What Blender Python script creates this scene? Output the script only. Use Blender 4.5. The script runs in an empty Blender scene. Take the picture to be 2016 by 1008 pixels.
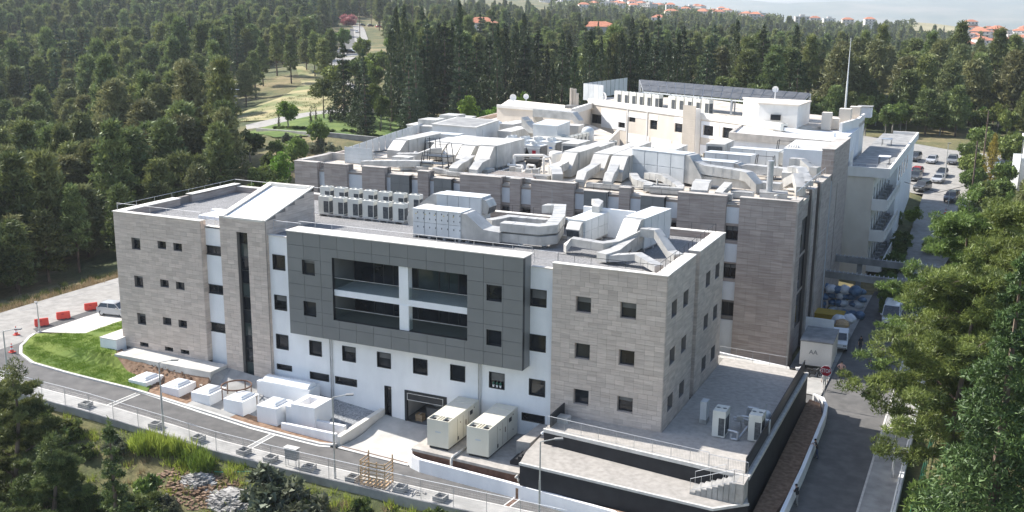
import bpy, math, random
import numpy as np
from mathutils import Vector, Matrix
PI = math.pi
SC = bpy.context.scene
COL = SC.collection

# ------------------------------------------------------------------ camera
cam_d = bpy.data.cameras.new('camera'); cam = bpy.data.objects.new('camera', cam_d); COL.objects.link(cam)
def _camrot(yaw, pitch, roll):
    cy, sy = math.cos(yaw), math.sin(yaw)
    f = Vector((sy*math.cos(pitch), cy*math.cos(pitch), -math.sin(pitch)))
    r = Vector((cy, -sy, 0)); u = r.cross(f); c, s = math.cos(roll), math.sin(roll)
    r2 = c*r+s*u; u2 = -s*r+c*u
    return Matrix(((r2.x, u2.x, -f.x), (r2.y, u2.y, -f.y), (r2.z, u2.z, -f.z)))
cam.matrix_world = Matrix.Translation((21.569, -74.777, 32.362)) @ _camrot(-0.4329, 0.2328, 0.0089).to_4x4()
cam_d.sensor_width = 36; cam_d.lens = 2066.34/2016*36; cam_d.clip_start = .5; cam_d.clip_end = 40000
SC.camera = cam
SC.render.resolution_x = 1024; SC.render.resolution_y = 512

# ------------------------------------------------------------------ light
SUN_EL = math.radians(41); SUN_AZ = math.radians(4.5)      # sun stands over -x, a little behind the fronts (+y)
sv = Vector((-math.cos(SUN_AZ)*math.cos(SUN_EL), math.sin(SUN_AZ)*math.cos(SUN_EL), math.sin(SUN_EL)))
W = bpy.data.worlds.new('World'); SC.world = W; W.use_nodes = True
wn = W.node_tree.nodes; sky = wn.new('ShaderNodeTexSky'); sky.sky_type = 'NISHITA'; sky.sun_disc = False
sky.sun_elevation = SUN_EL; sky.sun_rotation = math.atan2(sv.x, sv.y); sky.altitude = 100; sky.air_density = 1.0; sky.dust_density = 1.6; sky.ozone_density = 1.0
W.node_tree.links.new(sky.outputs[0], wn['Background'].inputs[0]); wn['Background'].inputs[1].default_value = 0.13
sd = bpy.data.lights.new('sun', 'SUN'); sd.energy = 4.6; sd.angle = math.radians(.53); sd.color = (1, .955, .89)
so = bpy.data.objects.new('sun', sd); COL.objects.link(so); so.rotation_euler = sv.to_track_quat('Z', 'Y').to_euler(); so.location = (-60, 5, 60)
SC.view_settings.view_transform = 'Standard'; SC.view_settings.look = 'None'; SC.view_settings.gamma = 1
SC.view_settings.exposure = 0.92
SC.view_settings.use_curve_mapping = False

# ------------------------------------------------------------------ terrain
#TERRAIN-BEGIN
def zr(x): return np.interp(x, [-76, -66, -61, -55, -48.5, -40, -35, -28, -15, 0, 12], [-1.2, -1.35, -1.75, -2.1, -2.4, -3.1, -3.6, -3.9, -4.15, -4.25, -4.2])
def zf(x): return np.interp(x, [-76, -66, -56, -42, -36, -31, -25, -20, 12], [-1.2, -1.2, -1.15, -1.45, -2.0, -2.6, -3.2, -3.6, -3.7])
def zE(y): return np.interp(y, [-14, -8, 0, 20, 30, 60, 80, 120, 150], [-4.2, -4.05, -3.7, -3.4, -3.1, -2.6, -1.6, 2.4, 4.2])
def fence_y(x): return -12.5+(np.asarray(x, float)+60)*.027
def campus_z(x, y):
    x = np.asarray(x, float); y = np.asarray(y, float)
    t = np.where(x < -42.6, np.clip((y+3.1)/.7, 0, 1), np.clip((y+3.3)/3.2, 0, 1)); a = zr(x)*(1-t)+zf(x)*t
    b = zE(y); k = np.clip((x-2)/7, 0, 1)
    return np.where(y < 8, a*(1-k)+b*k, (zf(x)*(1-k)+b*k))
CTRL = [(12,140,3.3),(1,152,4.6),(22,110,2.1),(-20,277,8.5),(9,290,8.8),(-44,288,8.5),(-87,348,8),(-135,395,13),(-67,174,4.5),(-76,147,6),(-135,304,10.8),
(-209,361,13.5),(-106,155,7.7),(-169,216,10.1),(-223,294,14.4),(-321,443,20),(-454,611,30.7),(-212,300,15.5),(-119,126,7.8),(-98,96,7),(-152,155,8.5),(-191,218,12.6),
(-148,134,5.5),(-113,100,7.0),(-291,285,2),(-321,271,1),(-351,257,1),(-561,449,25),(-469,492,24),(-184,141,-3),(-192,115,-4.4),(-101,32,-4.5),(-130,60,-3.8),
(-405,1312,26.8),(-303,1471,16),(-502,1383,40),(-93,887,3),(-88,1343,17),(20,1379,0),(-201,1289,13),(-693,955,46),(-372,764,22),
(60,100,-1),(120,60,-4),(80,300,5),(200,200,-4),(60,0,-5),(40,-30,-8),(25,-20,-6.5),(25,10,-4),(26,50,-3),(-95,-10,-5),(-84,0,-2.4),(-84,20,-2.4),(-84,40,-2.2),(-92,10,-4.5),(-92,30,-4.2),(-120,-40,-6),(-60,-25,-6.0),(-40,-22,-7.5),(-20,-22,-8.5),(0,-22,-9),
(-30,-45,-13),(10,-50,-15),(-70,-60,-11),(20,-75,-18),(-20,-90,-20),(-62,-14.6,-3.0),(-55,-14.4,-3.3),(-48,-14.2,-3.8),(-40,-14,-4.4),(-30,-13.8,-4.9),(-20,-13.6,-5.2),(-10,-14,-5.5),(2,-14.5,-5.8),(14,-14.5,-5.5),
(-150,-100,-18),(60,-80,-20),(-300,0,-10),(-400,100,0),(-900,300,60),(-1000,900,80),(-300,-400,-40),(300,-400,-40),(600,300,-20),(500,900,-20),(150,700,-8),(0,550,-1),(-160,600,6),(-250,1050,20),
(-1500,1500,90),(-700,2200,5),(0,2300,-20),(700,2200,-40),(-3000,0,100),(-2000,3000,40),(0,-3000,-60),(3000,0,-60),(2500,2500,-60),(-1200,4000,-60),(500,4500,-80),(-2500,5500,-60),(2500,5500,-80),(-5000,3500,0)]
_cp = [(x, y, float(campus_z(x, y))) for x in (-76, -68, -60, -50, -40, -30, -20, -10, 0, 10, 17) for y in (-11, -6, 0, 12, 24, 40)]
_cp += [(x, y, z) for x, y, z in ((-66, 60, 0.5), (-66, 90, 5), (-58, 70, 1), (-76, 60, .4), (-85, 90, 5), (-76, 40, -1), (14, 60, -2.6), (14, 80, -1.6), (0, 100, 0), (-30, 110, 3), (12, 120, 2.2))]
_K = np.array(CTRL+_cp, float)
def _phi(r): return r
_n = len(_K); _d = np.hypot(_K[:, None, 0]-_K[None, :, 0], _K[:, None, 1]-_K[None, :, 1])
_A = np.zeros((_n+3, _n+3)); _A[:_n, :_n] = _phi(_d)+np.eye(_n)*-.5; _P = np.c_[np.ones(_n), _K[:, :2]]; _A[:_n, _n:] = _P; _A[_n:, :_n] = _P.T
_w = np.linalg.solve(_A, np.r_[_K[:, 2], 0, 0, 0])
def rbf_z(x, y):
    x = np.asarray(x, float); y = np.asarray(y, float); s = x.shape; x = x.ravel(); y = y.ravel(); out = np.zeros(len(x))
    for i in range(0, len(x), 20000):
        a = x[i:i+20000]; b = y[i:i+20000]
        out[i:i+20000] = _phi(np.hypot(a[:, None]-_K[None, :, 0], b[:, None]-_K[None, :, 1]))@_w[:_n]+_w[_n]+_w[_n+1]*a+_w[_n+2]*b
    return out.reshape(s)
def sstep(a, b, x): t = np.clip((x-a)/(b-a), 0, 1); return t*t*(3-2*t)
def campus_k(x, y):
    x = np.asarray(x, float); y = np.asarray(y, float)
    fy = fence_y(x); k = sstep(fy-.6, fy-.25, y)*(1-sstep(42, 62, y))*sstep(-78, -76.5, x)*(1-sstep(17.3, 20, x))
    k2 = sstep(9, 10.5, x)*(1-sstep(17, 18.5, x))*sstep(-26, -20, y)*(1-sstep(120, 150, y))
    k3 = sstep(-78, -76.5, x)*(1-sstep(-66.5, -65, x))*sstep(-40, -35, y)*(1-sstep(42, 62, y))
    return np.maximum(np.maximum(k, k2), k3)
def ground_z(x, y):
    k = campus_k(x, y); return rbf_z(x, y)*(1-k)+campus_z(x, y)*k
#TERRAIN-END

# ------------------------------------------------------------------ materials
def _mk(name):
    m = bpy.data.materials.new(name); m.use_nodes = True; nt = m.node_tree
    return m, nt, nt.nodes, nt.links, nt.nodes['Principled BSDF']
def mat(name, c1, c2=None, scale=1.0, rough=.8, bump=0.0, bscale=None, metal=0.0, spec=.5, rand=0.0, tone=False, aniso=(1, 1, 1), dirt=0.0, objcol=False, detail=5, contrast=(.35, .65), coat=0.0):
    m, nt, n, l, bs = _mk(name)
    geo = n.new('ShaderNodeNewGeometry'); mp = n.new('ShaderNodeMapping'); mp.inputs['Scale'].default_value = aniso
    l.new(geo.outputs['Position'], mp.inputs[0])
    c2 = c2 or tuple(min(1, v*1.12) for v in c1)
    nz = n.new('ShaderNodeTexNoise'); nz.inputs['Scale'].default_value = scale; nz.inputs['Detail'].default_value = detail; l.new(mp.outputs[0], nz.inputs['Vector'])
    mr = n.new('ShaderNodeMapRange'); mr.inputs[1].default_value, mr.inputs[2].default_value = contrast; l.new(nz.outputs[0], mr.inputs[0])
    mx = n.new('ShaderNodeMix'); mx.data_type = 'RGBA'; mx.inputs[6].default_value = (*c1, 1); mx.inputs[7].default_value = (*c2, 1)
    l.new(mr.outputs[0], mx.inputs[0]); out = mx.outputs[2]
    if objcol:
        oi = n.new('ShaderNodeObjectInfo'); mu = n.new('ShaderNodeMix'); mu.data_type = 'RGBA'; mu.blend_type = 'MULTIPLY'; mu.inputs[0].default_value = 1
        l.new(out, mu.inputs[6]); l.new(oi.outputs['Color'], mu.inputs[7]); out = mu.outputs[2]
    if rand or tone:
        oi = n.new('ShaderNodeObjectInfo'); ad = n.new('ShaderNodeMath'); ad.operation = 'ADD'
        l.new(oi.outputs['Random'], ad.inputs[0])
        if tone:
            at = n.new('ShaderNodeAttribute'); at.attribute_name = 'tone'; l.new(at.outputs['Fac'], ad.inputs[1])
        fr = n.new('ShaderNodeMath'); fr.operation = 'FRACT'; l.new(ad.outputs[0], fr.inputs[0])
        mr2 = n.new('ShaderNodeMapRange'); mr2.inputs[3].default_value = 1-rand; mr2.inputs[4].default_value = 1+rand; l.new(fr.outputs[0], mr2.inputs[0])
        hs = n.new('ShaderNodeHueSaturation'); l.new(out, hs.inputs['Color']); l.new(mr2.outputs[0], hs.inputs['Value']); out = hs.outputs[0]
    if dirt:
        nd = n.new('ShaderNodeTexNoise'); nd.inputs['Scale'].default_value = .35; nd.inputs['Detail'].default_value = 8; nd.inputs['Roughness'].default_value = .7; m4 = n.new('ShaderNodeMapping'); m4.inputs['Scale'].default_value = (1.6, 1.6, .35); l.new(geo.outputs['Position'], m4.inputs[0]); l.new(m4.outputs[0], nd.inputs['Vector'])
        m3 = n.new('ShaderNodeMapRange'); m3.inputs[1].default_value = .42; m3.inputs[2].default_value = .72; m3.inputs[3].default_value = 1; m3.inputs[4].default_value = 1-dirt; l.new(nd.outputs[0], m3.inputs[0])
        h3 = n.new('ShaderNodeHueSaturation'); l.new(out, h3.inputs['Color']); l.new(m3.outputs[0], h3.inputs['Value']); out = h3.outputs[0]
    l.new(out, bs.inputs['Base Color'])
    bs.inputs['Roughness'].default_value = rough; bs.inputs['Metallic'].default_value = metal; bs.inputs['Specular IOR Level'].default_value = spec
    if coat: bs.inputs['Coat Weight'].default_value = coat
    if bump:
        nb = n.new('ShaderNodeTexNoise'); nb.inputs['Scale'].default_value = bscale or scale*4; nb.inputs['Detail'].default_value = 6; l.new(mp.outputs[0], nb.inputs['Vector'])
        bp = n.new('ShaderNodeBump'); bp.inputs['Strength'].default_value = bump; bp.inputs['Distance'].default_value = .05; l.new(nb.outputs[0], bp.inputs['Height']); l.new(bp.outputs[0], bs.inputs['Normal'])
    return m
def leafmat(name, dark, light, trans=.25, rnd=.32):
    m, nt, n, l, bs = _mk(name); n.remove(bs); out = n['Material Output']
    at = n.new('ShaderNodeAttribute'); at.attribute_name = 'tone'; oi = n.new('ShaderNodeObjectInfo')
    mx = n.new('ShaderNodeMix'); mx.data_type = 'RGBA'; mx.inputs[6].default_value = (*dark, 1); mx.inputs[7].default_value = (*light, 1); l.new(at.outputs['Fac'], mx.inputs[0])
    hs = n.new('ShaderNodeHueSaturation'); l.new(mx.outputs[2], hs.inputs['Color'])
    a = n.new('ShaderNodeMapRange'); a.inputs[3].default_value = 1-rnd; a.inputs[4].default_value = 1+rnd; l.new(oi.outputs['Random'], a.inputs[0]); l.new(a.outputs[0], hs.inputs['Value'])
    b = n.new('ShaderNodeMath'); b.operation = 'MULTIPLY'; b.inputs[1].default_value = 7.31; l.new(oi.outputs['Random'], b.inputs[0]); f = n.new('ShaderNodeMath'); f.operation = 'FRACT'; l.new(b.outputs[0], f.inputs[0])
    c = n.new('ShaderNodeMapRange'); c.inputs[3].default_value = .47; c.inputs[4].default_value = .515; l.new(f.outputs[0], c.inputs[0]); l.new(c.outputs[0], hs.inputs['Hue'])
    d = n.new('ShaderNodeBsdfDiffuse'); t = n.new('ShaderNodeBsdfTranslucent'); g = n.new('ShaderNodeBsdfGlossy'); g.inputs['Roughness'].default_value = .5
    l.new(hs.outputs[0], d.inputs[0]); l.new(hs.outputs[0], t.inputs[0]); g.inputs[0].default_value = (.8, .85, .8, 1)
    ms = n.new('ShaderNodeMixShader'); ms.inputs[0].default_value = trans; l.new(d.outputs[0], ms.inputs[1]); l.new(t.outputs[0], ms.inputs[2])
    m2 = n.new('ShaderNodeMixShader'); m2.inputs[0].default_value = .035; l.new(ms.outputs[0], m2.inputs[1]); l.new(g.outputs[0], m2.inputs[2]); l.new(m2.outputs[0], out.inputs[0])
    return m
M = {}
M['stone'] = mat('travertine', (.50, .41, .345), (.67, .575, .495), 1.3, .75, .3, 14, rand=.11, tone=True, aniso=(.45, .45, 5.5), contrast=(.3, .7))
M['stone_h'] = mat('travertine_old', (.36, .295, .26), (.48, .41, .365), 1.3, .8, .2, 12, rand=.08, tone=True, aniso=(.4, .4, 5), dirt=.12)
M['joint'] = mat('stone_backing', (.20, .18, .165), None, 3, .9)
M['cap'] = mat('cream_coping', (.66, .62, .55), (.74, .70, .63), .8, .7, .05)
M['capg'] = mat('weathered_coping', (.36, .33, .30), (.52, .48, .43), .8, .8, .1, dirt=.2)
M['white'] = mat('white_render', (.84, .84, .835), (.89, .89, .885), .6, .85, .12, 25, dirt=.09)
M['white2'] = mat('aged_white_render', (.66, .67, .68), (.76, .77, .78), .5, .85, .1, 20, dirt=.12)
M['cream'] = mat('cream_render', (.66, .59, .50), (.72, .65, .56), .5, .85, .1, 20, dirt=.08)
M['cream2'] = mat('pale_cream_render', (.74, .71, .66), (.80, .77, .72), .5, .85, .1, 20, dirt=.1)
M['beige'] = mat('beige_cladding', (.40, .36, .31), (.46, .41, .35), .5, .6, .05)
M['panel'] = mat('grey_composite_panel', (.19, .193, .188), (.205, .208, .202), .7, .42, .0, rand=.05, spec=.5)
M['anth'] = mat('anthracite_metal', (.03, .033, .037), None, 2, .45, metal=.3)
M['dark'] = mat('dark_void', (.012, .012, .013), None, 2, .9)
M['black'] = mat('black_render', (.014, .015, .018), (.022, .023, .027), 1.2, .8, .15, 12)
M['gravel'] = mat('roof_gravel', (.13, .13, .135), (.34, .335, .33), 9, .95, .9, 16, detail=8, dirt=.25)
M['gravel2'] = mat('grey_gravel', (.20, .21, .22), (.44, .45, .46), 7, .95, 1.0, 12, detail=8, dirt=.2)
M['asphalt'] = mat('asphalt', (.105, .103, .10), (.145, .14, .135), 1.0, .95, .15, 60, detail=9, dirt=.12)
M['asphalt2'] = mat('old_asphalt', (.27, .26, .24), (.35, .335, .31), 1.2, .95, .4, 60, detail=9, dirt=.15)
M['asphdark'] = mat('new_asphalt_strip', (.06, .06, .063), (.09, .09, .09), 2.5, .93, .4, 60)
M['conc'] = mat('concrete', (.30, .295, .28), (.41, .40, .38), .9, .9, .3, 30, detail=8, dirt=.2)
M['concw'] = mat('pale_concrete', (.46, .445, .41), (.58, .56, .52), .7, .9, .25, 25, detail=8, dirt=.2)
M['concd'] = mat('dark_concrete', (.22, .22, .22), (.33, .33, .32), .8, .92, .3, 25, dirt=.3)
M['pave'] = mat('stone_paving', (.33, .31, .28), (.43, .40, .365), 2.2, .85, .15, 18, rand=.08, tone=True, detail=7, dirt=.15)
M['kerb'] = mat('kerb_stone', (.50, .48, .45), (.62, .60, .56), 2, .9, .2)
M['line'] = mat('road_paint', (.72, .71, .66), None, 5, .8)
M['soil'] = mat('red_soil', (.17, .10, .06), (.29, .19, .125), 2.4, 1.0, 1.0, 5, detail=9)
M['sand'] = mat('sandy_soil', (.52, .40, .28), (.62, .50, .38), 2.4, 1.0, .6, 8, detail=9)
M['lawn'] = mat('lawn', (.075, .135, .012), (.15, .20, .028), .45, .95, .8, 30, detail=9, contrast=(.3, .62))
M['duct'] = mat('galvanised_duct', (.44, .43, .405), (.58, .565, .53), .9, .5, .1, 3, metal=.25, rand=.07, dirt=.22)
M['ahu'] = mat('unit_white_metal', (.60, .615, .61), (.68, .69, .68), .6, .5, .0, rand=.06, spec=.4, dirt=.14)
M['ahuold'] = mat('aged_unit_metal', (.44, .43, .40), (.60, .585, .55), .5, .6, .05, rand=.06, dirt=.3)
M['ahublue'] = mat('bluish_unit_metal', (.52, .55, .56), (.61, .63, .64), .5, .5, .0, rand=.05, dirt=.15)
M['vrf'] = mat('outdoor_unit_beige', (.60, .59, .53), (.66, .65, .59), .8, .5, .0)
M['grille'] = mat('coil_grille', (.05, .06, .07), (.11, .12, .13), 6, .5, .2, 30, metal=.4)
M['steel'] = mat('galvanised_steel', (.42, .43, .44), (.55, .56, .57), 2, .45, metal=.6)
M['gen'] = mat('cream_enclosure', (.66, .63, .53), (.71, .68, .58), .5, .45, .0, dirt=.06)
M['rust'] = mat('brown_edge', (.11, .06, .04), (.17, .10, .07), 2, .9)
M['plast'] = mat('skylight_acrylic', (.80, .82, .84), (.86, .88, .90), .7, .22, spec=.6, coat=.4)
M['red'] = mat('red_plastic', (.62, .055, .035), (.70, .075, .05), 1, .5)
M['redp'] = mat('sign_red', (.42, .012, .03), None, 1, .5)
M['whitep'] = mat('white_plastic', (.78, .78, .78), None, 1, .5)
M['wood'] = mat('pallet_wood', (.42, .27, .14), (.60, .44, .28), 3, .85, .2, 20, aniso=(1, 1, 4))
M['bark'] = mat('bark', (.09, .06, .045), (.20, .15, .115), 3, .95, .8, 10, aniso=(1, 1, .3))
M['barkg'] = mat('grey_bark', (.20, .18, .16), (.34, .32, .29), 3, .95, .8, 10, aniso=(1, 1, .3))
M['tile'] = mat('roof_tile', (.40, .14, .075), (.52, .21, .12), .8, .85, .3, 6, aniso=(1, 1, 1), rand=.2)
M['housew'] = mat('house_render', (.46, .435, .40), (.58, .555, .52), .2, .85, rand=.12)  # wall tone greyed to stand for haze over the far town
M['solar'] = mat('solar_glass', (.055, .058, .062), (.10, .10, .10), 1, .4, spec=.5)
M['rubber'] = mat('rubber', (.02, .02, .02), None, 3, .8)
M['carpaint'] = mat('car_paint', (.95, .95, .95), (1, 1, 1), 1, .28, objcol=True, coat=.6)
M['carglass'] = mat('car_glass', (.02, .025, .03), None, 1, .06, spec=.9)
M['chrome'] = mat('lamp_glass', (.7, .7, .7), None, 1, .15, metal=.5)
M['redlamp'] = mat('tail_lamp', (.35, .02, .02), None, 1, .25)
M['glass'] = mat('dark_window_glass', (.010, .013, .019), (.030, .035, .042), .45, .06, spec=.5, rand=.25, contrast=(.45, .7))
M['glassg'] = mat('green_glass', (.03, .048, .047), (.065, .085, .082), .5, .05, spec=.8)
M['blindd'] = mat('dark_grey_blind', (.10, .105, .11), (.16, .165, .17), 1.2, .35)  # dark grey blind colour
M['blind'] = mat('roller_shutter', (.78, .77, .74), None, 2, .7)
M['bluebag'] = mat('blue_bag', (.04, .10, .20), (.13, .22, .34), 2.5, .4, .9, 5)
M['whitebag'] = mat('white_bag', (.55, .57, .62), (.72, .73, .76), 2.5, .5, .6, 4)
M['yellowbin'] = mat('yellow_bin', (.38, .25, .02), None, 2, .5)
M['rocks'] = mat('pale_rock', (.17, .165, .16), (.42, .41, .39), 1.5, .95, .8, 6, rand=.15, tone=True, detail=8)
M['dirtclod'] = mat('dirt_clod', (.13, .08, .05), (.26, .18, .125), 1.5, 1, .8, 6, rand=.2, tone=True)
M['blue'] = mat('sign_blue', (.04, .16, .42), None, 1, .5)
M['yellow'] = mat('yellow_paint', (.55, .40, .02), None, 1, .5)
M['green'] = mat('green_pipe', (.02, .12, .07), None, 1, .5)
M['pink'] = mat('pink_flowers', (.35, .08, .10), (.50, .16, .18), 3, .9)
def glass_clear():
    m, nt, n, l, bs = _mk('balustrade_glass'); bs.inputs['Base Color'].default_value = (.05, .06, .06, 1); bs.inputs['Roughness'].default_value = .04
    tr = n.new('ShaderNodeBsdfTransparent'); tr.inputs[0].default_value = (.84, .88, .87, 1); ms = n.new('ShaderNodeMixShader'); ms.inputs[0].default_value = .16
    l.new(tr.outputs[0], ms.inputs[1]); l.new(bs.outputs[0], ms.inputs[2]); l.new(ms.outputs[0], n['Material Output'].inputs[0]); return m
M['bglass'] = glass_clear()

# ------------------------------------------------------------------ mesh builder
class MB:
    def __init__(s): s.v = []; s.f = []; s.m = []; s.t = []; s.cm = 0; s.ct = 0.0
    def add(s, vs, fs):
        b = len(s.v); s.v += [tuple(v) for v in vs]; s.f += [tuple(i+b for i in f) for f in fs]; s.m += [s.cm]*len(fs); s.t += [s.ct]*len(fs); return s
    BF = ((0, 3, 2, 1), (4, 5, 6, 7), (0, 1, 5, 4), (1, 2, 6, 5), (2, 3, 7, 6), (3, 0, 4, 7))
    def box(s, x0, x1, y0, y1, z0, z1):
        return s.add([(x0, y0, z0), (x1, y0, z0), (x1, y1, z0), (x0, y1, z0), (x0, y0, z1), (x1, y0, z1), (x1, y1, z1), (x0, y1, z1)], MB.BF)
    def hexa(s, b, t): return s.add(list(b)+list(t), MB.BF)
    def cbox(s, c, sx, sy, sz, rz=0):
        ca, sa = math.cos(rz), math.sin(rz); P = []
        for z in (0, sz):
            for a, b in ((-.5, -.5), (.5, -.5), (.5, .5), (-.5, .5)):
                x = a*sx; y = b*sy; P.append((c[0]+x*ca-y*sa, c[1]+x*sa+y*ca, c[2]+z))
        return s.add(P, MB.BF)
    def fb(s, F, u0, u1, z0, z1, d0, d1):
        P = [F(u0, z0, d1), F(u1, z0, d1), F(u1, z0, d0), F(u0, z0, d0), F(u0, z1, d1), F(u1, z1, d1), F(u1, z1, d0), F(u0, z1, d0)]
        return s.add(P, MB.BF if F.flip else [tuple(reversed(f)) for f in MB.BF])
    def bar(s, p, q, w, h=None, up=(0, 0, 1)):
        h = h or w; p = Vector(p); q = Vector(q); d = (q-p).normalized(); u = Vector(up)
        if abs(d.dot(u)) > .95: u = Vector((1, 0, 0))
        r = d.cross(u).normalized()*w/2; u2 = r.cross(d).normalized()*h/2
        return s.add([p-r-u2, p+r-u2, p+r+u2, p-r+u2, q-r-u2, q+r-u2, q+r+u2, q-r+u2], [tuple(reversed(f)) for f in MB.BF] if False else MB.BF)
    def tube(s, p, q, r, r2=None, n=8, caps=True):
        p = Vector(p); q = Vector(q); d = (q-p).normalized(); u = Vector((0, 0, 1)) if abs(d.z) < .95 else Vector((1, 0, 0))
        a = d.cross(u).normalized(); b = d.cross(a); r2 = r if r2 is None else r2; P = []
        for c, rr in ((p, r), (q, r2)):
            for i in range(n): t = 2*PI*i/n; P.append(c+a*math.cos(t)*rr+b*math.sin(t)*rr)
        F = [(i, i+n, (i+1) % n+n, (i+1) % n) for i in range(n)]
        if caps: F += [tuple(range(n)), tuple(reversed(range(n, 2*n)))]
        return s.add(P, F)
    def pipe(s, pts, r, n=8):
        for a, b in zip(pts[:-1], pts[1:]): s.tube(a, b, r, n=n)
        return s
    def lathe(s, prof, c=(0, 0, 0), n=16):
        P = []; F = []
        for r, z in prof:
            for i in range(n): t = 2*PI*i/n; P.append((c[0]+r*math.cos(t), c[1]+r*math.sin(t), c[2]+z))
        for k in range(len(prof)-1):
            for i in range(n): F.append((k*n+i, k*n+(i+1) % n, (k+1)*n+(i+1) % n, (k+1)*n+i))
        F.append(tuple(reversed(range(n)))); F.append(tuple(range((len(prof)-1)*n, len(prof)*n)))
        return s.add(P, F)
    def prism(s, poly, z0, z1):
        n = len(poly); g = (lambda z, i: z(poly[i][0], poly[i][1]) if callable(z) else (z[i] if isinstance(z, (list, tuple)) else z))
        P = [(poly[i][0], poly[i][1], g(z0, i)) for i in range(n)]+[(poly[i][0], poly[i][1], g(z1, i)) for i in range(n)]
        return s.add(P, [tuple(reversed(range(n))), tuple(range(n, 2*n))]+[(i, (i+1) % n, (i+1) % n+n, i+n) for i in range(n)])
    def xprism(s, prof, y0, y1):      # profile in xz swept along y
        n = len(prof); P = [(x, y0, z) for x, z in prof]+[(x, y1, z) for x, z in prof]
        return s.add(P, [tuple(range(n)), tuple(reversed(range(n, 2*n)))]+[(i, i+n, (i+1) % n+n, (i+1) % n) for i in range(n)])
    def sweep(s, pts, w, h):          # rectangular duct along points (z = underside)
        pts = [Vector(p) for p in pts]; n = len(pts); P = []
        for i, p in enumerate(pts):
            a = pts[max(0, i-1)]; b = pts[min(n-1, i+1)]
            d1 = (p-a); d2 = (b-p); d = (d1.normalized() if d1.length else Vector())+(d2.normalized() if d2.length else Vector()); d.normalize()
            dh = Vector((d.x, d.y, 0)); 
            if dh.length < 1e-3: dh = Vector((1, 0, 0))
            dh.normalize(); r = Vector((dh.y, -dh.x, 0))*(w/2)
            if d1.length and d2.length:
                c = d1.normalized().dot(d2.normalized()); k = 1/max(.5, math.sqrt(max(0, (1+c)/2))); r *= min(k, 1.35)
            up = Vector((0, 0, h)) if abs(d.z) < .8 else dh*-h
            P += [p-r, p+r, p+r+up, p-r+up]
        F = [(0, 1, 2, 3), tuple(4*(n-1)+i for i in (3, 2, 1, 0))]
        for k in range(n-1):
            for i in range(4): F.append((4*k+i, 4*k+4+i, 4*k+4+(i+1) % 4, 4*k+(i+1) % 4))
        return s.add(P, F)
    def build(s, name, mats, parent=None, smooth=False, loc=None):
        me = bpy.data.meshes.new(name)
        off = Vector(loc) if loc is not None else (parent['_o'] if parent is not None and '_o' in parent else Vector((0, 0, 0)))
        off = Vector(off); vs = [(v[0]-off.x, v[1]-off.y, v[2]-off.z) for v in s.v] if off.length else s.v
        me.from_pydata(vs, [], s.f)
        for m in (mats if isinstance(mats, (list, tuple)) else [mats]): me.materials.append(M[m] if isinstance(m, str) else m)
        if any(s.m): me.polygons.foreach_set('material_index', s.m)
        if any(s.t):
            at = me.attributes.new('tone', 'FLOAT', 'FACE'); at.data.foreach_set('value', s.t)
        if smooth: me.polygons.foreach_set('use_smooth', [True]*len(s.f))
        bm_fix(me)
        o = bpy.data.objects.new(name, me); COL.objects.link(o)
        if parent is not None: o.parent = parent
        elif loc is not None: o.location = loc
        return o
import bmesh
def bm_fix(me):
    if len(me.polygons) > 30000: return
    b = bmesh.new(); b.from_mesh(me); bmesh.ops.recalc_face_normals(b, faces=b.faces); b.to_mesh(me); b.free()
def tag(o, label=None, cat=None, group=None, kind=None):
    if label: o['label'] = label
    if cat: o['category'] = cat
    if group: o['group'] = group
    if kind: o['kind'] = kind
    return o
def thing(name, label, cat, loc=(0, 0, 0), rz=0, group=None, world=False):
    o = bpy.data.objects.new(name, None); COL.objects.link(o); o.location = loc; o.rotation_euler = (0, 0, rz); o.empty_display_size = .3
    if world: o['_o'] = Vector(loc)
    return tag(o, label, cat, group)
KIDS = {}
def kids(o):
    return [c for c in o.children]
def dup(o, loc=None, rz=None, label=None, group=None, scale=None, parent=None, color=None, _top=True):
    c = o.copy(); COL.objects.link(c)
    if parent is not None: c.parent = parent
    if loc is not None: c.location = loc
    if rz is not None: c.rotation_euler = (0, 0, rz)
    if scale is not None: c.scale = scale if isinstance(scale, (tuple, list)) else (scale,)*3
    if label: c['label'] = label
    if group: c['group'] = group
    if color: c.color = color
    for ch in o.children: dup(ch, parent=c, color=color, _top=False)
    return c
def frame(O, U, N):
    O = Vector(O); U = Vector(U); N = Vector(N)
    def F(u, z, d): return O+U*u+Vector((0, 0, z))+N*d
    F.N = N; F.U = U; F.O = O; F.flip = U.cross(Vector((0, 0, 1))).dot(N) > 0; F.ang = math.atan2(U.y, U.x); return F
def gridcut(u0, u1, z0, z1, holes):
    us = sorted({u0, u1, *[min(max(h[i], u0), u1) for h in holes for i in (0, 1)]}); zs = sorted({z0, z1, *[min(max(h[i], z0), z1) for h in holes for i in (2, 3)]}); R = []
    for b, a2 in zip(zs[:-1], zs[1:]):
        run = None
        for a, c in zip(us[:-1], us[1:]):
            mu, mz = (a+c)/2, (b+a2)/2
            if any(h[0] < mu < h[1] and h[2] < mz < h[3] for h in holes):
                if run: R.append((run[0], run[1], b, a2)); run = None
            else: run = (run[0], c) if run else (a, c)
        if run: R.append((run[0], run[1], b, a2))
    return R
def wall(parent, name, F, u0, u1, z0, z1, holes, thick, m, d=0.0):
    mb = MB()
    for a, c, b, t in gridcut(u0, u1, z0, z1, holes): mb.fb(F, a, c, b, t, d-thick, d)
    return mb.build(name, m, parent)
RT = random.Random(5)
_tilemesh = {}
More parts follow.
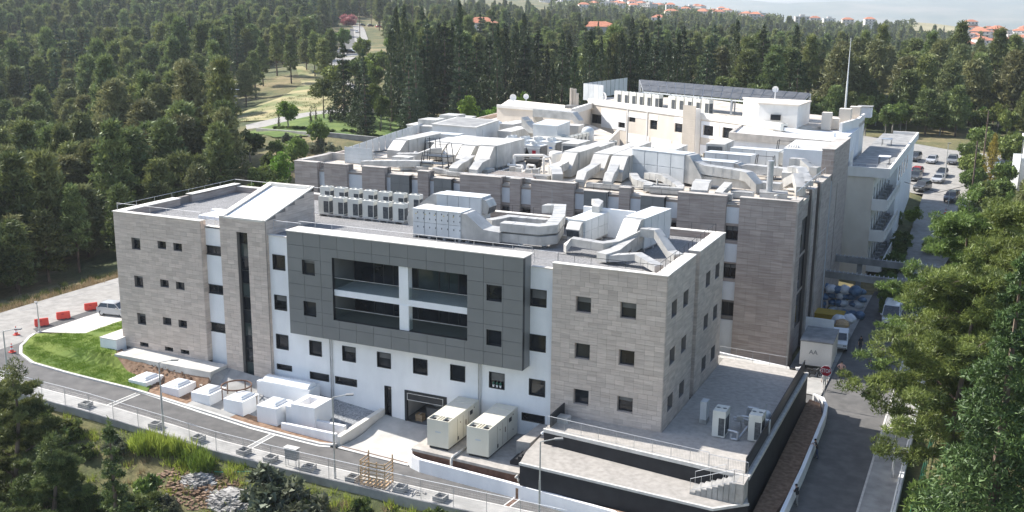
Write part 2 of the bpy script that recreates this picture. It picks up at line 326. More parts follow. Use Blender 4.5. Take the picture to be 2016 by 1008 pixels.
def clad(parent, F, u0, u1, z0, z1, holes, tw, th, m, proud=.035, objs=False, name='stone_tile', bond=.5, gap=.012, budget=None, stuffmb=None):
    """stone tiles on a wall; each its own object when objs, the rest into stuffmb"""
    nr = max(1, round((z1-z0)/th)); h = (z1-z0)/nr; nc = max(1, round((u1-u0)/tw)); w = (u1-u0)/nc
    for r in range(nr):
        sh = RT.choice((0, 0, .5))*w if bond == 'rand' else (bond*w if r % 2 else 0)
        e = [u0]+[u0+sh+w*i for i in range(1 if sh == 0 else 0, nc+1) if u0+.02 < u0+sh+w*i < u1-.02]+[u1]
        for a, c in zip(e[:-1], e[1:]):
            b, t = z0+r*h, z0+(r+1)*h
            ps = gridcut(a, c, b, t, [q for q in holes if q[0] < c and q[1] > a and q[2] < t and q[3] > b])
            if not ps: continue
            if objs and budget is not None and budget[0] <= 0: use = False
            else: use = objs
            if use:
                budget[0] -= 1
                full = len(ps) == 1 and abs(ps[0][1]-ps[0][0]-w) < 1e-3 and abs(ps[0][3]-ps[0][2]-h) < 1e-3
                cu, cz = (a+c)/2, (b+t)/2; key = (round(w, 3), round(h, 3), m, proud)
                if full and key in _tilemesh: me = _tilemesh[key]
                else:
                    mb = MB()
                    for q in ps: mb.box(q[0]-cu+gap/2, q[1]-cu-gap/2, -proud, 0, q[2]-cz+gap/2, q[3]-cz-gap/2)
                    me = bpy.data.meshes.new(name); me.from_pydata(mb.v, [], mb.f); me.materials.append(M[m]); bm_fix(me)
                    if full: _tilemesh[key] = me
                o = bpy.data.objects.new(name, me); COL.objects.link(o); o.parent = parent
                o.location = Vector(F(cu, cz, 0))-Vector(parent['_o'] if '_o' in parent else (0, 0, 0))
                o.rotation_euler = (0, 0, math.atan2(-F.N.x, F.N.y)+PI)
            else:
                stuffmb.ct = RT.random()*.98+.01
                for q in ps: stuffmb.fb(F, q[0]+gap/2, q[1]-gap/2, q[2]+gap/2, q[3]-gap/2, 0, proud+RT.uniform(-.004, .004))
def window(parent, F, u0, u1, z0, z1, depth=.22, mull=0, bars=(), fw=.06, glass='glass', label=None, surround=None, sill=None, frame_m='anth'):
    mb = MB(); d0, d1 = -depth-.05, -depth
    mb.fb(F, u0, u0+fw, z0, z1, d0, d1); mb.fb(F, u1-fw, u1, z0, z1, d0, d1); mb.fb(F, u0+fw, u1-fw, z0, z0+fw, d0, d1); mb.fb(F, u0+fw, u1-fw, z1-fw, z1, d0, d1)
    for k in range(mull): u = u0+(u1-u0)*(k+1)/(mull+1); mb.fb(F, u-fw/2, u+fw/2, z0+fw, z1-fw, d0, d1)
    for z in bars: mb.fb(F, u0+fw, u1-fw, z-fw/2, z+fw/2, d0+.005, d1-.005)
    if surround:
        a = surround; e = .04
        mb.fb(F, u0-a, u0, z0-a, z1+a, -.02, e); mb.fb(F, u1, u1+a, z0-a, z1+a, -.02, e); mb.fb(F, u0, u1, z0-a, z0, -.02, e); mb.fb(F, u0, u1, z1, z1+a, -.02, e)
        for q in ((u0, u0+.012, z0, z1), (u1-.012, u1, z0, z1), (u0, u1, z0, z0+.012), (u0, u1, z1-.012, z1)): mb.fb(F, q[0], q[1], q[2], q[3], d1, -.02)
    w = mb.build('window', frame_m, parent)
    p = MB(); p.fb(F, u0+fw*.5, u1-fw*.5, z0+fw*.5, z1-fw*.5, d0+.015, d0+.03); 
    if '_o' in parent: w['_o'] = parent['_o']
    p.build('pane', glass, w)
    if glass == 'glass' and z1-z0 > 1.1 and u1-u0 < 1.6 and RT.random() < .38:
        q = MB(); hh = RT.choice((.2, .35, .5, .28))*(z1-z0); q.fb(F, u0+fw, u1-fw, z1-fw-hh, z1-fw, d0+.031, d0+.04); q.build('blind', 'blindd', w)
    if sill: s = MB(); s.fb(F, u0+.02, u1-.02, z0+fw*.2, z0+fw, d1, -.01); s.build('sill', sill, w)
    if label: w['label'] = label
    return w
def railing(parent, pts, h=1.0, gap=1.7, mids=(.5,), name='railing', m='steel', r=.022, zf_=None):
    mb = MB()
    for a, b in zip(pts[:-1], pts[1:]):
        a = Vector(a); b = Vector(b); L = (b-a).length; n = max(1, round(L/gap))
        for i in range(n+1):
            p = a.lerp(b, i/n); mb.tube(p, p+Vector((0, 0, h)), r*.8, n=5)
        for k in (1.0,)+tuple(mids): mb.tube(a+Vector((0, 0, h*k)), b+Vector((0, 0, h*k)), r if k == 1 else r*.7, n=5)
    return mb.build(name, m, parent)
def loft(name, A, B, nv, zoff, m, zfun=None, n=None, kind='structure', lab=None):
    """ground patch between two polylines (xy), following the ground"""
    def res(P, n):
        P = np.array(P, float); s = np.r_[0, np.cumsum(np.hypot(*np.diff(P, axis=0).T))]; t = np.linspace(0, s[-1], n); return np.c_[np.interp(t, s, P[:, 0]), np.interp(t, s, P[:, 1])]
    n = n or 40; a = res(A, n); b = res(B, n); t = np.linspace(0, 1, nv+1)[:, None, None]; G = a[None]*(1-t)+b[None]*t
    X = G[..., 0]; Y = G[..., 1]; Z = (zfun or campus_z)(X, Y)+zoff
    mb = MB(); mb.v = [tuple(v) for v in np.stack([X, Y, Z], -1).reshape(-1, 3)]
    for j in range(nv):
        for i in range(n-1): mb.f.append((j*n+i, j*n+i+1, (j+1)*n+i+1, (j+1)*n+i))
    mb.m = [0]*len(mb.f); mb.t = [0]*len(mb.f)
    o = mb.build(name, m); tag(o, kind=kind); return o
def flip_up(o):
    me = o.data
    if me.polygons and sum(p.normal.z for p in me.polygons) < 0: me.flip_normals()
    return o

# ------------------------------------------------------------------ terrain mesh
SUNK = [[(-24, 137), (-2, 130), (9, 117), (21, 117), (24, 156), (12, 158), (2, 164), (-16, 174)], [(11.5, 58), (15, 58), (18, 90), (19, 118), (11, 118), (11.5, 90)],
        [(-123, 105), (-120, 127), (-112, 134), (-101, 130), (-84, 107), (-90, 104), (-98, 101), (-109, 98)],
        [(-150, 130), (-158, 160), (-173, 193), (-198, 222), (-181, 209), (-152, 177), (-128, 141), (-130, 124)],
        [(-114, 138), (-121, 148), (-138, 171), (-156, 193), (-174, 214), (-193, 240), (-211, 272), (-240, 290), (-278, 372), (-318, 440), (-308, 437), (-271, 383), (-231, 320), (-205, 268), (-188, 234), (-169, 209), (-151, 190), (-134, 169), (-117, 147), (-110, 138)]]
def terrain():
    def axis(lo, hi, a, b, step, g):
        c = list(np.arange(a, b+.01, step)); d = step; x = b
        while x < hi: d *= g; x += d; c.append(x)
        d = step; x = a; L = []
        while x > lo: d *= g; x -= d; L.append(x)
        return np.array(L[::-1]+c)
    xs = axis(-14000, 14000, -92, 40, 1.35, 1.07); ys = axis(-6000, 16000, -50, 70, 1.35, 1.055)
    X, Y = np.meshgrid(xs, ys); Z = ground_z(X, Y)-campus_k(X, Y)*.32
    far = np.clip((Y-60)/200, 0, 1)
    rs = np.random.RandomState(3)
    # distant plain and mountain range
    D = np.hypot(X-21, Y+75); k = sstep(2500, 6000, D)
    az = np.degrees(np.arctan2(X-21, Y+75)); plain = -85
    rid = 125+26*np.sin(az*.16+1.5)+14*np.sin(az*.43+2)+8*np.sin(az*1.3)+4*np.sin(az*3.1+1)
    mt = plain+(rid+85)*sstep(6500, 10500, D)*(1+.15*np.sin(X*.0011)*np.sin(Y*.0013))
    mt = mt+18*np.sin(X*.0031+Y*.0017)*np.sin(Y*.0027)*sstep(5500, 8000, D)
    Z = Z*(1-k)+mt*k
    bump = (np.sin(X*.31)*np.cos(Y*.27)+np.sin(X*.11+2)*np.sin(Y*.13))*.25
    Z = Z+bump*(1-campus_k(X, Y))*np.clip(D/150, 0, 1)
    for poly in SUNK:
        ins = np.zeros(X.shape, bool); P = poly+poly[:1]
        for (xa, ya), (xb, yb) in zip(P[:-1], P[1:]):
            if ya != yb: ins ^= ((ya > Y) != (yb > Y)) & (X < (xb-xa)*(Y-ya)/(yb-ya)+xa)
        Z = Z-ins*.55
    ny, nx = X.shape; V = np.stack([X, Y, Z], -1).reshape(-1, 3)
    i = np.arange((ny-1)*(nx-1)); r = i//(nx-1); c = i % (nx-1); a = r*nx+c; F = np.stack([a, a+1, a+nx+1, a+nx], -1)
    me = bpy.data.meshes.new('ground'); me.vertices.add(len(V)); me.vertices.foreach_set('co', V.ravel().astype('f')); me.loops.add(F.size); me.loops.foreach_set('vertex_index', F.ravel().astype('i'))
    me.polygons.add(len(F)); me.polygons.foreach_set('loop_start', (np.arange(len(F))*4).astype('i')); me.polygons.foreach_set('loop_total', np.full(len(F), 4, 'i')); me.update(calc_edges=True)
    me.polygons.foreach_set('use_smooth', np.ones(len(F), bool))
    m, nt, n, l, bs = _mk('wild_ground'); geo = n.new('ShaderNodeNewGeometry')
    def noise(sc, det=6, rgh=.6):
        z = n.new('ShaderNodeTexNoise'); z.inputs['Scale'].default_value = sc; z.inputs['Detail'].default_value = det; z.inputs['Roughness'].default_value = rgh; l.new(geo.outputs['Position'], z.inputs['Vector']); return z.outputs[0]
    def ramp(src, stops):
        r = n.new('ShaderNodeValToRGB'); l.new(src, r.inputs[0]); e = r.color_ramp.elements
        while len(e) < len(stops): e.new(.5)
        for q, (p, cc) in zip(e, stops): q.position = p; q.color = (*cc, 1)
        return r.outputs[0]
    c1 = ramp(noise(.045, 9, .7), [(.34, (.05, .07, .025)), (.45, (.10, .115, .045)), (.54, (.17, .155, .07)), (.62, (.27, .22, .12)), (.70, (.11, .125, .05))])
    c2 = ramp(noise(1.3, 8, .75), [(.3, (.45, .45, .45)), (.7, (1.25, 1.2, 1.1))])
    mu = n.new('ShaderNodeMix'); mu.data_type = 'RGBA'; mu.blend_type = 'MULTIPLY'; mu.inputs[0].default_value = .8; l.new(c1, mu.inputs[6]); l.new(c2, mu.inputs[7])
    # far fields
    c3 = ramp(noise(.0016, 8, .65), [(.38, (.05, .08, .05)), (.5, (.10, .115, .07)), (.62, (.18, .165, .115))])
    sp = n.new('ShaderNodeSeparateXYZ'); l.new(geo.outputs['Position'], sp.inputs[0]); fr = n.new('ShaderNodeMapRange'); fr.inputs[1].default_value = 900; fr.inputs[2].default_value = 2500; l.new(sp.outputs[1], fr.inputs[0])
    mf = n.new('ShaderNodeMix'); mf.data_type = 'RGBA'; l.new(fr.outputs[0], mf.inputs[0]); l.new(mu.outputs[2], mf.inputs[6]); l.new(c3, mf.inputs[7]); l.new(mf.outputs[2], bs.inputs['Base Color']); bs.inputs['Roughness'].default_value = 1
    bp = n.new('ShaderNodeBump'); bp.inputs['Strength'].default_value = .8; bp.inputs['Distance'].default_value = .15; l.new(noise(3, 8, .7), bp.inputs['Height']); l.new(bp.outputs[0], bs.inputs['Normal'])
    me.materials.append(m); o = bpy.data.objects.new('ground', me); COL.objects.link(o); tag(o, kind='structure')
terrain()
cz = lambda x, y, o=0: float(campus_z(x, y))+o
def gz(x, y): return float(ground_z(x, y))

# ------------------------------------------------------------------ paved ground
kerbL = [(-67.2, -.9), (-66.6, -2.2), (-65.6, -4.0), (-63.9, -5.5), (-61.2, -6.45), (-57, -6.5), (-48.9, -6.3), (-40.4, -6.3), (-35, -6.25), (-30, -6.25), (-27.8, -6.2), (-26.9, -5.9), (-26.35, -5.2), (-26.2, -4.5)]
loft('front_road', [(-66.6, fence_y(-66.6)), (12, fence_y(12))], [(-66.6, -4.3), (-64, -5.5), (-61, -6.3), (12, -6.3)], 8, 0, 'asphalt', n=60)
loft('road_junction', [(-77, -40), (-77, -3)], [(-66.6, -40), (-66.6, -.6)], 6, .004, 'asphalt2', n=30)
loft('west_road', [(-77, -3.0), (-77, 62)], [(-66.6, -.6), (-68.9, .2), (-68.9, 20), (-68.9, 62)], 6, .008, 'asphalt2', n=50)
loft('west_asphalt_strip', [(-68.9, .3), (-68.9, 62)], [(-66.9, -.4), (-67.3, 8), (-67.3, 62)], 2, .012, 'asphdark', n=40)
loft('west_parking_bay', [(-67.3, -.2), (-67.3, 50)], [(-62.6, 1.4), (-62.6, 50)], 3, .06, 'concw', n=40)
loft('turning_corner', [(-66.6, fence_y(-66.6)), (-66.6, -3)], [(-62.0, fence_y(-62)), (-62.0, -6.3)], 5, .006, 'asphalt', n=14)
loft('sidewalk', [(-70, fence_y(-70)+.05), (14, fence_y(14)+.05)], [(-70, fence_y(-70)+1.75), (14, fence_y(14)+1.75)], 2, .10, 'conc', n=60)
lo = loft('lawn', kerbL[:7]+[(-47, -6.2)], [(-66.6, -.5), (-64.8, .3), (-62.6, 1.5), (-58.2, 4), (-56.2, -.5), (-54.5, -2.4), (-52, -3.3), (-48.2, -4.2)], 8, .09, 'lawn', n=40)
loft('lawn', [(-62.6, 1.3), (-62.6, 12)], [(-57.6, 1.2), (-56, 12)], 4, .10, 'lawn', n=12)
loft('soil_bed', [(-58.5, 1.2), (-56.3, -.9), (-54.5, -3.1), (-51, -4.3), (-48.2, -6.2), (-42.4, -6.2)], [(-57.2, 3.4), (-55.9, -.2), (-54, -1.8), (-50, -2.1), (-46, -2.2), (-42.4, -2.4)], 6, .03, 'soil', n=36)
loft('paved_court', [(-42.4, -6.2), (-37.6, -6.2)], [(-42.8, -.1), (-37.0, -.1)], 6, .13, 'conc', n=12)
loft('soil_bed', [(-38.7, -6.2), (-28, -6.2), (-26.7, -5.7)], [(-38.7, -4.6), (-33, -4.6), (-27, -4.9)], 4, .12, 'soil', n=30)
loft('gravel_court', [(-37.6, -4.6), (-26.5, -4.5)], [(-37.4, .28), (-25.9, .28)], 5, .05, 'gravel2', n=30)
loft('ramp', [(-26.1, -6.0), (-19.2, -6.2)], [(-25.4, .3), (-18.9, .3)], 6, .05, 'concw', n=10)
loft('yard_ground', [(-20, -6.9), (9, -7.3)], [(-20, .3), (9, .3)], 4, -.02, 'soil', n=20)
loft('east_road', [(10.2, -7.4), (10.2, 16), (9.4, 20.5), (4.6, 21.5), (4.6, 62)], [(15.1, -10.6), (15.1, 62)], 6, .01, 'asphalt', n=60)
loft('east_road', [(9.0, fence_y(9)), (9.0, -7.3)], [(15.1, fence_y(15.1)), (15.1, -10.0)], 4, .006, 'asphalt', n=12)
loft('service_yard', [(-2, 21.0), (-2, 29.4)], [(5, 21.0), (5, 29.4)], 4, .02, 'conc', n=12)
loft('east_sidewalk', [(15.1, -12), (15.1, 62)], [(17.3, -12), (17.3, 62)], 2, .10, 'conc', n=40)
loft('yard_sidewalk', [(4.6, 23.6), (4.6, 60)], [(8.9, 22.5), (9.3, 60)], 2, .12, 'conc', n=30)
loft('parking_road', [(10.8, 58), (11, 90), (11, 118)], [(15.1, 58), (17.8, 90), (19, 118)], 3, .05, 'asphalt2', zfun=ground_z, n=30)
loft('parking_lot', [(-26, 136), (-2, 128), (9, 115), (21, 115)], [(-16, 176), (2, 166), (12, 160), (25, 158)], 8, .08, 'asphalt2', zfun=ground_z, n=30)
loft('village_road', [(-116, 138), (-123, 150), (-140, 172), (-158, 194), (-176, 214), (-196, 240), (-214, 272), (-240, 320), (-280, 385), (-318, 442), (-380, 530), (-470, 640)],
     [(-108, 138), (-115, 147), (-133, 168), (-150, 189), (-168, 208), (-186, 234), (-203, 268), (-229, 320), (-269, 382), (-307, 437), (-369, 525), (-459, 635)], 3, .12, 'asphalt2', zfun=ground_z, n=80)
loft('roadside_parking', [(-240, 284), (-243, 310), (-280, 372), (-320, 442)], [(-203, 268), (-229, 320), (-269, 382), (-307, 437)], 3, .09, 'asphalt', zfun=ground_z, n=20)
loft('garden_lawn', [(-125, 104), (-122, 128), (-112, 136), (-100, 132)], [(-110, 96), (-98, 99), (-90, 102), (-82, 106)], 6, .15, mat('shaded_lawn', (.055, .105, .015), (.13, .18, .035), .25, 1, .6, 8, detail=9), zfun=ground_z, n=24)  # garden lawn colour darkened to stand for the shade of its trees
loft('garden_drive', [(-135, 118), (-129, 132), (-118, 142)], [(-125, 106), (-122, 128), (-110, 136)], 3, .13, 'asphalt2', zfun=ground_z, n=20)
loft('dry_meadow', [(-152, 128), (-160, 160), (-175, 195), (-200, 225)], [(-128, 122), (-126, 140), (-150, 176), (-178, 208)], 8, .10, mat('dry_grass', (.13, .16, .055), (.38, .32, .17), .12, 1, .8, 3, detail=9, contrast=(.36, .64)), zfun=ground_z, n=40)
# kerbs and painted / drain lines: real steps following the ground
def ribbon(name, pts, w, h, m, zo=0, zfun=None, seg=1.0, kind='structure', parent=None, lab=None):
    P = [Vector((x, y)) for x, y in pts]; out = [P[0]]
    for a, b in zip(P[:-1], P[1:]):
        n = max(1, int((b-a).length/seg)); out += [a.lerp(b, (i+1)/n) for i in range(n)]
    mb = MB(); mb.sweep([(p.x, p.y, float((zfun or campus_z)(p.x, p.y))+zo) for p in out], w, h)
    o = mb.build(name, m, parent)
    if kind: tag(o, kind=kind)
    return o
ribbon('lawn_kerb', kerbL, .28, .14, 'kerb')
ribbon('kerb_gutter', [(x, y-.32 if i > 4 else y) for i, (x, y) in enumerate(kerbL[2:12])], .22, .025, 'line')
ribbon('sidewalk_kerb', [(x, fence_y(x)+1.82) for x in range(-70, 15, 6)], .16, .12, 'kerb')
ribbon('east_kerb', [(15.05, -9.8), (15.05, 62)], .16, .13, 'kerb')
for a, b in (((-47.7, -10.4), (-47.6, -6.7)), ((-32.55, -9.9), (-32.5, -6.6)), ((-9.1, -9.4), (-8.9, -7.6))):
    d = (Vector(b)-Vector(a)).normalized(); nrm = Vector((-d.y, d.x))*.24
    for s_ in (-1, 1): ribbon('road_drain_edge', [Vector(a)+nrm*s_, Vector(b)+nrm*s_], .10, .014, 'line')
    ribbon('road_drain', [a, b], .34, .008, 'concd' if a[0] < -20 else 'rust')
for y0 in (4.5, 10.5, 16.5, 22.5, 28.5, -1.5):     # lane dashes of the west road
    ribbon('lane_mark', [(-75.6, y0), (-75.0, y0+2.4)], .12, .010, 'concd', zo=.01)
o = MB(); 
for y0 in (15.2, 17.4):
    zz = cz(-71, y0)+.022; o.add([(-71.3, y0, zz), (-70.6, y0, zz), (-70.95, y0+1.1, zz)], [(0, 1, 2)]); o.add([(-71.02, y0-1, zz), (-70.88, y0-1, zz), (-70.88, y0, zz), (-71.02, y0, zz)], [(0, 1, 2, 3)])
tag(o.build('road_arrow', 'concd'), kind='structure')
# ramp edge strip
ribbon('ramp_sill', [(-26.1, -6.1), (-19.2, -6.3)], .3, .05, 'kerb', zo=.03)
ribbon('ramp_drain', [(-26.0, -5.8), (-19.2, -6.0)], .12, .012, 'rust', zo=.06)

# ------------------------------------------------------------------ front building
X_, Y_ = (1, 0, 0), (0, 1, 0)
FF = lambda y: frame((0, y, 0), X_, (0, -1, 0))        # wall facing the camera at depth y
FR = lambda x: frame((x, 0, 0), Y_, (1, 0, 0))         # wall facing +x
FLf = lambda x: frame((x, 0, 0), Y_, (-1, 0, 0))
FB = lambda y: frame((0, y, 0), X_, (0, 1, 0))
def clinic():
    B = thing('clinic_building', 'new three storey stone and white building with a projecting dark grey panelled box', 'building', (-28, 9, -3), world=True)
    bud = [300]; stuff = MB()
    # right stone block
    H = 12.62
    rw = [(-7.4, -6.07, z, z+1.33) for z in (8.88, 5.02, 1.14)]+[(-3.68, -2.35, z, z+1.33) for z in (8.88, 5.02, 1.14)]
    wall(B, 'wall', FF(0), -9.4, 0, -2.6, H, rw, .42, 'joint')
    clad(B, FF(0), -9.4, 0, -.3, H, rw, .8, .4, 'stone', objs=True, budget=bud, stuffmb=stuff, bond='rand')
    for i, h in enumerate(rw): window(B, FF(0), *h, depth=.34, fw=.07, mull=0)
    for h in rw:
        mb = MB(); 
        for q in ((h[0]-.0, h[0]+.02, h[2], h[3]), (h[1]-.02, h[1], h[2], h[3]), (h[0], h[1], h[2], h[2]+.02), (h[0], h[1], h[3]-.02, h[3])): mb.fb(FF(0), *q, -.33, .036)
        mb.build('window_reveal', 'stone', B)
    sh = [(a, a+1.5, z, z+1.33) for a in (1.42, 4.7) for z in (8.88, 5.02, 1.14)]
    sh2 = [(a, a+1.5, z, z+1.33) for a in (11.7, 14.95) for z in (8.88, 5.02, 1.14)]
    wall(B, 'wall', FR(0), .42, 8.07, -2.6, H, sh, .42, 'joint'); wall(B, 'wall', FR(0), 9.3, 18, -2.6, H, sh2, .42, 'joint')
    clad(B, FR(0), 0, 8.07, -.3, H, sh, .8, .4, 'stone', stuffmb=stuff, bond='rand'); clad(B, FR(0), 9.3, 18, -.3, H, sh2, .8, .4, 'stone', stuffmb=stuff, bond='rand')
    for h in sh+sh2: window(B, FR(0), *h, depth=.34, fw=.07)
    wall(B, 'wall', FR(-.9), 8.07, 9.3, -2.6, H-.4, [], .3, 'joint')
    mb = MB(); mb.fb(FR(-.9), 8.2, 9.2, .1, 11.6, .0, .05); mb.build('glass_strip', 'glass', B)
    for y in (8.07, 9.3): clad(B, FF(y) if y > 9 else FB(y), -.9, 0, -.3, H, [], .9, .4, 'stone', stuffmb=stuff)
    # left stone block
    HL = 12.68
    lw = []
    for z in (9.15, 5.35, 1.55): lw += [(-53.7, -52.6, z, z+1.15), (-50.4, -49.35, z+.4, z+1.15), (-48.45, -47.4, z+.4, z+1.15)]
    lb = [(-53.6, -52.5, -.72, -.3), (-50.4, -49.35, -.72, -.3), (-48.4, -47.35, -.72, -.3)]
    wall(B, 'wall', FF(0), -55.8, -45.05, -3.2, HL, lw+lb, .42, 'joint')
    clad(B, FF(0), -55.8, -45.05, -1.0, HL, lw+lb, .8, .4, 'stone', stuffmb=stuff, bond='rand')
    for h in lw+lb: window(B, FF(0), *h, depth=.32, fw=.05)
    wall(B, 'wall', FLf(-55.8), .42, 18, -3.2, HL, [], .42, 'joint'); clad(B, FLf(-55.8), 0, 18, -1, HL, [], .8, .4, 'stone', stuffmb=stuff)
    wall(B, 'wall', FR(-45.05), 0, .7, -3.2, HL, [], .3, 'joint'); clad(B, FR(-45.05), 0, .7, -1, HL, [], .7, .4, 'stone', stuffmb=stuff)
    # recess with strip windows
    rc = [(-45.05, -42.9, z, z+.8) for z in (9.48, 5.7, 1.92)]
    wall(B, 'wall', FF(.6), -45.05, -42.7, -3.2, 12.12, rc, .42, 'white')
    for h in rc: window(B, FF(.6), *h, depth=.12, mull=1, fw=.08, surround=.06)
    # stair tower
    sl = (-40.78, -39.55, -1.75, 12.13)
    wall(B, 'wall', FF(-.05), -42.7, -37.5, -3.6, 13.4, [sl], .45, 'joint'); clad(B, FF(-.05), -42.7, -37.5, -1.8, 13.4, [sl], .8, .4, 'stone', stuffmb=stuff, bond='rand')
    mb = MB(); mb.fb(FF(-.05), sl[0], sl[0]+.07, sl[2], sl[3], -.5, -.36); mb.fb(FF(-.05), sl[1]-.07, sl[1], sl[2], sl[3], -.5, -.36)
    zz = sl[2]
    while zz < sl[3]: mb.fb(FF(-.05), sl[0]+.07, sl[1]-.07, zz, zz+.07, -.5, -.36); zz += 1.27
    w = mb.build('stair_window', 'anth', B); w['_o'] = B['_o']
    for k in range(11):
        p = MB(); p.fb(FF(-.05), sl[0]+.07, sl[1]-.07, sl[2]+1.27*k+.07, min(sl[3], sl[2]+1.27*(k+1)), -.46, -.44); p.build('pane', 'glass' if k % 3 else 'glassg', w)
    top = lambda y: 13.4+max(0, min(1, y/7.4))*2.0
    for x, F in ((-37.5, FR(-37.5)), (-42.7, FLf(-42.7))):
        mb = MB(); s_ = 1 if x > -40 else -1
        mb.hexa([(x-.4*s_, 0, -3.2), (x, 0, -3.2), (x, 7.5, -3.2), (x-.4*s_, 7.5, -3.2)], [(x-.4*s_, 0, top(0)), (x, 0, top(0)), (x, 7.5, top(7.4)), (x-.4*s_, 7.5, top(7.4))]); mb.build('wall', 'joint', B)
        nr = 46
        for r in range(nr):
            z0 = -1.8+r*.4; 
            if z0 < 11.2 and x > -40 and z0+.4 < 11.0: y1s = 1.4
            else: y1s = 7.5
            ya = 0.0
            if z0 >= 13.3: ya = (z0+.4-13.4)/2.0*7.4
            if ya >= 7.2: continue
            yy = ya; sh0 = (.4 if r % 2 else .8)
            while yy < y1s-.05:
                e = min(y1s, yy+sh0); sh0 = .8; stuff.ct = RT.random(); zt = min(z0+.388, top(yy)-.01)
                if zt > z0+.03: stuff.fb(F, yy+.006, e-.006, z0, zt, 0, .035)
                yy = e
    wall(B, 'wall', FB(7.5), -42.7, -37.5, 11, 15.35, [], .3, 'stone')
    mb = MB()   # sloping white roof of the tower with raised rims
    mb.hexa([(-42.4, .0, 13.2), (-37.8, .0, 13.2), (-37.8, 7.2, 15.05), (-42.4, 7.2, 15.05)], [(-42.4, .0, 13.34), (-37.8, .0, 13.34), (-37.8, 7.2, 15.2), (-42.4, 7.2, 15.2)]); mb.build('tower_roof', 'white', B)
    mb = MB()
    for a, b in ((-42.78, -42.2), (-37.75, -37.42)):
        mb.hexa([(a, -.12, 13.38), (b, -.12, 13.38), (b, 7.55, 15.38), (a, 7.55, 15.38)], [(a, -.12, 13.5), (b, -.12, 13.5), (b, 7.55, 15.5), (a, 7.55, 15.5)])
    mb.box(-42.2, -37.75, 7.1, 7.55, 15.2, 15.5); mb.box(-42.2, -37.75, -.12, .15, 13.3, 13.47); mb.build('tower_rim', 'cap', B)
    # white main wall
    hs = [(-37.05, -35.77, z, z+1.33) for z in (8.98, 5.18, 1.42)]+[(-37.1, -35.5, -.6, -.16), (-33.35, -32.1, 1.34, 2.66), (-33.4, -31.4, -.96, -.36), (-29.78, -28.45, 1.34, 2.66), (-30.63, -28.4, -.96, -.36),
          (-26.12, -24.8, 1.32, 2.64), (-22.46, -21.13, 1.3, 2.62), (-18.8, -17.46, 1.27, 2.6), (-15.1, -13.75, 1.2, 2.53), (-25.42, -24.82, -3.15, -.42), (-12.05, -10.05, -1.18, -.58)]
    hs += [(-11.42, -10.07, z, z+1.34) for z in (8.84, 5.03, 1.17)]
    door = (-23.4, -19.2, -3.58, -.42)
    box = (-34.0, -11.8, 3.9, 12.5)
    wall(B, 'wall', FF(.3), -37.5, -9.4, -4.4, 12.05, hs+[door, box], .4, 'white')
    for h in hs: window(B, FF(.3), *h, depth=.2, fw=.05 if h[1]-h[0] > 1.4 else .07, surround=.05)
    # garage door with room behind
    mb = MB(); F = FF(.3); mb.fb(F, door[0], door[0]+.22, door[2], door[3], -.2, .05); mb.fb(F, door[1]-.22, door[1], door[2], door[3], -.2, .05); mb.fb(F, door[0]+.22, door[1]-.22, door[3]-.16, door[3], -.2, .05); 
    dr = mb.build('garage_door', 'anth', B); dr['_o'] = B['_o']
    mb = MB(); mb.fb(F, door[0]+.3, door[1]-.3, door[3]-.85, door[3]-.2, .02, .1); mb.build('shutter_box', 'anth', dr)
    mb = MB()
    for q in ((door[0]+.3, door[1]-.3, door[3]-.25, door[3]-.2), (door[0]+.3, door[1]-.3, door[3]-.85, door[3]-.8), (door[0]+.3, door[0]+.35, door[3]-.8, door[3]-.25), (door[1]-.35, door[1]-.3, door[3]-.8, door[3]-.25)): mb.fb(F, *q, .1, .13)
    mb.build('shutter_trim', 'kerb', dr)
    mb = MB(); mb.box(-24, -18.6, .7, 6, -3.7, -3.6); mb.build('garage_floor', 'concd', B)
    mb = MB(); mb.box(-24.1, -24, .7, 6, -3.6, 0); mb.box(-18.6, -18.5, .7, 6, -3.6, 0); mb.box(-24.1, -18.5, 6, 6.1, -3.6, 0); mb.box(-24.1, -18.5, .7, 6.1, -.3, -.2); mb.build('garage_room', 'white2', B)
    # grey box, panels proud of a dark backing
    g0, g1, gb, gt = -34.35, -11.45, 3.65, 13.05; op = (-29.65, -16.45, 5.5, 11.13)
    gw = [(-32.8, -31.45, 9.3, 10.62), (-32.8, -31.45, 5.52, 6.86), (-14.7, -13.32, 9.2, 10.54), (-14.7, -13.32, 5.42, 6.75)]
    wall(B, 'box_backing', FF(-1.13), g0, g1, gb, gt, [op]+gw, .35, 'anth')
    mb = MB(); mb.box(g0, g0+.3, -.78, .4, gb, gt); mb.box(g1-.3, g1, -.78, .4, gb, gt); mb.box(g0+.3, g1-.3, -.78, .4, gb, gb+.2); mb.box(g0+.3, g1-.3, -.78, .4, gt-.5, gt); mb.build('box_side', 'panel', B)
    nc = 13; w = (g1-g0)/nc; nr = 8; h = (gt-gb)/nr
    for r in range(nr):
        for c in range(nc):
            a, b, z0, z1 = g0+c*w, g0+(c+1)*w, gb+r*h, gb+(r+1)*h
            ps = gridcut(a, b, z0, z1, [q for q in [op]+gw if q[0] < b and q[1] > a and q[2] < z1 and q[3] > z0])
            if not ps: continue
            mb = MB()
            for q in ps: 
                e = lambda v, k: v+(k*.014 if abs(v-a) < 1e-4 or abs(v-b) < 1e-4 else 0); e2 = lambda v, k: v+(k*.014 if abs(v-z0) < 1e-4 or abs(v-z1) < 1e-4 else 0)
                mb.fb(FF(-1.13), e(q[0], 1), e(q[1], -1), e2(q[2], 1), e2(q[3], -1), 0, .045)
            mb.build('facade_panel', 'panel', B)
    for q in gw: window(B, FF(-1.13), *q, depth=.28, fw=.06)
    mb = MB(); mb.box(g0-.06, g1+.06, -1.24, .75, gt, gt+.08); mb.build('coping', 'cap', B)
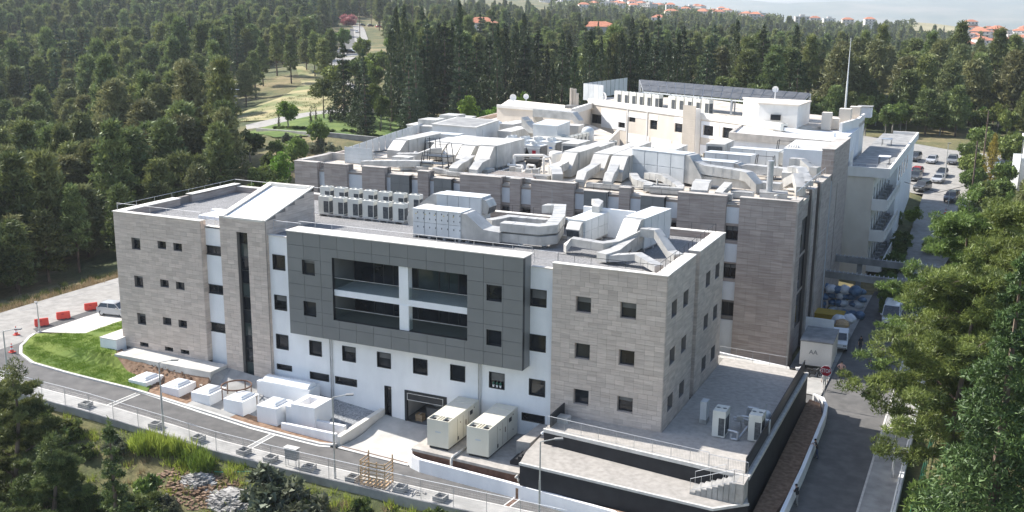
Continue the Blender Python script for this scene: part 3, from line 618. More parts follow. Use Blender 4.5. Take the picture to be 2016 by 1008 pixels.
    # loggia behind the opening
    a, b, z0, z1 = op
    mb = MB(); mb.box(a-.1, a, -.8, 2.4, z0, z1); mb.box(b, b+.1, -.8, 2.4, z0, z1); mb.box(a-.1, b+.1, -.8, 2.4, z0-.3, z0); mb.box(a-.1, b+.1, -.8, 2.4, z1, z1+.3); mb.build('loggia_lining', 'panel', B)
    mb = MB(); mb.box(a, b, -.9, 2.3, 7.68, 8.22); mb.build('loggia_beam', 'white', B)
    mb = MB(); mb.box(-23.05, -22.15, -.96, -.3, z0, 7.68); mb.box(-23.05, -22.15, -.96, -.3, 8.22, z1); mb.build('loggia_column', 'white', B)
    xs = [a+.02, a+2.1, a+4.1, a+6.6, a+8.7, a+10.6, b-.02]
    for lv, (za, zb) in enumerate(((z0, 7.68), (8.22, z1))):
        for i in range(6):
            w_ = window(B, FF(2.2), xs[i], xs[i+1], za+.02, zb-.02, depth=.05, fw=.07, glass=('glassg' if (lv, i) in ((1, 3), (1, 4)) else 'glass'), mull=1 if i in (1, 4) else 0)
        for (u, v) in ((a+.04, -23.1), (-22.1, b-.04)):
            mb = MB(); mb.box(u, v, -.86, -.84, za+.02, za+1.05); mb.build('glass_balustrade', 'bglass', B)
            mb = MB(); mb.box(u, v, -.88, -.82, za+1.05, za+1.09); mb.build('handrail', 'steel', B)
    # curtains seen through two panes
    # downpipes
    for x in (-31.1, -16.1):
        mb = MB(); mb.tube((x, .22, -3.4), (x, .22, 3.6), .05, n=8); mb.tube((x+.22, .22, -3.4), (x+.22, .22, 3.6), .04, n=8); mb.build('downpipe', 'steel', B)
    # flower pots inside the small window
    # roof
    mb = MB(); mb.box(-55.4, -45.3, .4, 17.6, 11.7, 11.98); mb.box(-45.3, -42.4, .95, 17.6, 11.7, 11.98); mb.box(-42.4, -37.8, 7.2, 17.6, 11.7, 11.98); mb.box(-37.8, -.42, .6, 17.6, 11.7, 11.98); mb.build('roof_deck', 'gravel', B)
    mb = MB()
    def par(x0, x1, y0, y1, z1, z0=11.9): mb.box(x0, x1, y0, y1, z0, z1)
    par(-55.8, -54.9, .42, 8.3, HL); par(-55.8, -55.1, 10.3, 18, HL); par(-55.1, -.42, 17.45, 18, 12.55); par(-.95, -.42, .42, 7.9, H); par(-.95, -.42, 9.4, 17.45, H)
    par(-45.3, -42.7, .6, 1.0, 12.12, 12.0); mb.build('parapet', 'stone_h', B)
    mb = MB()
    def cp(x0, x1, y0, y1, z): mb.box(x0, x1, y0, y1, z, z+.07)
    cp(-55.9, -45.0, -.1, .55, HL); cp(-55.9, -54.8, .55, 8.35, HL); cp(-55.9, -55.0, 10.25, 18.1, HL+.1); cp(-55.0, 0.07, 17.4, 18.1, 12.56); cp(-9.45, .08, -.1, .5, H); cp(-1.0, .08, .5, 8.1, H); cp(-1.0, .08, 9.25, 17.4, H)
    cp(-37.45, -34.4, .2, .7, 12.05); cp(-11.4, -9.45, .2, .7, 12.05); cp(-45.0, -42.75, .5, 1.05, 12.12); mb.build('coping', 'cap', B)
    mb = MB(); mb.box(-49.4, -42.8, 6.6, 7.2, 11.98, 12.35); mb.box(-48.6, -43, 3.8, 6.6, 11.98, 12.30); mb.build('roof_hatch', 'white', B)
    railing(B, [(-55.5, .25, HL+.07), (-45.1, .25, HL+.07)], .75, 1.9, (), m='steel'); railing(B, [(-45.1, .8, 12.2), (-42.8, .8, 12.2)], 1.15, 1.2); 
    railing(B, [(-55.5, .3, HL+.07), (-55.5, 17.8, HL+.1), (-37, 17.8, 12.65)], .55, 2.4, ())
    railing(B, [(-37.3, .9, 12.0), (-34.3, .9, 12.0)], 1.35, 1.5); railing(B, [(-34.3, .65, 13.1), (-11.5, .65, 13.1)], .5, 1.75, ())
    railing(B, [(-11.4, .85, 12.0), (-9.3, .85, 12.0)], 1.35, 1.4); railing(B, [(-9.3, .75, 12.7), (-.8, .75, 12.7)], .55, 1.5, (), m='anth'); railing(B, [(-.8, .75, 12.7), (-.8, 17.6, 12.7)], .75, 1.25, (), m='anth')
    railing(B, [(-37, 17.7, 12.6), (-.8, 17.7, 12.6)], .75, 2.3, (), m='anth')
    # rest of the body so the block is closed
    mb = MB(); mb.box(-55.7, -.5, 17.55, 18, -4, 11.9); mb.build('wall', 'stone_h', B)
    s_ = stuff.build('stone_tile', 'stone', B); s_['kind'] = 'stuff'
    return B
clinic()

# ------------------------------------------------------------------ terraces, walls and yards
def zl(x): return -1.22-(x+8.6)*.018
def terraces():
    T = thing('upper_terrace', 'paved terrace on black rendered walls beside the stone end block', 'terrace', (0, 2, -2), world=True)
    poly = [(-8.5, -3.4), (8.0, -4.95), (8.03, 19.4), (-.6, 20.4), (-.6, .3), (-8.5, .3)]
    mb = MB(); mb.prism([(-8.5, -3.4), (8.0, -4.95), (8.03, 19.4), (0.08, 20.2), (.08, -.0), (-8.5, -.0)], -.25, 0); mb.build('terrace_slab', 'pave', T)
    mb = MB(); mb.prism([(-8.5, -3.4), (8.0, -4.95), (8.0, -4.6), (-8.5, -3.05)], lambda x, y: -3.0, -.26)
    mb.prism([(7.7, -4.6), (8.0, -4.62), (8.03, 19.4), (7.73, 19.4)], -3.9, -.26); mb.prism([(-8.5, -3.05), (-8.15, -3.1), (-8.15, 0), (-8.5, 0)], -3.0, -.26); mb.build('retaining_wall', 'black', T)
    mb = MB(); mb.prism([(-8.56, -3.47), (8.08, -5.03), (8.08, -4.8), (-8.56, -3.24)], -.24, .035); mb.prism([(7.86, -4.78), (8.08, -4.8), (8.1, 19.4), (7.88, 19.4)], -.24, .035); mb.build('coping', 'kerb', T)
    mb = MB(); mb.box(-8.3, -7.2, -1.7, -.9, 0, .5); mb.build('bench_block', 'concw', T)
    mb = MB(); mb.box(-8.2, -8.12, -2.95, .0, .035, 1.1); o = mb.build('privacy_panel', 'anth', T)
    railing(T, [(-8.3, -3.2, .03), (5.0, -4.45, .03)], 1.05, 1.55, (.06,)); 
    mb = MB(); a = Vector((-8.3, -3.2, .08)); b = Vector((5.0, -4.45, .08)); n = 110
    for i in range(n): p = a.lerp(b, i/n); mb.tube(p, p+Vector((0, 0, 1)), .007, n=3, caps=False)
    a = Vector((5.0, -4.65, .08)); b = Vector((7.9, -4.85, .08))
    for i in range(25): p = a.lerp(b, i/25); mb.tube(p, p+Vector((0, 0, .9)), .007, n=3, caps=False)
    mb.build('railing_bars', 'steel', T)
    railing(T, [(5.0, -4.65, .03), (7.9, -4.85, .03)], 1.0, 1.4, (.1,))
    mb = MB(); mb.prism([(7.66, -4.6), (7.72, -4.6), (7.74, 19.2), (7.68, 19.2)], .02, 1.25); mb.build('screen_panel', 'anth', T)
    for y in range(-4, 20, 2): pass
    # lower terrace
    L = thing('lower_terrace', 'long pale paved terrace below the railing, edged by a low black wall', 'terrace', (0, -6, -2.5), world=True)
    P = [(-8.7, -7.55), (6.25, -7.95), (8.3, -6.0), (8.0, -4.96), (-8.5, -3.42), (-8.5, -.2), (-9.4, -.2), (-9.1, -5.5)]
    mb = MB(); mb.prism(P, lambda x, y: zl(x)-.2, lambda x, y: zl(x)); mb.build('terrace_slab', 'pave', L)
    def edge(a, b, zt, zb, w=.18, m='black', nm='edge_wall'):
        a = Vector(a); b = Vector(b); d = (b-a).normalized(); nn = Vector((-d.y, d.x))*w
        mb = MB(); mb.prism([a, b, b+nn, a+nn], zb, lambda x, y: zt(x)-.003); return mb.build(nm, m, L)
    edge((-8.7, -7.55), (6.25, -7.95), lambda x: zl(x)-.2, -3.6); edge((6.25, -7.95), (8.3, -6.0), lambda x: zl(x)-.2, -3.9); edge((8.3, -6.0), (8.05, -4.96), lambda x: zl(x)-.2, -3.9); edge((-9.1, -5.5), (-8.7, -7.5), lambda x: zl(x)-.2, -3.2)
    mb = MB(); mb.prism([(-8.75, -7.62), (6.28, -8.03), (6.22, -7.83), (-8.7, -7.42)], lambda x, y: zl(x)-.16, lambda x, y: zl(x)+.03); mb.prism([(6.28, -8.03), (8.38, -6.02), (8.2, -5.95), (6.22, -7.83)], lambda x, y: zl(x)-.16, lambda x, y: zl(x)+.03); mb.build('coping', 'kerb', L)
    # black steps down to the generator slab
    mb = MB()
    for k in range(4): mb.box(-9.45-.34*k, -9.11-.34*k, -5.5, -3.9, -2.7, zl(-10)-.26*(k+1))
    mb.build('steps', 'black', L)
    mb = MB(); mb.prism([(-9.5, -3.8), (-9.4, .25), (-10.4, .25), (-10.7, -3.8)], -2.8, lambda x, y: zl(x)-.05*max(0, -x-9.4)); mb.build('side_ramp', 'pave', L)
    # stair up to the upper terrace
    S = thing('terrace_stair', 'short concrete stair with a thin railing joining the two terraces', 'stair', (5, -6, -1.5), world=True)
    mb = MB(); n = 8
    for k in range(n):
        x = 4.2+.40*k; zb = zl(x); t = zb+(0-zb)*(k+1)/n
        mb2 = MB(); mb2.box(x, x+.43, -6.55, -5.05 if x < 7 else -5.0, zb-.02, t); mb2.build('step', 'conc', S)
    mb = MB(); mb.box(7.4, 8.0, -6.5, -4.97, -1.5, -.004); mb.build('landing', 'pave', S)
    railing(S, [(4.2, -6.45, -1.3), (7.3, -6.45, .03)], 1.0, .8, (.1,)); railing(S, [(7.3, -6.45, .03), (7.95, -6.45, .03)], 1.0, .6, (.1,)); railing(S, [(4.2, -5.1, -1.3), (6.4, -5.1, -.3)], 1.0, 1.1, ())
    # generator slab
    G = thing('generator_slab', 'raised concrete slab under the two cream enclosures with a brown edge', 'slab', (-14, -3, -3.6), world=True)
    mb = MB(); mb.prism([(-18.95, -6.25), (-9.1, -6.75), (-9.0, .28), (-18.7, .28)], -2.72, -2.5); mb.build('slab', 'pave', G)
    mb = MB(); mb.prism([(-18.9, -6.2), (-9.1, -6.7), (-9.1, -6.4), (-18.9, -5.9)], -4.0, -2.73); mb.prism([(-18.9, -5.9), (-18.6, -5.9), (-18.4, .28), (-18.7, .28)], -4.0, -2.73); mb.build('edge', 'rust', G)
    mb = MB(); mb.pipe([(-13.6, -.8, -2.38), (-14.9, -4.4, -2.38), (-15.0, -6.45, -2.38), (-15.0, -6.75, -2.5), (-15.0, -6.75, -3.3)], .11); mb.build('pipe', 'concw', G, smooth=True)
    mb = MB(); mb.pipe([(-9.0, -7.0, -3.2), (-9.0, -7.2, -2.45), (-9.0, -7.6, -2.45)], .10); mb.build('pipe', 'concw', G, smooth=True)
    # white road retaining wall sweeping round the corner
    def swall(nm, label, pts, zt, zb, w, m, cap=None):
        W_ = thing(nm, label, 'wall', (pts[0][0], pts[0][1], float(zb(*pts[0]))), world=True)
        mb = MB(); n = len(pts); L_ = []; R_ = []
        for i in range(n):
            a = Vector(pts[max(0, i-1)]); b = Vector(pts[min(n-1, i+1)]); d = (b-a).normalized(); nn = Vector((-d.y, d.x))*w/2; p = Vector(pts[i]); L_.append(p+nn); R_.append(p-nn)
        for i in range(n-1):
            q = [R_[i], R_[i+1], L_[i+1], L_[i]]; mb.hexa([(v.x, v.y, float(zb(v.x, v.y))) for v in q], [(v.x, v.y, float(zt(v.x, v.y))) for v in q])
        mb.build('wall_body', m, W_); return W_
    arc = [(-19.3, -4.6), (-19.45, -5.3), (-19.2, -6.0), (-18.7, -6.5), (-17.8, -6.8)]
    p = arc+[(-10, -7.35), (0, -8.3), (6.5, -9.2), (8.6, -9.2), (9.6, -8.4), (10.1, -7), (10.3, -4), (10.4, 4), (10.3, 10), (10.2, 16), (10.0, 18.4), (9.4, 20.2), (8.5, 20.8)]
    zt = lambda x, y: np.interp(x, [-20, -10, 0, 7], [-3.0, -3.05, -3.15, -3.1]) if x < 8.2 else np.interp(y, [-9, 0, 20], [-3.0, -2.55, -2.45])
    swall('road_retaining_wall', 'low white curved wall between the road and the terraces, sweeping round the corner', p, zt, lambda x, y: cz(x, y, -.3), .28, 'white')
    mb = MB(); mb.prism([(-18.6, -6.3), (-9.0, -6.8), (-9.0, -7.6), (6.3, -8.1), (8.4, -6.0), (8.1, 18.8), (8.2, 20.6), (9.2, 20.0), (9.9, 17), (10.1, 0), (9.6, -7.5), (8.5, -8.9), (6.5, -8.9), (-10, -7.1), (-18, -6.6)], -4.4, lambda x, y: -3.32 if x < 7.5 else -2.95)
    tag(mb.build('planting_strip', 'soil'), kind='structure')
    # platform in front of the left block, white vent box
    P_ = thing('entrance_platform', 'pale concrete platform along the foot of the left stone block', 'platform', (-48, -1, -1.6), world=True)
    mb = MB(); mb.box(-54.6, -42.75, -2.45, -.04, -1.9, -1.0); mb.build('slab', 'concw', P_)
    V_ = thing('vent_housing', 'plain white rendered block against the left corner of the stone block', 'vent block', (-56.5, 1, -1.5), world=True)
    mb = MB(); mb.box(-57.6, -55.45, -1.3, 2.2, -2.0, -.06); mb.build('housing', 'white', V_); mb = MB(); mb.box(-57.65, -55.4, -1.35, 2.25, -.06, 0); mb.build('cap', 'concw', V_)
    # stepped low walls beside the ramp
    R_ = thing('ramp_wall', 'white sloping wall between the gravel court and the concrete ramp', 'wall', (-26, -3, -3.6), world=True)
    mb = MB(); mb.hexa([(-26.7, -5.6, -4.2), (-26.25, -5.6, -4.2), (-25.45, .28, -4.0), (-25.9, .28, -4.0)], [(-26.7, -5.6, -3.15), (-26.25, -5.6, -3.15), (-25.45, .28, -2.55), (-25.9, .28, -2.55)]); mb.build('wall_body', 'cap', R_)
    R2 = thing('planter_wall', 'long low white wall at the back of the soil strip beside the road', 'wall', (-29, -5.4, -3.6), world=True)
    mb = MB(); mb.box(-32.4, -26.75, -5.6, -5.3, -4.2, -3.0); mb.build('wall_body', 'white', R2)
    R3 = thing('planter_wall', 'short low white wall at the edge of the grey gravel court', 'wall', (-29, -4.4, -3.6), world=True)
    mb = MB(); mb.box(-30.2, -26.7, -4.35, -4.0, -4.0, -2.75); mb.build('wall_body', 'white', R3)
    # ring rail
    C_ = thing('ring_rail', 'round brown steel ring rail on the paved court beside the stair tower', 'ring', (-39.0, -3.4, -1.9), world=True)
    mb = MB(); c = (-39.1, -3.2); n = 40
    for i in range(n):
        a, b = 2*PI*i/n, 2*PI*(i+1)/n; mb.bar((c[0]+1.35*math.cos(a), c[1]+1.35*math.sin(a), -1.45), (c[0]+1.35*math.cos(b), c[1]+1.35*math.sin(b), -1.45), .1, .12)
    mb.build('ring', 'rust', C_)
    for k in range(5):
        a = k*2*PI/5+.4; mb = MB(); mb.tube((c[0]+1.35*math.cos(a), c[1]+1.35*math.sin(a), -2.6), (c[0]+1.35*math.cos(a), c[1]+1.35*math.sin(a), -1.5), .05); mb.build('post', 'rust', C_)
    # back ramp wall
    K = thing('back_wall', 'low white wall with a rail at the far edge of the terrace', 'wall', (2.5, 20.8, -1), world=True)
    mb = MB(); mb.hexa([(-.6, 20.9, -3.5), (5.9, 20.5, -3.5), (5.9, 20.8, -3.5), (-.6, 21.2, -3.5)], [(-.6, 20.9, .2), (5.9, 20.5, -.15), (5.9, 20.8, -.15), (-.6, 21.2, .2)]); mb.build('wall_body', 'white2', K)
    mb = MB(); mb.hexa([(-.6, 19.95, -.6), (6.4, 19.5, -.6), (6.1, 20.5, -.6), (-.6, 20.9, -.6)], [(-.6, 20.2, -.05), (6.4, 19.5, -.05), (6.1, 20.5, -.05), (-.6, 20.9, -.05)]); mb.build('ledge', 'concw', K)
    railing(K, [(-.4, 20.2, 0), (6.0, 19.8, -.02)], 1.1, 1.6, ())
terraces()

# ------------------------------------------------------------------ hospital block behind
def hospital():
    B = thing('hospital_block', 'long older stone and grey panelled block crowded with rooftop plant, behind the new building', 'building', (-26, 60, -3), world=True)
    stuff = MB(); bud = [300]; yb = 30.0
    wall(B, 'wall', FF(yb), -56, 4.2, -3.6, 12.95, [(-2.78, -1.36, z, z+1.5) for z in (9.37, 5.32, 1.27)]+[(x, x2, z, z+1.5) for x, x2 in ((-19.3, -18.15), (-15.5, -14.25), (-13, -11.8), (-9.15, -7.85), (-25.7, -24.45), (-28.1, -27), (-34.2, -33.25), (-37.3, -36.55), (-39.7, -38.75), (-43.1, -42.3), (-48.4, -46.35), (-52.6, -51.7)) for z in (9.1, 5.05)], .4, 'joint')
    gaps = [(-52.62, -51.68), (-48.4, -46.35), (-43.1, -42.3), (-39.7, -38.75), (-37.28, -36.55), (-34.2, -33.25), (-28.1, -27.0), (-25.7, -24.45), (-19.3, -18.15), (-15.5, -14.25), (-13.0, -11.8), (-9.15, -7.85), (-2.76, -1.4)]
    for i, (a, b) in enumerate(gaps):
        for z0, z1 in ((11.1, 12.75), (7.05, 8.95), (3.0, 4.95), (-3.0, .85)):
            mb = MB(); mb.fb(FF(yb), a-.03, b+.03, z0, z1, 0, .1); mb.build('white_panel', 'white2', B)
            if i < 8 and z0 < 6: break
        for k, z in enumerate((9.3, 5.27, 1.2)):
            if i < len(gaps)-1 and k > 1: continue
            window(B, FF(yb), a+.02, b-.02, z, z+1.5, depth=.25, mull=1, fw=.08)
        clad(B, FF(yb), a, b, 12.75, 13.0, [], 1.4, .25, 'stone_h', stuffmb=stuff); clad(B, FF(yb), a, b, 10.8, 11.1, [], 1.4, .3, 'stone_h', stuffmb=stuff); clad(B, FF(yb), a, b, 8.95, 9.3, [], 1.4, .3, 'stone_h', stuffmb=stuff)
        if i > 8: clad(B, FF(yb), a, b, 6.85, 7.05, [], 1.4, .25, 'stone_h', stuffmb=stuff); clad(B, FF(yb), a, b, 4.95, 5.3, [], 1.4, .35, 'stone_h', stuffmb=stuff)
        mb = MB(); mb.box(a, b, 29.85, 30.5, 12.98, 13.08); mb.build('coping', 'capg', B)
    piers = [(-56, -52.65), (-51.65, -48.42), (-46.3, -43.13), (-38.72, -37.3), (-33.22, -28.12), (-26.97, -25.74), (-24.42, -19.33), (-14.22, -13.03), (-7.82, -2.77), (-1.38, 4.45)]
    for a, b in reversed(piers):
        big = a > -2; zb = -3.5 if a > -8 else 5.0
        mb = MB(); mb.box(a+.03, b-.03, 29.53, 30.0, zb, 13.85); 
        if not big: mb.box(a+.03, b-.03, 30, 31, 12.6, 13.85)
        mb.build('pier', 'joint', B)
        hl = [(-50.2, -49.2, 9.2, 10.0)] if abs(a+51.65) < .1 else []
        for h in hl: window(B, FF(29.5), h[0], h[1], h[2], h[3], depth=-.03, mull=1)
        clad(B, FF(29.53), a, b, zb, 13.85, hl, 1.22, .62, 'stone_h', objs=True, budget=bud, stuffmb=stuff, bond='rand' if big else 0)
        if b < 4: clad(B, FR(b-.03), 29.53, 30.0, zb, 13.85, [], .5, .62, 'stone_h', stuffmb=stuff)
        mb = MB(); mb.box(a-.03, b+.03, 29.42, 30.3 if not big else 30.2, 13.85, 13.95); mb.build('coping', 'capg', B)
    for a, b in ((-42.27, -39.74), (-36.5, -34.22), (-18.12, -15.52), (-11.75, -9.18)):
        mb = MB(); mb.box(a+.02, b-.02, 29.35, 30.0, 5, 13.25); mb.build('bay_backing', 'anth', B)
        for k in range(8):
            for j in range(2):
                w = (b-a)/2; mb = MB(); mb.fb(FF(29.35), a+j*w+.012, a+(j+1)*w-.012, 13.25-(k+1)*1.0+.012, 13.25-k*1.0-.012, 0, .04); mb.build('facade_panel', 'panel', B)
        mb = MB(); mb.box(a-.03, b+.03, 29.25, 30.3, 13.25, 13.33); mb.build('coping', 'capg', B)
    # east side, stepping piers
    def side(x, y0, y1, top, fin=True):
        mb = MB(); mb.box(x-.5, x, y0, y1, -3.6, top); mb.build('side_wall', 'joint', B)
        clad(B, FR(x), y0, y1, -3.5, top, [], 1.22, .62, 'stone_h', stuffmb=stuff)
        if fin: mb = MB(); mb.box(x-.15, x+.07, y0-.28, y0-.04, -3.5, top+.02); mb.build('corner_strip', 'capg', B)
        mb = MB(); mb.box(x-.9, x+.08, y0, y1, top, top+.1); mb.build('coping', 'capg', B)
    side(4.42, 30.0, 32.2, 13.85, False); mb = MB(); mb.box(4.3, 4.52, 29.25, 29.48, -3.5, 13.87); mb.build('corner_strip', 'capg', B)
    mb = MB(); mb.box(3.8, 4.05, 32.2, 38, -3.6, 13.0); mb.build('side_wall', 'stone_h', B)
    for z0 in (-.5, 3.5, 7.5): 
        mb = MB(); mb.box(4.05, 4.1, 32.5, 37.6, z0, z0+3.6); mb.build('window_strip', 'glass', B)
    side(4.5, 38.2, 40.2, 13.8); mb = MB(); mb.box(3.8, 4.15, 40.2, 42.8, -3.6, 13.2); mb.build('side_wall', 'stone_h', B)
    side(4.6, 42.9, 49.2, 13.9)
    mb = MB(); mb.box(-1, 3.8, 49.4, 49.9, 12, 16.6); 
    mb.box(3.4, 4.75, 49.4, 62.5, -3.6, 16.75); mb.build('stair_tower', 'white2', B)
    clad(B, FF(49.4), 3.4, 4.75, 13.2, 16.75, [], .7, .62, 'stone_h', stuffmb=stuff); clad(B, FR(4.75), 49.4, 62.5, -3.5, 16.75, [(53.4, 53.9, 1.5, 12.3)], 1.22, .62, 'stone', stuffmb=stuff)
    mb = MB(); mb.fb(FR(4.75), 53.4, 53.9, 1.5, 12.3, .0, .02); mb.build('slit_window', 'glass', B)
    mb = MB(); mb.box(3.3, 4.85, 49.3, 62.6, 16.75, 16.85); mb.build('coping', 'capg', B)
    # roof deck and left edge
    mb = MB(); mb.prism([(-56, 30.2), (4.1, 30.2), (4.1, 62), (-10.5, 66), (-11.5, 61), (-25.9, 56), (-31.2, 78), (-41.2, 92), (-62.5, 96), (-60, 60)], 12.7, 13.2); mb.build('roof_deck', M['roofold'], B)
    mb = MB(); mb.prism([(-26.5, 54), (-9.5, 58), (-9.5, 76), (-22, 84), (-33, 91)], 8.6, 9.0); mb.build('court_floor', M['roofold'], B)
    mb = MB()
    for (x0, y0), (x1, y1) in (((-56, 30), (-57.6, 60)), ((-57.6, 60), (-62, 108))):
        mb.hexa([(x0, y0, -2), (x0+.35, y0, -2), (x1+.35, y1, -2), (x1, y1, -2)], [(x0, y0, 13.8), (x0+.35, y0, 13.8), (x1+.35, y1, 13.8), (x1, y1, 13.8)])
    mb.build('parapet', 'stone_h', B)
    mb = MB(); mb.box(-56.1, -55.3, 30.2, 36.5, 13.2, 14.0); mb.box(-56.1, -52.6, 36.5, 37.0, 13.2, 14.1); mb.box(-52.4, -48.4, 35.0, 35.25, 13.2, 13.5); mb.build('parapet', 'capg', B)
    railing(B, [(-52.6, 30.1, 13.05), (-51.6, 30.1, 13.05)], .8, 1); railing(B, [(-43.1, 30.3, 13.1), (-33.2, 30.3, 13.3)], .85, 2.0, (.5,), m='anth'); railing(B, [(-19.3, 30.3, 13.1), (-7.9, 30.3, 13.1)], .85, 2.0, (.5,), m='anth'); railing(B, [(-28.1, 30.2, 13.1), (-24.4, 30.2, 13.1)], .7, 1.2, m='anth')
    railing(B, [(4.0, 30.5, 13.95), (4.0, 48.8, 13.95)], .8, 1.6, (), m='steel', r=.04)
    # pale wall closing the roof court
    mb = MB(); mb.hexa([(-24.2, 45, 12.0), (-23.8, 45, 12.0), (-31.0, 78, 12.0), (-31.4, 78, 12)], [(-24.2, 45, 13.9), (-23.8, 45, 13.9), (-31.0, 78, 14.3), (-31.4, 78, 14.3)]); mb.build('court_wall', 'cream', B)
    s_ = stuff.build('stone_tile', 'stone_h', B); s_['kind'] = 'stuff'
M['roofold'] = mat('weathered_roof_membrane', (.42, .37, .31), (.62, .57, .50), .5, .9, .2, 8, dirt=.3, detail=8)
hospital()

def cream_block():
    B = thing('cream_wing', 'cream rendered wing with white shutters and a square pier, rising behind the rooftop plant', 'building', (-20, 88, 0), world=True)
    A = Vector((-42.5, 96, 0)); d = Vector((.8412, -.5408, 0)); n = Vector((d.y, d.x*-1, 0))
    F = frame(A, d, n); top = 16.2
    W1 = [(-.0, 2.9, 13.05, 14.6), (7.6, 9.4, 13.0, 13.9), (10.3, 12.0, 14.2, 14.95), (15.7, 17.5, 13.55, 15.0), (21.7, 24.3, 13.7, 15.05), (28.2, 30.4, 13.9, 15.4), (32.3, 34.6, 13.9, 15.5), (36.6, 37.6, 13.9, 15.5)]
    W2 = [(10.4, 11.9, 9.6, 10.8), (16.4, 18.4, 9.6, 10.7), (21.7, 24.3, 9.5, 10.9), (28.4, 30.4, 9.6, 11.2)]
    wall(B, 'wall', F, -.6, 44, 2, top, W1+W2, .4, 'cream')
    for w in W1+W2: window(B, F, *w, depth=.18, mull=1, fw=.08, label=None)
    def pan(u0, u1, z0, z1, nm='white_panel', hs=()):
        mb = MB()
        for q in gridcut(u0, u1, z0, z1, [h for h in W1+W2 if h[0] < u1 and h[1] > u0]): mb.fb(F, *q, 0, .05)
        mb.build(nm, 'white', B)
    for a, b, z0, z1 in ((2.9, 9.6, 12.6, 15.7), (10.25, 15.0, 15.0, 15.75), (15.6, 17.6, 15.05, 15.85), (21.6, 24.4, 15.1, 16.0), (27.7, 31.6, 13.5, 15.95), (31.9, 36.2, 13.6, 16.0), (36.5, 40, 13.6, 16.0), (10.3, 15.6, 10.8, 12.3), (16.3, 21, 10.7, 12.2), (21.6, 24.4, 10.9, 12.1), (27.7, 31.4, 9.3, 12.4)): pan(a, b, z0, z1)
    mb = MB(); mb.fb(F, -.9, 44.1, top, top+.9, -.4, .12); mb.build('parapet', 'cream2', B)
    mb = MB()
    for u in (14.95, 9.9): mb.fb(F, u, u+.18, 8, top, 0, .1)
    mb.build('render_band', 'cream2', B)
    mb = MB(); mb.fb(F, 24.7, 27.6, 4, 17.75, .06, 1.1); mb.build('pier', 'cream2', B)
    mb = MB()
    for i in range(12): mb.fb(F, 24.72, 27.58, 5+i*1.1, 6.08+i*1.1, 1.1, 1.13)
    mb.build('pier_cladding', 'beige', B)
    mb = MB(); mb.prism([tuple(F(-.5, 0, -.3))[:2], tuple(F(44, 0, -.3))[:2], (3.2, 84), (3.0, 92), (-6, 96), (-30, 118), (-48, 108)], 15.8, 16.35); mb.build('roof_deck', M['roofold'], B)
    mb = MB(); mb.prism([(1.9, 76), (3.2, 84), (3.0, 92), (2.7, 92), (2.8, 84), (1.5, 76)], -2, 17.2); mb.build('side_wall', 'cream2', B)
    # left lower part with dishes
    mb = MB(); mb.prism([(-42.6, 96.2), (-42.4, 95.7), (-41.2, 84.5), (-57, 88.5), (-62, 104)], 2, 15.6); mb.build('side_block', 'cream', B)
    mb = MB(); mb.prism([(-42.2, 95.9), (-41.0, 84.3), (-41.5, 84.0), (-42.7, 95.5)], 15.61, 16.5); mb.prism([(-41.0, 84.3), (-56.9, 88.2), (-57, 88.7), (-41.1, 84.8)], 15.61, 16.1); mb.build('parapet', 'cream2', B)
    # tower block
    mb = MB(); mb.prism([(-9.5, 75.0), (-3.9, 73.9), (-3.6, 82), (-13.4, 82.6)], 14, 19.4); mb.build('stair_head', 'cream2', B)
    mb = MB(); mb.prism([(-9.6, 74.8), (-3.7, 73.7), (-3.4, 82.1), (-13.6, 82.8)], 19.41, 19.6); mb.build('stair_head_cap', 'cream', B)
    window(B, FF(74.35), -7.6, -6.2, 17.3, 18.1, depth=-.25)
    # lower white block in front of the tower
    mb = MB(); mb.prism([(-11.2, 66.6), (3.3, 63.3), (3.3, 84), (-12.5, 78.5)], 4, 15.9); mb.build('lower_block', 'white2', B)
    mb = MB(); mb.prism([(-11.5, 66.3), (3.5, 62.9), (3.5, 63.4), (-11.1, 66.9)], 15.2, 16.15); mb.prism([(-11.5, 66.3), (-11.1, 66.9), (-12.2, 78), (-12.7, 78)], 15.2, 16.15); mb.build('fascia', 'capg', B)
    mb = MB()
    for (x, y, w, h) in ((-.5, 78, 1.3, 2.1), (1.3, 83, 1.6, 2.3), (2.0, 88.5, 1.5, 2.2), (.4, 79.3, 1.3, 1.2)): mb = MB(); mb.box(x-w/2, x+w/2, y-w/2, y+w/2, 16, 16.3+h); mb.build('chimney', 'cream', B)
    mb = MB(); mb.sweep([(-7.5, 73, 16.3), (-3, 71.6, 15.95), (1.8, 70.4, 15.9)], .5, .5); mb.build('service_duct', 'white2', B)
cream_block()

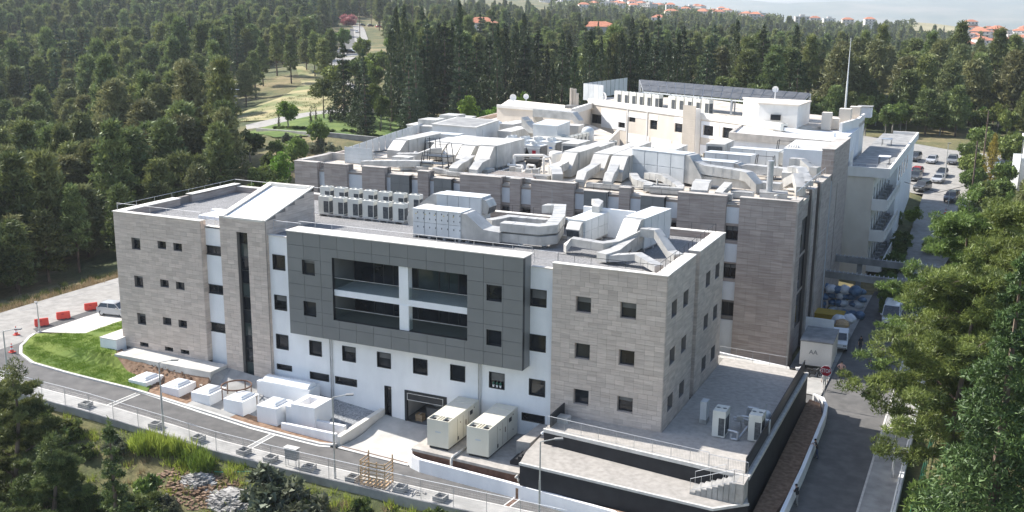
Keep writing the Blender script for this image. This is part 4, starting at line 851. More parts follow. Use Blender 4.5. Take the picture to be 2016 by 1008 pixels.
def balcony_wing():
    B = thing('balcony_wing', 'plain grey-beige wing with three stacked rows of long balconies and a roof terrace', 'building', (6, 88, -3), world=True)
    wx = 7.65
    hs = [(y, y+1.5, z, z+2.3) for z in (7.65, 3.6, -.45) for y in (67.2, 70.6, 74, 77.4, 80.8)]
    mb = MB(); mb.box(3.9, wx, 66, 66.4, -3.6, 12.0); mb.build('wall', 'cream', B)
    wall(B, 'wall', FR(wx), 66.4, 84, -3.6, 11.9, hs, .35, 'cream2')
    for h in hs: window(B, FR(wx), *h, depth=.2, mull=1, fw=.08)
    mb = MB(); mb.box(3.9, 9.0, 84, 112, -3.6, 11.6); mb.build('rear_wall', 'white', B)
    for y in (86.5, 90.5, 95, 99.5): 
        mb = MB(); mb.box(9.0, 9.04, y, y+1.1, 8.2, 10.4); mb.build('window', 'glass', B)
    mb = MB(); mb.box(3.9, 9.45, 65.9, 84, 11.9, 12.2); mb.box(3.9, 9.2, 84, 112.2, 11.6, 12.2); mb.build('roof_slab', 'concd', B)
    mb = MB(); mb.box(3.9, 9.5, 65.75, 66.0, 11.5, 12.75); mb.box(9.25, 9.55, 66.0, 112.2, 11.6, 12.7); mb.box(5.5, 9.25, 111.9, 112.2, 12.2, 12.7); mb.build('parapet', 'cream2', B)
    mb = MB(); mb.box(4.2, 9.2, 66.3, 111.8, 12.2, 12.26); mb.build('terrace_floor', 'concd', B)
    for z in (7.6, 3.55, -.5):
        mb = MB(); mb.box(wx, 9.45, 66.0, 83.5, z-.25, z); b = mb.build('balcony', 'concd', B); b['_o'] = B['_o']
        mb = MB(); mb.box(wx, 9.45, 65.85, 66.0, z-.4, z+1.1)
        mb.build('front_wall', 'cream2', b)
        mb = MB(); mb.box(9.45, 9.58, 65.85, 83.5, z-.3, z+.15); mb.box(9.45, 9.58, 65.85, 83.5, z+.95, z+1.08)
        for k in range(10): mb.box(9.45, 9.58, 66+k*1.9, 66.7+k*1.9, z+.15, z+.95)
        mb.build('side_rail', 'cream2', b)
        mb = MB()
        for k in range(6): mb.box(wx+.3, wx+1.1, 67+k*2.7, 67.9+k*2.7, z, z+.75); mb.box(wx+.4, wx+.5, 68.4+k*2.7, 69.2+k*2.7, z, z+1.2)
        mb.build('balcony_furniture', 'concd', b)
    railing(B, [(4.2, 66.3, 12.3), (9.0, 66.3, 12.3)], .8, 1.2)
    mb = MB()
    for k in range(8): mb.box(4.4, 4.5, 66.6+k*.35, 66.75+k*.35, 12.26, 14.6)
    mb.build('screen_post', 'cream2', B)
    for x, y, lab in ((6.2, 95, 'dark square table on the roof terrace, far one'), (8.0, 74, 'pale square table near the corner of the roof terrace')):
        T = thing('terrace_table', lab, 'table', (x, y, 12.26)); mb = MB(); mb.cbox((0, 0, .95), 1.5, 1.5, .08)
        mb.build('tabletop', 'ahublue' if y > 80 else 'whitep', T)
        for sx in (-.65, .65):
            for sy in (-.65, .65): mb = MB(); mb.cbox((sx, sy, 0), .06, .06, .95); mb.build('leg', 'anth', T)
    # pergola beams in front
    P = thing('entrance_pergola', 'pair of long grey concrete beams bridging the service yard', 'pergola', (9, 60, -3), world=True)
    for y0, y1, z in ((57.5, 56.5, 1.9), (49.5, 48.5, 1.7)):
        mb = MB(); mb.hexa([(4.6, y0, z), (17, y1, z), (17, y1+.5, z), (4.6, y0+.5, z)], [(4.6, y0, z+.8), (17, y1, z+.8), (17, y1+.5, z+.8), (4.6, y0+.5, z+.8)]); b = mb.build('beam', 'concd', P)
        b['_o'] = P['_o']; mb = MB()
        for k in range(24): mb.box(4.8+k*.5, 4.88+k*.5, y0-.02-(k*.04), y0+.52-(k*.04), z+.8, z+.95)
        mb.build('beam_grille', 'steel', b)
    for q in ((16.5, 17, 48.4, 49, -3, 1.7), (16.5, 17, 56.4, 57, -3, 1.9), (7.4, 8, 57.6, 58, -3, 1.9)): mb = MB(); mb.box(*q); mb.build('column', 'concd', P)
balcony_wing()

# ------------------------------------------------------------------ rooftop plant
def ahu(label, x, y, z, L, W, H, rz=0, m='ahu', n=4, tiers=1, front=None, back=None, group=None, handles=False, feet=True):
    """air handling unit: long axis local x, origin at centre of base"""
    T = thing('air_handling_unit', label, 'air handler', (x, y, z), rz, group)
    b = .28; mb = MB()
    k = max(2, int(L/1.6))
    for i in range(k+1):
        xx = -L/2+.15+(L-.3)*i/k; mb.box(xx-.12, xx+.12, -W/2-.05, W/2+.05, 0, b-.1)
    mb.box(-L/2, L/2, -W/2, -W/2+.12, b-.1, b); mb.box(-L/2, L/2, W/2-.12, W/2, b-.1, b); mb.build('base_frame', 'conc' if feet else 'steel', T)
    w = L/n
    for i in range(n):
        for t in range(tiers):
            h0 = b+(H-b)*t/tiers; h1 = b+(H-b)*(t+1)/tiers
            mb = MB(); mb.box(-L/2+i*w+.015, -L/2+(i+1)*w-.015, -W/2, W/2, h0+.01, h1-.01)
            mb.box(-L/2+i*w+.06, -L/2+(i+1)*w-.06, -W/2-.02, W/2+.02, h0+.07, h1-.07); mb.build('casing_panel', m, T)
    mb = MB(); mb.box(-L/2+.03, L/2-.03, -W/2+.02, W/2-.02, b, H-.015); mb.build('core', 'anth', T)
    mb = MB()
    for i in range(n): mb.box(-L/2-.02+i*w+.01, -L/2+(i+1)*w-.01+.01, -W/2-.06, W/2+.06, H-.01, H+.04)
    mb.build('roof_sheet', m, T)
    if handles:
        mb = MB()
        for i in range(n*2):
            for hh in (.3, .62, .85):
                xx = -L/2+(i+.5)*w/2+.2; mb.box(xx, xx+.05, -W/2-.06, -W/2-.02, b+(H-b)*hh, b+(H-b)*hh+.13)
        mb.build('door_handle', 'anth', T)
        mb = MB(); 
        for i in range(5): xx = -L/2+.3+i*.95; mb.box(xx, xx+.09, -W/2-.03, -W/2-.021, b+(H-b)*.8, b+(H-b)*.8+.09)
        mb.build('warning_label', 'yellow', T)
    for end, kind in ((-1, front), (1, back)):
        if not kind: continue
        e = end*L/2
        if kind == 'hood':
            mb = MB(); zc = b+(H-b)*.28; d = .75
            P = [(e, H-.1), (e+end*d*.55, H-.25), (e+end*d, zc+.75), (e+end*d*.75, zc), (e, zc+.1)]
            pr = P if end > 0 else P[::-1]
            mb.xprism([(p[0], p[1]) for p in pr], -W/2+.2, W/2-.2); mb.build('intake_hood', 'duct', T)
            mb = MB(); mb.hexa([(e+end*d*.98, -W/2+.26, zc+.66), (e+end*d*.98, W/2-.26, zc+.66), (e+end*d*.78, W/2-.26, zc+.06), (e+end*d*.78, -W/2+.26, zc+.06)], [(e+end*(d+.03), -W/2+.26, zc+.66), (e+end*(d+.03), W/2-.26, zc+.66), (e+end*(d*.78+.03), W/2-.26, zc+.06), (e+end*(d*.78+.03), -W/2+.26, zc+.06)]); mb.build('hood_grille', 'grille', T)
        if kind == 'louvre':
            for t in range(2):
                h0 = b+(H-b)*(.12+.46*t); mb = MB(); mb.box(min(e, e+end*.05), max(e, e+end*.05), -W/2+.2, W/2-.2, h0, h0+(H-b)*.3); mb.build('louvre', 'grille', T)
        if kind in ('slope', 'slopelow'):
            mb = MB(); d = 2.2 if kind == 'slope' else 1.4; h1 = b+(.75 if kind == 'slope' else .5)
            P = [(e, b+.1 if kind == 'slope' else H*.3), (e, H-.04), (e+end*d*.25, H-.06), (e+end*d, h1+.15), (e+end*d, b-.1)]
            mb.xprism(P if end > 0 else P[::-1], -W/2+.1, W/2-.1); mb.build('duct_transition', 'duct', T)
    return T
def duct(label, pts, w, h, m='duct', group='galvanised ducts crossing the roofs', seams=True, legs=0):
    T = thing('air_duct', label, 'duct', pts[0], 0, group, world=True)
    mb = MB(); mb.sweep(pts, w, h); mb.build('duct_run', m, T)
    if seams:
        mb = MB()
        for a, b in zip(pts[:-1], pts[1:]):
            a = Vector(a); b = Vector(b); L = (b-a).length; k = int(L/1.2)
            for i in range(1, k+1):
                p = a.lerp(b, i/(k+1)); d = (b-a).normalized()
                if abs(d.z) < .9: mb.sweep([p-d*.025+Vector((0, 0, -.02)), p+d*.025+Vector((0, 0, -.02))], w+.05, h+.04)
        if mb.v: mb.build('duct_flange', m, T)['kind'] = 'stuff'
    if legs:
        mb = MB()
        for a, b in zip(pts[:-1], pts[1:]):
            a = Vector(a); b = Vector(b); k = max(1, int((b-a).length/2.2))
            for i in range(k):
                p = a.lerp(b, (i+.5)/k)
                if p.z-legs > .15: mb.box(p.x-.2, p.x+.2, p.y-.2, p.y+.2, legs, legs+.12); mb.tube((p.x, p.y, legs+.1), (p.x, p.y, p.z), .04, n=5)
        if mb.v: mb.build('support', 'steel', T)
    return T
def vrf(label, x, y, z, rz=0, w=1.24, d=.8, h=1.7, group=None, base=.28, cut='both'):
    T = thing('condenser_unit', label, 'outdoor unit', (x, y, z), rz, group)
    mb = MB(); mb.box(-w/2+.08, -w/2+.28, -d/2, d/2, 0, base); mb.box(w/2-.28, w/2-.08, -d/2, d/2, 0, base); mb.build('support_block', 'conc', T)
    mb = MB(); mb.box(-w/2, w/2, -d/2, d/2, base, base+.1); mb.box(-w/2, w/2, -d/2, d/2, base+h*.74, base+h); mb.box(-w/2, -w/2+w*.48, -d/2, d/2, base+.1, base+h*.74); mb.box(w/2-.05, w/2, -d/2, -d/2+.05, base+.1, base+h*.74); mb.box(w/2-.05, w/2, d/2-.05, d/2, base+.1, base+h*.74); mb.build('casing', 'vrf', T)
    mb = MB(); mb.box(-w/2+w*.48, w/2-.03, -d/2+.03, d/2-.03, base+.1, base+h*.74); mb.build('coil', 'grille', T)
    for sx in (-.25, .25):
        if w < 1: sx = 0
        mb = MB(); r = min(w/4.6, d/2.5); mb.lathe([(r, base+h), (r, base+h+.05), (r-.04, base+h+.05), (r-.05, base+h+.01)], (sx*w, 0, 0), 14); mb.build('fan_ring', 'vrf', T)
        mb = MB(); mb.lathe([(r-.05, base+h+.002), (r-.05, base+h+.02)], (sx*w, 0, 0), 14); mb.build('fan_grille', 'grille', T)
    return T
D1, D2 = 11.98, 13.2
# -- on the new building
v0 = vrf('beige outdoor unit at the left end of the front row on the new roof', -38.4+1.72*0, 10.75, D1, group='outdoor units in two rows on the new roof')
ords = ['second', 'third', 'fourth', 'fifth', 'sixth']
for i in range(5): dup(v0, (-38.4+1.72*(i+1), 10.75, D1), label=f'beige outdoor unit, {ords[i]} from the left, front row on the new roof')
for i in range(7): dup(v0, (-41.6+1.78*i, 15.6, D1), label='beige outdoor unit, '+['leftmost', 'second from the left', 'third from the left', 'middle one', 'third from the right', 'second from the right', 'rightmost'][i]+' in the rear row on the new roof')
b = thing('unit_rail', 'steel rail frame carrying the front row of outdoor units', 'frame', (-34, 10.7, D1), world=True); mb = MB()
for yy in (10.3, 11.2): mb.box(-39.4, -29.2, yy-.05, yy+.05, D1+.2, D1+.27)
mb.build('rail', 'steel', b)
A1 = ahu('long white air handler with yellow labels nearest the grey box on the new roof', -23.2, 7.0, D1, 4.9, 2.1, 2.65, 0, 'ahu', 4, 2, 'hood', None, handles=True)
mb = MB(); mb.xprism([(2.45, .3), (2.45, 2.6), (2.9, 2.6), (4.6, 1.35), (6.2, 1.25), (6.2, .35)], -1.0, 1.0); mb.build('duct_transition', 'duct', A1)
A2 = ahu('white air handler with a hood at its right end, standing behind the long one', -25.3, 15.2, D1, 4.9, 2.1, 2.5, 0, 'ahu', 4, 1, 'slope', 'hood')
duct('upper loop of duct curving right and back from the labelled air handler', [(-17.2, 7.0, D1+1.25), (-13.8, 7.2, D1+1.25), (-13.0, 8.2, D1+1.25), (-13.9, 12, D1+1.25), (-15.8, 17.0, D1+1.25), (-17.5, 17.2, D1+1.1)], 1.15, .75, legs=D1)
duct('lower loop of duct curving right and back from the labelled air handler', [(-17.2, 7.0, D1+.35), (-13.6, 7.1, D1+.35), (-12.9, 8.0, D1+.35), (-14.0, 12, D1+.35), (-15.9, 16.8, D1+.35)], 1.15, .75)
duct('flat duct running back between the two air handlers', [(-20.7, 11.5, D1+.5), (-20.2, 12.6, D1+.5), (-19.8, 14, D1+.5), (-14.7, 13.8, D1+.6)], .9, .6)
duct('square duct climbing left behind the labelled air handler', [(-26.5, 10.6, D1+.5), (-28.5, 13.5, D1+.7), (-28.2, 15.2, D1+.9)], .9, .7)
duct('low duct in front of the rear parapet', [(-15.5, 16.9, D1+.2), (-10.5, 16.6, D1+.2), (-9.8, 15.5, D1+.2)], .6, .5)
A3 = ahu('greenish white air handler with a hooded front, in front of the white screen wall', -10.9, 12.0, D1, 5.4, 1.7, 2.3, PI/2-.08, 'ahu', 4, 2, 'hood', None)
mb = MB(); mb.sweep([(1.2, 0, 2.35), (2.2, .1, 2.7), (3.0, .9, 2.7)], .7, .55); mb.build('top_duct', 'duct', A3)
A4 = ahu('white air handler with ducts spreading from its front like legs on the new roof', -5.6, 12.6, D1, 5.6, 1.8, 2.9, PI/2-.12, 'ahu', 4, 1, 'slope', 'hood')
S = thing('screen_wall', 'white rendered screen wall standing alone on the new roof', 'wall', (-9.6, 15.2, D1), world=True); mb = MB(); mb.hexa([(-12.4, 14.3, D1), (-7.3, 13.9, D1), (-7.3, 14.2, D1), (-12.4, 14.6, D1)], [(-12.4, 14.3, D1+2.6), (-7.3, 13.9, D1+2.6), (-7.3, 14.2, D1+2.6), (-12.4, 14.6, D1+2.6)]); mb.build('wall_body', 'white', S)
duct('bent duct running left from the spreading air handler to a raised elbow', [(-5.2, 8.9, D1+1.5), (-6.6, 7.0, D1+.75), (-7.4, 6.0, D1+.7), (-10.4, 6.6, D1+.7), (-10.9, 6.2, D1+.1)], .8, .65)
duct('duct dropping right from the spreading air handler to the corner', [(-5.0, 8.9, D1+1.6), (-3.6, 8.8, D1+1.6), (-1.9, 7.6, D1+.2), (-1.2, 7.0, D1+.1)], .85, .7)
duct('duct dropping forward from the spreading air handler', [(-5.4, 9.2, D1+1.2), (-6.2, 5.6, D1+.3), (-6.8, 4.0, D1+.2)], 1.0, .7)
duct('low flat duct across the front corner of the new roof', [(-6.2, 4.5, D1+.2), (-3.8, 4.4, D1+.6), (-1.6, 3.0, D1+.15)], .9, .55)
duct('thin white pipe duct lying on the gravel between the big units', [(-16.2, 11.5, D1+.15), (-12.4, 11.2, D1+.15)], .3, .25)
for (x, y, h) in ((-20.2, 6.3, 3.0), (-16.5, 16.6, 3.4), (-11.0, 16.9, 3.6), (-33.9, 16.8, 2.0)):
    T = thing('lightning_rod', 'thin lightning rod standing on the new roof', 'rod', (x, y, D1), group='lightning rods on the new roof'); mb = MB(); mb.tube((0, 0, 0), (0, 0, h), .03, .012, n=5); mb.build('rod', 'steel', T); mb = MB(); mb.cbox((0, 0, 0), .4, .4, .12); mb.build('foot', 'conc', T)
# -- on the old block
rc = random.Random(21)
def pipe_run(x, y, dx, dy, n, lab):
    T = thing('roof_pipes', lab, 'pipes', (x, y, D2), 0, 'thin pipes and cable trays on the hospital roof', world=True)
    for k in range(n):
        o_ = .16*k; ax = -dy/math.hypot(dx, dy)*o_; ay = dx/math.hypot(dx, dy)*o_; z = D2+.22+.02*k; L_ = rc.uniform(.75, 1)
        mb = MB(); mb.pipe([(x+ax, y+ay, D2), (x+ax, y+ay, z), (x+ax+dx*L_*.6, y+ay+dy*L_*.6, z), (x+ax+dx*L_, y+ay+dy*L_, z), (x+ax+dx*L_, y+ay+dy*L_, z+rc.uniform(.3, 1.2))], rc.choice((.05, .06, .08)), 6); mb.build('pipe', rc.choice(('anth', 'steel', 'concd', 'cap')), T)
for i, (x, y, dx, dy, n, w) in enumerate(((-51, 39, 6, 1, 3, 'before the sloped front air handler by the fence'), (-46.5, 34, 5.5, -.4, 3, 'behind the second stone pier from the left'), (-38.5, 36, 0, 6, 3, 'between the parallel units and the long ducts'), (-31.6, 35, 0, 7, 3, 'left of the black pump'), (-21.5, 33.5, 1.5, 5, 2, 'under the curved duct'), (-14.6, 33, 4.2, 0, 3, 'behind the wide stone pier'), (-10.2, 42.5, 7, -1, 3, 'between the double decked unit and the pale blue ones'), (-3.0, 40.5, 5, -.5, 4, 'left of the shiny flue'), (-9, 49, 8, -.5, 3, 'between two pale blue air handlers'), (-30, 49.5, 5, 0, 3, 'behind the chillers near the court wall'), (-43.2, 56.5, 5, 1, 3, 'right of the flat roofed plant room'), (-48, 71, 6, 1, 3, 'behind the flat roofed plant room'), (-54, 43, 3, 8, 2, 'along the left roof fence'), (-2.4, 44.2, 4, 3, 3, 'near the east edge'), (-22, 47.5, 5, .5, 2, 'before the third louvred unit'), (-36, 33.4, 3.2, 0, 3, 'at the front edge left of the pipe rack'))): pipe_run(x, y, dx, dy, n, 'thin roof pipes '+w)
for i, (x, y) in enumerate(((-52.8, 41.5), (-50.2, 38.2), (-45.6, 41), (-37.9, 38.2), (-31.2, 44.5), (-26.4, 36.4), (-20.9, 35.4), (-15, 37), (-6.2, 41.6), (-3.4, 43.2), (-1.6, 39), (-29, 58), (-39.8, 57.8), (-40.5, 69), (-45.5, 76), (-8.8, 54.2), (1.6, 33.0), (-26.8, 44.2), (-48.6, 61.5), (-36, 71.5), (-13.2, 46), (-50.8, 50.5))):
    T = thing('roof_vent', 'small capped metal vent standing between the plant on the hospital roof', 'vent', (x, y, D2), 0, 'small capped vents on the hospital roof'); h = rc.uniform(.5, 1.1); mb = MB(); mb.lathe([(.14, 0), (.14, h)], n=9); mb.build('stack', 'steel', T); mb = MB(); mb.lathe([(.26, h+.04), (.22, h+.12), (.04, h+.2)], n=9); mb.build('cap', 'duct', T)
G2 = 'aged air handlers on the hospital roof'
V = PI/2
for a in (
    ('white air handler with sloped front beside the left roof fence', -48.6, 47.0, 8.6, 2.1, 2.3, V, 'ahuold', 4, 1, 'slope', None),
    ('low bluish air handler in front of the flat roofed shed', -48.3, 53.6, 5.2, 2.0, 2.0, 0, 'ahublue', 4, 1, 'slopelow', 'hood'),
    ('left one of three parallel white air handlers with sloped fronts', -46.0, 49.5, 6.5, 2.0, 1.7, V, 'ahuold', 3, 1, None, None),
    ('middle one of three parallel white air handlers with sloped fronts', -43.2, 47.6, 7.5, 2.1, 2.2, V, 'ahuold', 4, 1, 'slope', None),
    ('right one of three parallel white air handlers with sloped fronts', -40.5, 46.4, 7.5, 2.1, 2.3, V, 'ahuold', 4, 1, 'slope', None),
    ('long white air handler left of the chillers, its duct sloping forward', -37.2, 44.0, 8.2, 2.0, 2.6, V, 'ahuold', 4, 1, 'slope', None),
    ('long white air handler touching the first chiller, its duct sloping forward', -34.0, 42.6, 8.2, 2.1, 2.9, V, 'ahuold', 4, 1, 'slope', None),
    ('tall air handler with a curved duct falling from its front, right of the round tank', -23.3, 42.0, 6.6, 1.9, 2.8, V, 'ahuold', 3, 1, 'slope', None),
    ('left unit of the wide pair of air handlers with forward ducts', -19.8, 43.4, 7.5, 2.1, 2.7, V, 'ahuold', 4, 1, 'slope', None),
    ('right unit of the wide pair of air handlers with forward ducts', -17.2, 42.6, 8.0, 2.1, 2.8, V, 'ahuold', 4, 1, 'slope', None),
    ('white air handler with two black louvres, first from the left in the rear row', -26.9, 49.2, 4.6, 2.1, 2.6, V, 'ahuold', 3, 1, 'louvre', None),
    ('white air handler with two black louvres, second from the left in the rear row', -24.0, 50.0, 5.6, 2.1, 2.4, V, 'ahuold', 3, 1, 'louvre', None),
    ('white air handler with two black louvres, third from the left in the rear row', -19.9, 52.4, 5.6, 2.1, 2.4, V, 'ahuold', 3, 1, 'louvre', None),
    ('white air handler with two black louvres, fourth from the left in the rear row', -15.4, 53.4, 5.6, 2.1, 2.2, V, 'ahuold', 3, 1, 'louvre', None),
    ('white air handler with two black louvres, nearest the lower white block', -10.8, 58.8, 5.2, 2.3, 2.5, V, 'ahuold', 3, 1, 'louvre', None),
    ('double decked bluish white air handler, largest on the hospital roof', -12.6, 39.7, 7.0, 2.2, 3.5, -.28, 'ahublue', 4, 2, None, 'slope'),
    ('front one of three pale blue air handlers with sheet roofs', -8.4, 46.2, 5.6, 2.0, 1.9, -.1, 'ahublue', 4, 1, None, 'slopelow'),
    ('middle one of three pale blue air handlers with sheet roofs', -7.6, 51.0, 5.8, 2.0, 2.2, -.1, 'ahublue', 4, 1, None, None),
    ('rear one of three pale blue air handlers with sheet roofs', -5.6, 56.6, 6.2, 2.0, 2.2, -.1, 'ahublue', 4, 1, None, 'slopelow'),
    ('small white air handler low beside the louvred screen', -44.4, 36.0, 2.4, 1.6, 1.2, 0, 'ahuold', 2, 1, None, None),
    ('wide low white air handler behind the chillers', -33.5, 57.5, 6.0, 2.4, 1.8, 0, 'ahuold', 3, 1, None, None),
    ('white air handler with end spout behind the dome ended duct', -37.5, 70.0, 6.5, 2.4, 2.3, 0, 'ahuold', 4, 1, None, None),
    ('long white air handler right behind the flat roofed shed', -43.5, 66.5, 7.0, 2.2, 1.6, V, 'ahuold', 4, 1, None, None),
    ('old air handler on the near side of the dish platform', -46.5, 73.0, 6.0, 2.2, 1.8, V, 'ahuold', 3, 1, None, None),
):
    lab, x, y, L, W_, H, rz, m, n, ti, fr, bk = a; ahu(lab, x, y, D2, L, W_, H, rz, m, n, ti, fr, bk, G2)
def shed(label, P, h, roofm, z=D2, over=.15, wm='ahublue', name='plant_room'):
    T = thing(name, label, 'plant room', (P[0][0], P[0][1], z), world=True); mb = MB(); mb.prism(P, z, z+h); mb.build('wall', wm, T)
    c = Vector((sum(p[0] for p in P)/len(P), sum(p[1] for p in P)/len(P))); Q = [tuple(c+(Vector(p)-c)*(1+over/5)) for p in P]
    mb = MB(); mb.prism(Q, z+h, z+h+.14); mb.build('roof', roofm, T); return T
T = shed('flat roofed white plant room with a grey gravel roof, centre left of the hospital roof', [(-53.0, 58.6), (-45.4, 57.6), (-46.8, 68), (-54.4, 69)], 2.5, 'ahuold')
mb = MB(); mb.prism([(-52.6, 59.2), (-46.0, 58.3), (-47.2, 67.5), (-54, 68.4)], D2+2.641, D2+2.66); mb.build('roof_gravel', 'concd', T)
mb = MB(); mb.box(-45.9, -45.75, 60.5, 61.6, D2, D2+2.0); mb.build('door', 'ahublue', T)
T = shed('low pale shed with two skylight boxes at the left edge of the hospital roof', [(-60.4, 64), (-55.0, 63.2), (-56.8, 80), (-61.4, 80.6)], 1.5, 'ahuold')
for (x, y) in ((-57.5, 66.5), (-57.9, 74)):
    mb = MB(); mb.box(x-1.5, x+1.5, y-1.6, y+1.6, D2+1.64, D2+2.4); mb.build('skylight_box', 'ahuold', T)
shed('tall grey blue plant cabin with a sheet roof amid the hospital roof', [(-37.8, 60.4), (-33.9, 59.8), (-34.7, 66.5), (-38.6, 67)], 3.1, 'ahublue')
shed('pale green plant room with banks of vertical pipes beside the stone tower', [(-1.4, 52.5), (2.9, 51.8), (2.9, 60.5), (-1.6, 61)], 3.0, 'ahuold', wm='ahublue')
T = thing('pipe_bank', 'bank of pale vertical pipes on the front of the pale green plant room', 'pipes', (-.6, 52, D2), world=True)
for k in range(5): mb = MB(); mb.pipe([(-1.1+k*.28, 52.1-.02*k, D2), (-1.1+k*.28, 52.1-.02*k, D2+2.9), (-1.1+k*.28, 53.4, D2+3.3)], .1, 7); mb.build('pipe', 'duct', T, smooth=True)
# chillers
def chiller(label, x, y, L, rz=0, logo=False, tri=False):
    T = thing('chiller', label, 'chiller', (x, y, D2), rz, 'chillers on the hospital roof'); W_ = 2.2; H = 2.0
    mb = MB(); mb.box(-L/2, L/2, -W_/2, W_/2, .25, .4); mb.box(-L/2, L/2, -W_/2+.1, W_/2-.1, H-.35, H); mb.build('frame', 'ahu', T)
    mb = MB()
    for i in range(int(L/2)):
        a = -L/2+i*2.0+.1; mb.hexa([(a, -W_/2+.15, .4), (a+1.8, -W_/2+.15, .4), (a+1.8, W_/2-.15, .4), (a, W_/2-.15, .4)], [(a, -W_/2+.02, H-.35), (a+1.8, -W_/2+.02, H-.35), (a+1.8, W_/2-.02, H-.35), (a, W_/2-.02, H-.35)])
    mb.build('side_panel', 'ahu', T)
    mb = MB(); mb.box(L/2, L/2+.04, -W_/2+.1, W_/2-.1, .5, H-.1); mb.build('end_coil', 'grille', T)
    for i in range(int(L/1.95)):
        for sy in (-.55, .55):
            mb = MB(); c = (-L/2+1+i*1.95, sy, H); mb.lathe([(.52, 0), (.44, .12), (.44, .38), (.38, .38), (.38, .1)], c, 14); mb.build('fan', 'ahu', T); mb = MB(); mb.lathe([(.38, .26), (.38, .28)], c, 10); mb.build('fan_grille', 'grille', T)
    if logo:
        mb = MB(); n = 16; mb.add([(L/2-.7+.28*math.cos(2*PI*i/n), -W_/2-.01, H-.75+.11*math.sin(2*PI*i/n)) for i in range(n)], [tuple(range(n))]); mb.build('emblem', 'blue', T)
    if tri:
        mb = MB(); mb.add([(L/2-2.4, -W_/2-.0, .4), (L/2-1.3, -W_/2-.0, .4), (L/2-1.85, -W_/2-.01, H-.45)], [(0, 1, 2)]); mb.build('coil_wedge', 'dark', T)
        mb = MB(); mb.box(L/2-1.1, L/2-.6, -W_/2-.03, -W_/2-.0, .95, 1.4); mb.build('red_plate', 'redp', T)
    return T
chiller('white chiller in front with black wedge openings and a red plate', -35.0, 48.6, 8.0, -.05, tri=True); chiller('white chiller behind with a small blue oval emblem', -34.7, 53.0, 8.0, -.05, logo=True)
# tank, pipework
T = thing('water_tank', 'pale upright cylindrical tank with pipes beside it on the hospital roof', 'tank', (-25.9, 40.2, D2)); mb = MB(); mb.lathe([(.85, 0), (.85, 2.3), (.7, 2.5), (.1, 2.6)], n=22); mb.build('tank', 'cream2', T, smooth=False)
T = thing('pipework', 'bent insulated white pipes and a black pump between the chiller and the round tank', 'pipes', (-29, 39.5, D2), world=True)
for pts, r in (([(-31.0, 39.4, D2), (-31.0, 39.4, D2+1.8), (-27.4, 39.8, D2+2.0), (-26.6, 39.9, D2+1.6)], .17), ([(-26.8, 38.6, D2), (-26.8, 38.6, D2+1.9), (-26.4, 39.6, D2+1.9)], .15), ([(-31.6, 38.8, D2+.7), (-29.6, 38.8, D2+.7), (-29.6, 38.2, D2), (-28.2, 38.0, D2+.5), (-27.0, 38.2, D2+.2)], .16), ([(-28.6, 38.0, D2+.2), (-28.6, 38.0, D2+1.0), (-27.6, 37.8, D2+1.0), (-27.6, 37.8, D2+.1)], .14)):
    mb = MB(); mb.pipe(pts, r, 9); mb.build('pipe', 'cream2', T)
mb = MB(); mb.tube((-29.6, 40.2, D2+.9), (-28.0, 40.2, D2+.9), .55, n=14); mb.build('pump', 'dark', T)
for i, (x, y) in enumerate(((-30.4, 37.6), (-29.3, 36.9), (-27.9, 36.6), (-27.2, 37.1))): mb = MB(); mb.cbox((x, y, D2), .7, .6, .75, .3); mb.build('valve_box', 'duct', T)
T = thing('pipe_rack', 'brown rusty pipe rack lying flat near the front edge of the hospital roof', 'rack', (-27, 34, D2), world=True)
for k in range(9): mb = MB(); mb.tube((-31.5, 32.6+k*.35, D2+.45), (-25.2, 32.2+k*.35, D2+.45), .07, n=6); mb.build('pipe', 'rust' if k % 2 else 'duct', T)
mb = MB()
for x in (-31, -28.5, -26): mb.box(x, x+.1, 32.2, 35.6, D2, D2+.4)
mb.build('rack_frame', 'anth', T)
# condensers standing in rows on the roof
vv = vrf('tall pale condenser in the first row beside the blue cabin', -33.9, 57.3, D2, V, group='tall condensers beside the blue cabin', base=.15)
for i in range(1, 4): dup(vv, (-33.9+.15*i, 57.3+1.15*i, D2), V, label='tall pale condenser in the first row beside the blue cabin')
for i in range(5): dup(vv, (-32.2+.1*i, 60.3+1.3*i, D2), V, label='tall pale condenser in the second row, nearer the court wall', group='tall condensers nearer the court wall')
# dome ended ducts, big curved duct
def dome(label, x, y, r, h):
    T = thing('vent_dome', label, 'vent', (x, y, D2), group='round topped metal vents on the hospital roof'); mb = MB(); mb.lathe([(r, 0), (r, h)]+[(r*math.cos(a), h+r*.8*math.sin(a)) for a in (.3, .6, .9, 1.2, 1.5)], n=16); mb.build('dome', 'ahublue', T, smooth=True)
dome('round topped metal vent beside the blue cabin', -31.9, 66.5, .9, 1.9); dome('smaller round topped vent behind the chillers', -30.4, 55.2, .45, 1.2); dome('round topped vent left of the black grilles', -50.0, 74.5, .8, 1.1); dome('round topped vent beside the black grilles', -48.0, 73.2, .8, 1.2)
duct('big duct with a turned up bell end behind the chillers', [(-38.8, 62.5, D2+.2), (-38.8, 62.5, D2+1.8), (-40.2, 62.8, D2+2.6)], 1.6, 1.3)
duct('wide duct loop on the hospital roof in front of the dishes', [(-45.5, 80.2, D2+.3), (-45.3, 79.0, D2+2.3), (-38.4, 77.8, D2+2.2), (-37.2, 77.5, D2+1.0)], 1.3, 1.2)
duct('long duct sloping forward from the left air handler near the chillers', [(-36.0, 37.8, D2+.7), (-35.4, 34.4, D2+.5), (-35.2, 32.6, D2+.4), (-35.2, 31.6, D2-.0)], 1.1, 1.0)
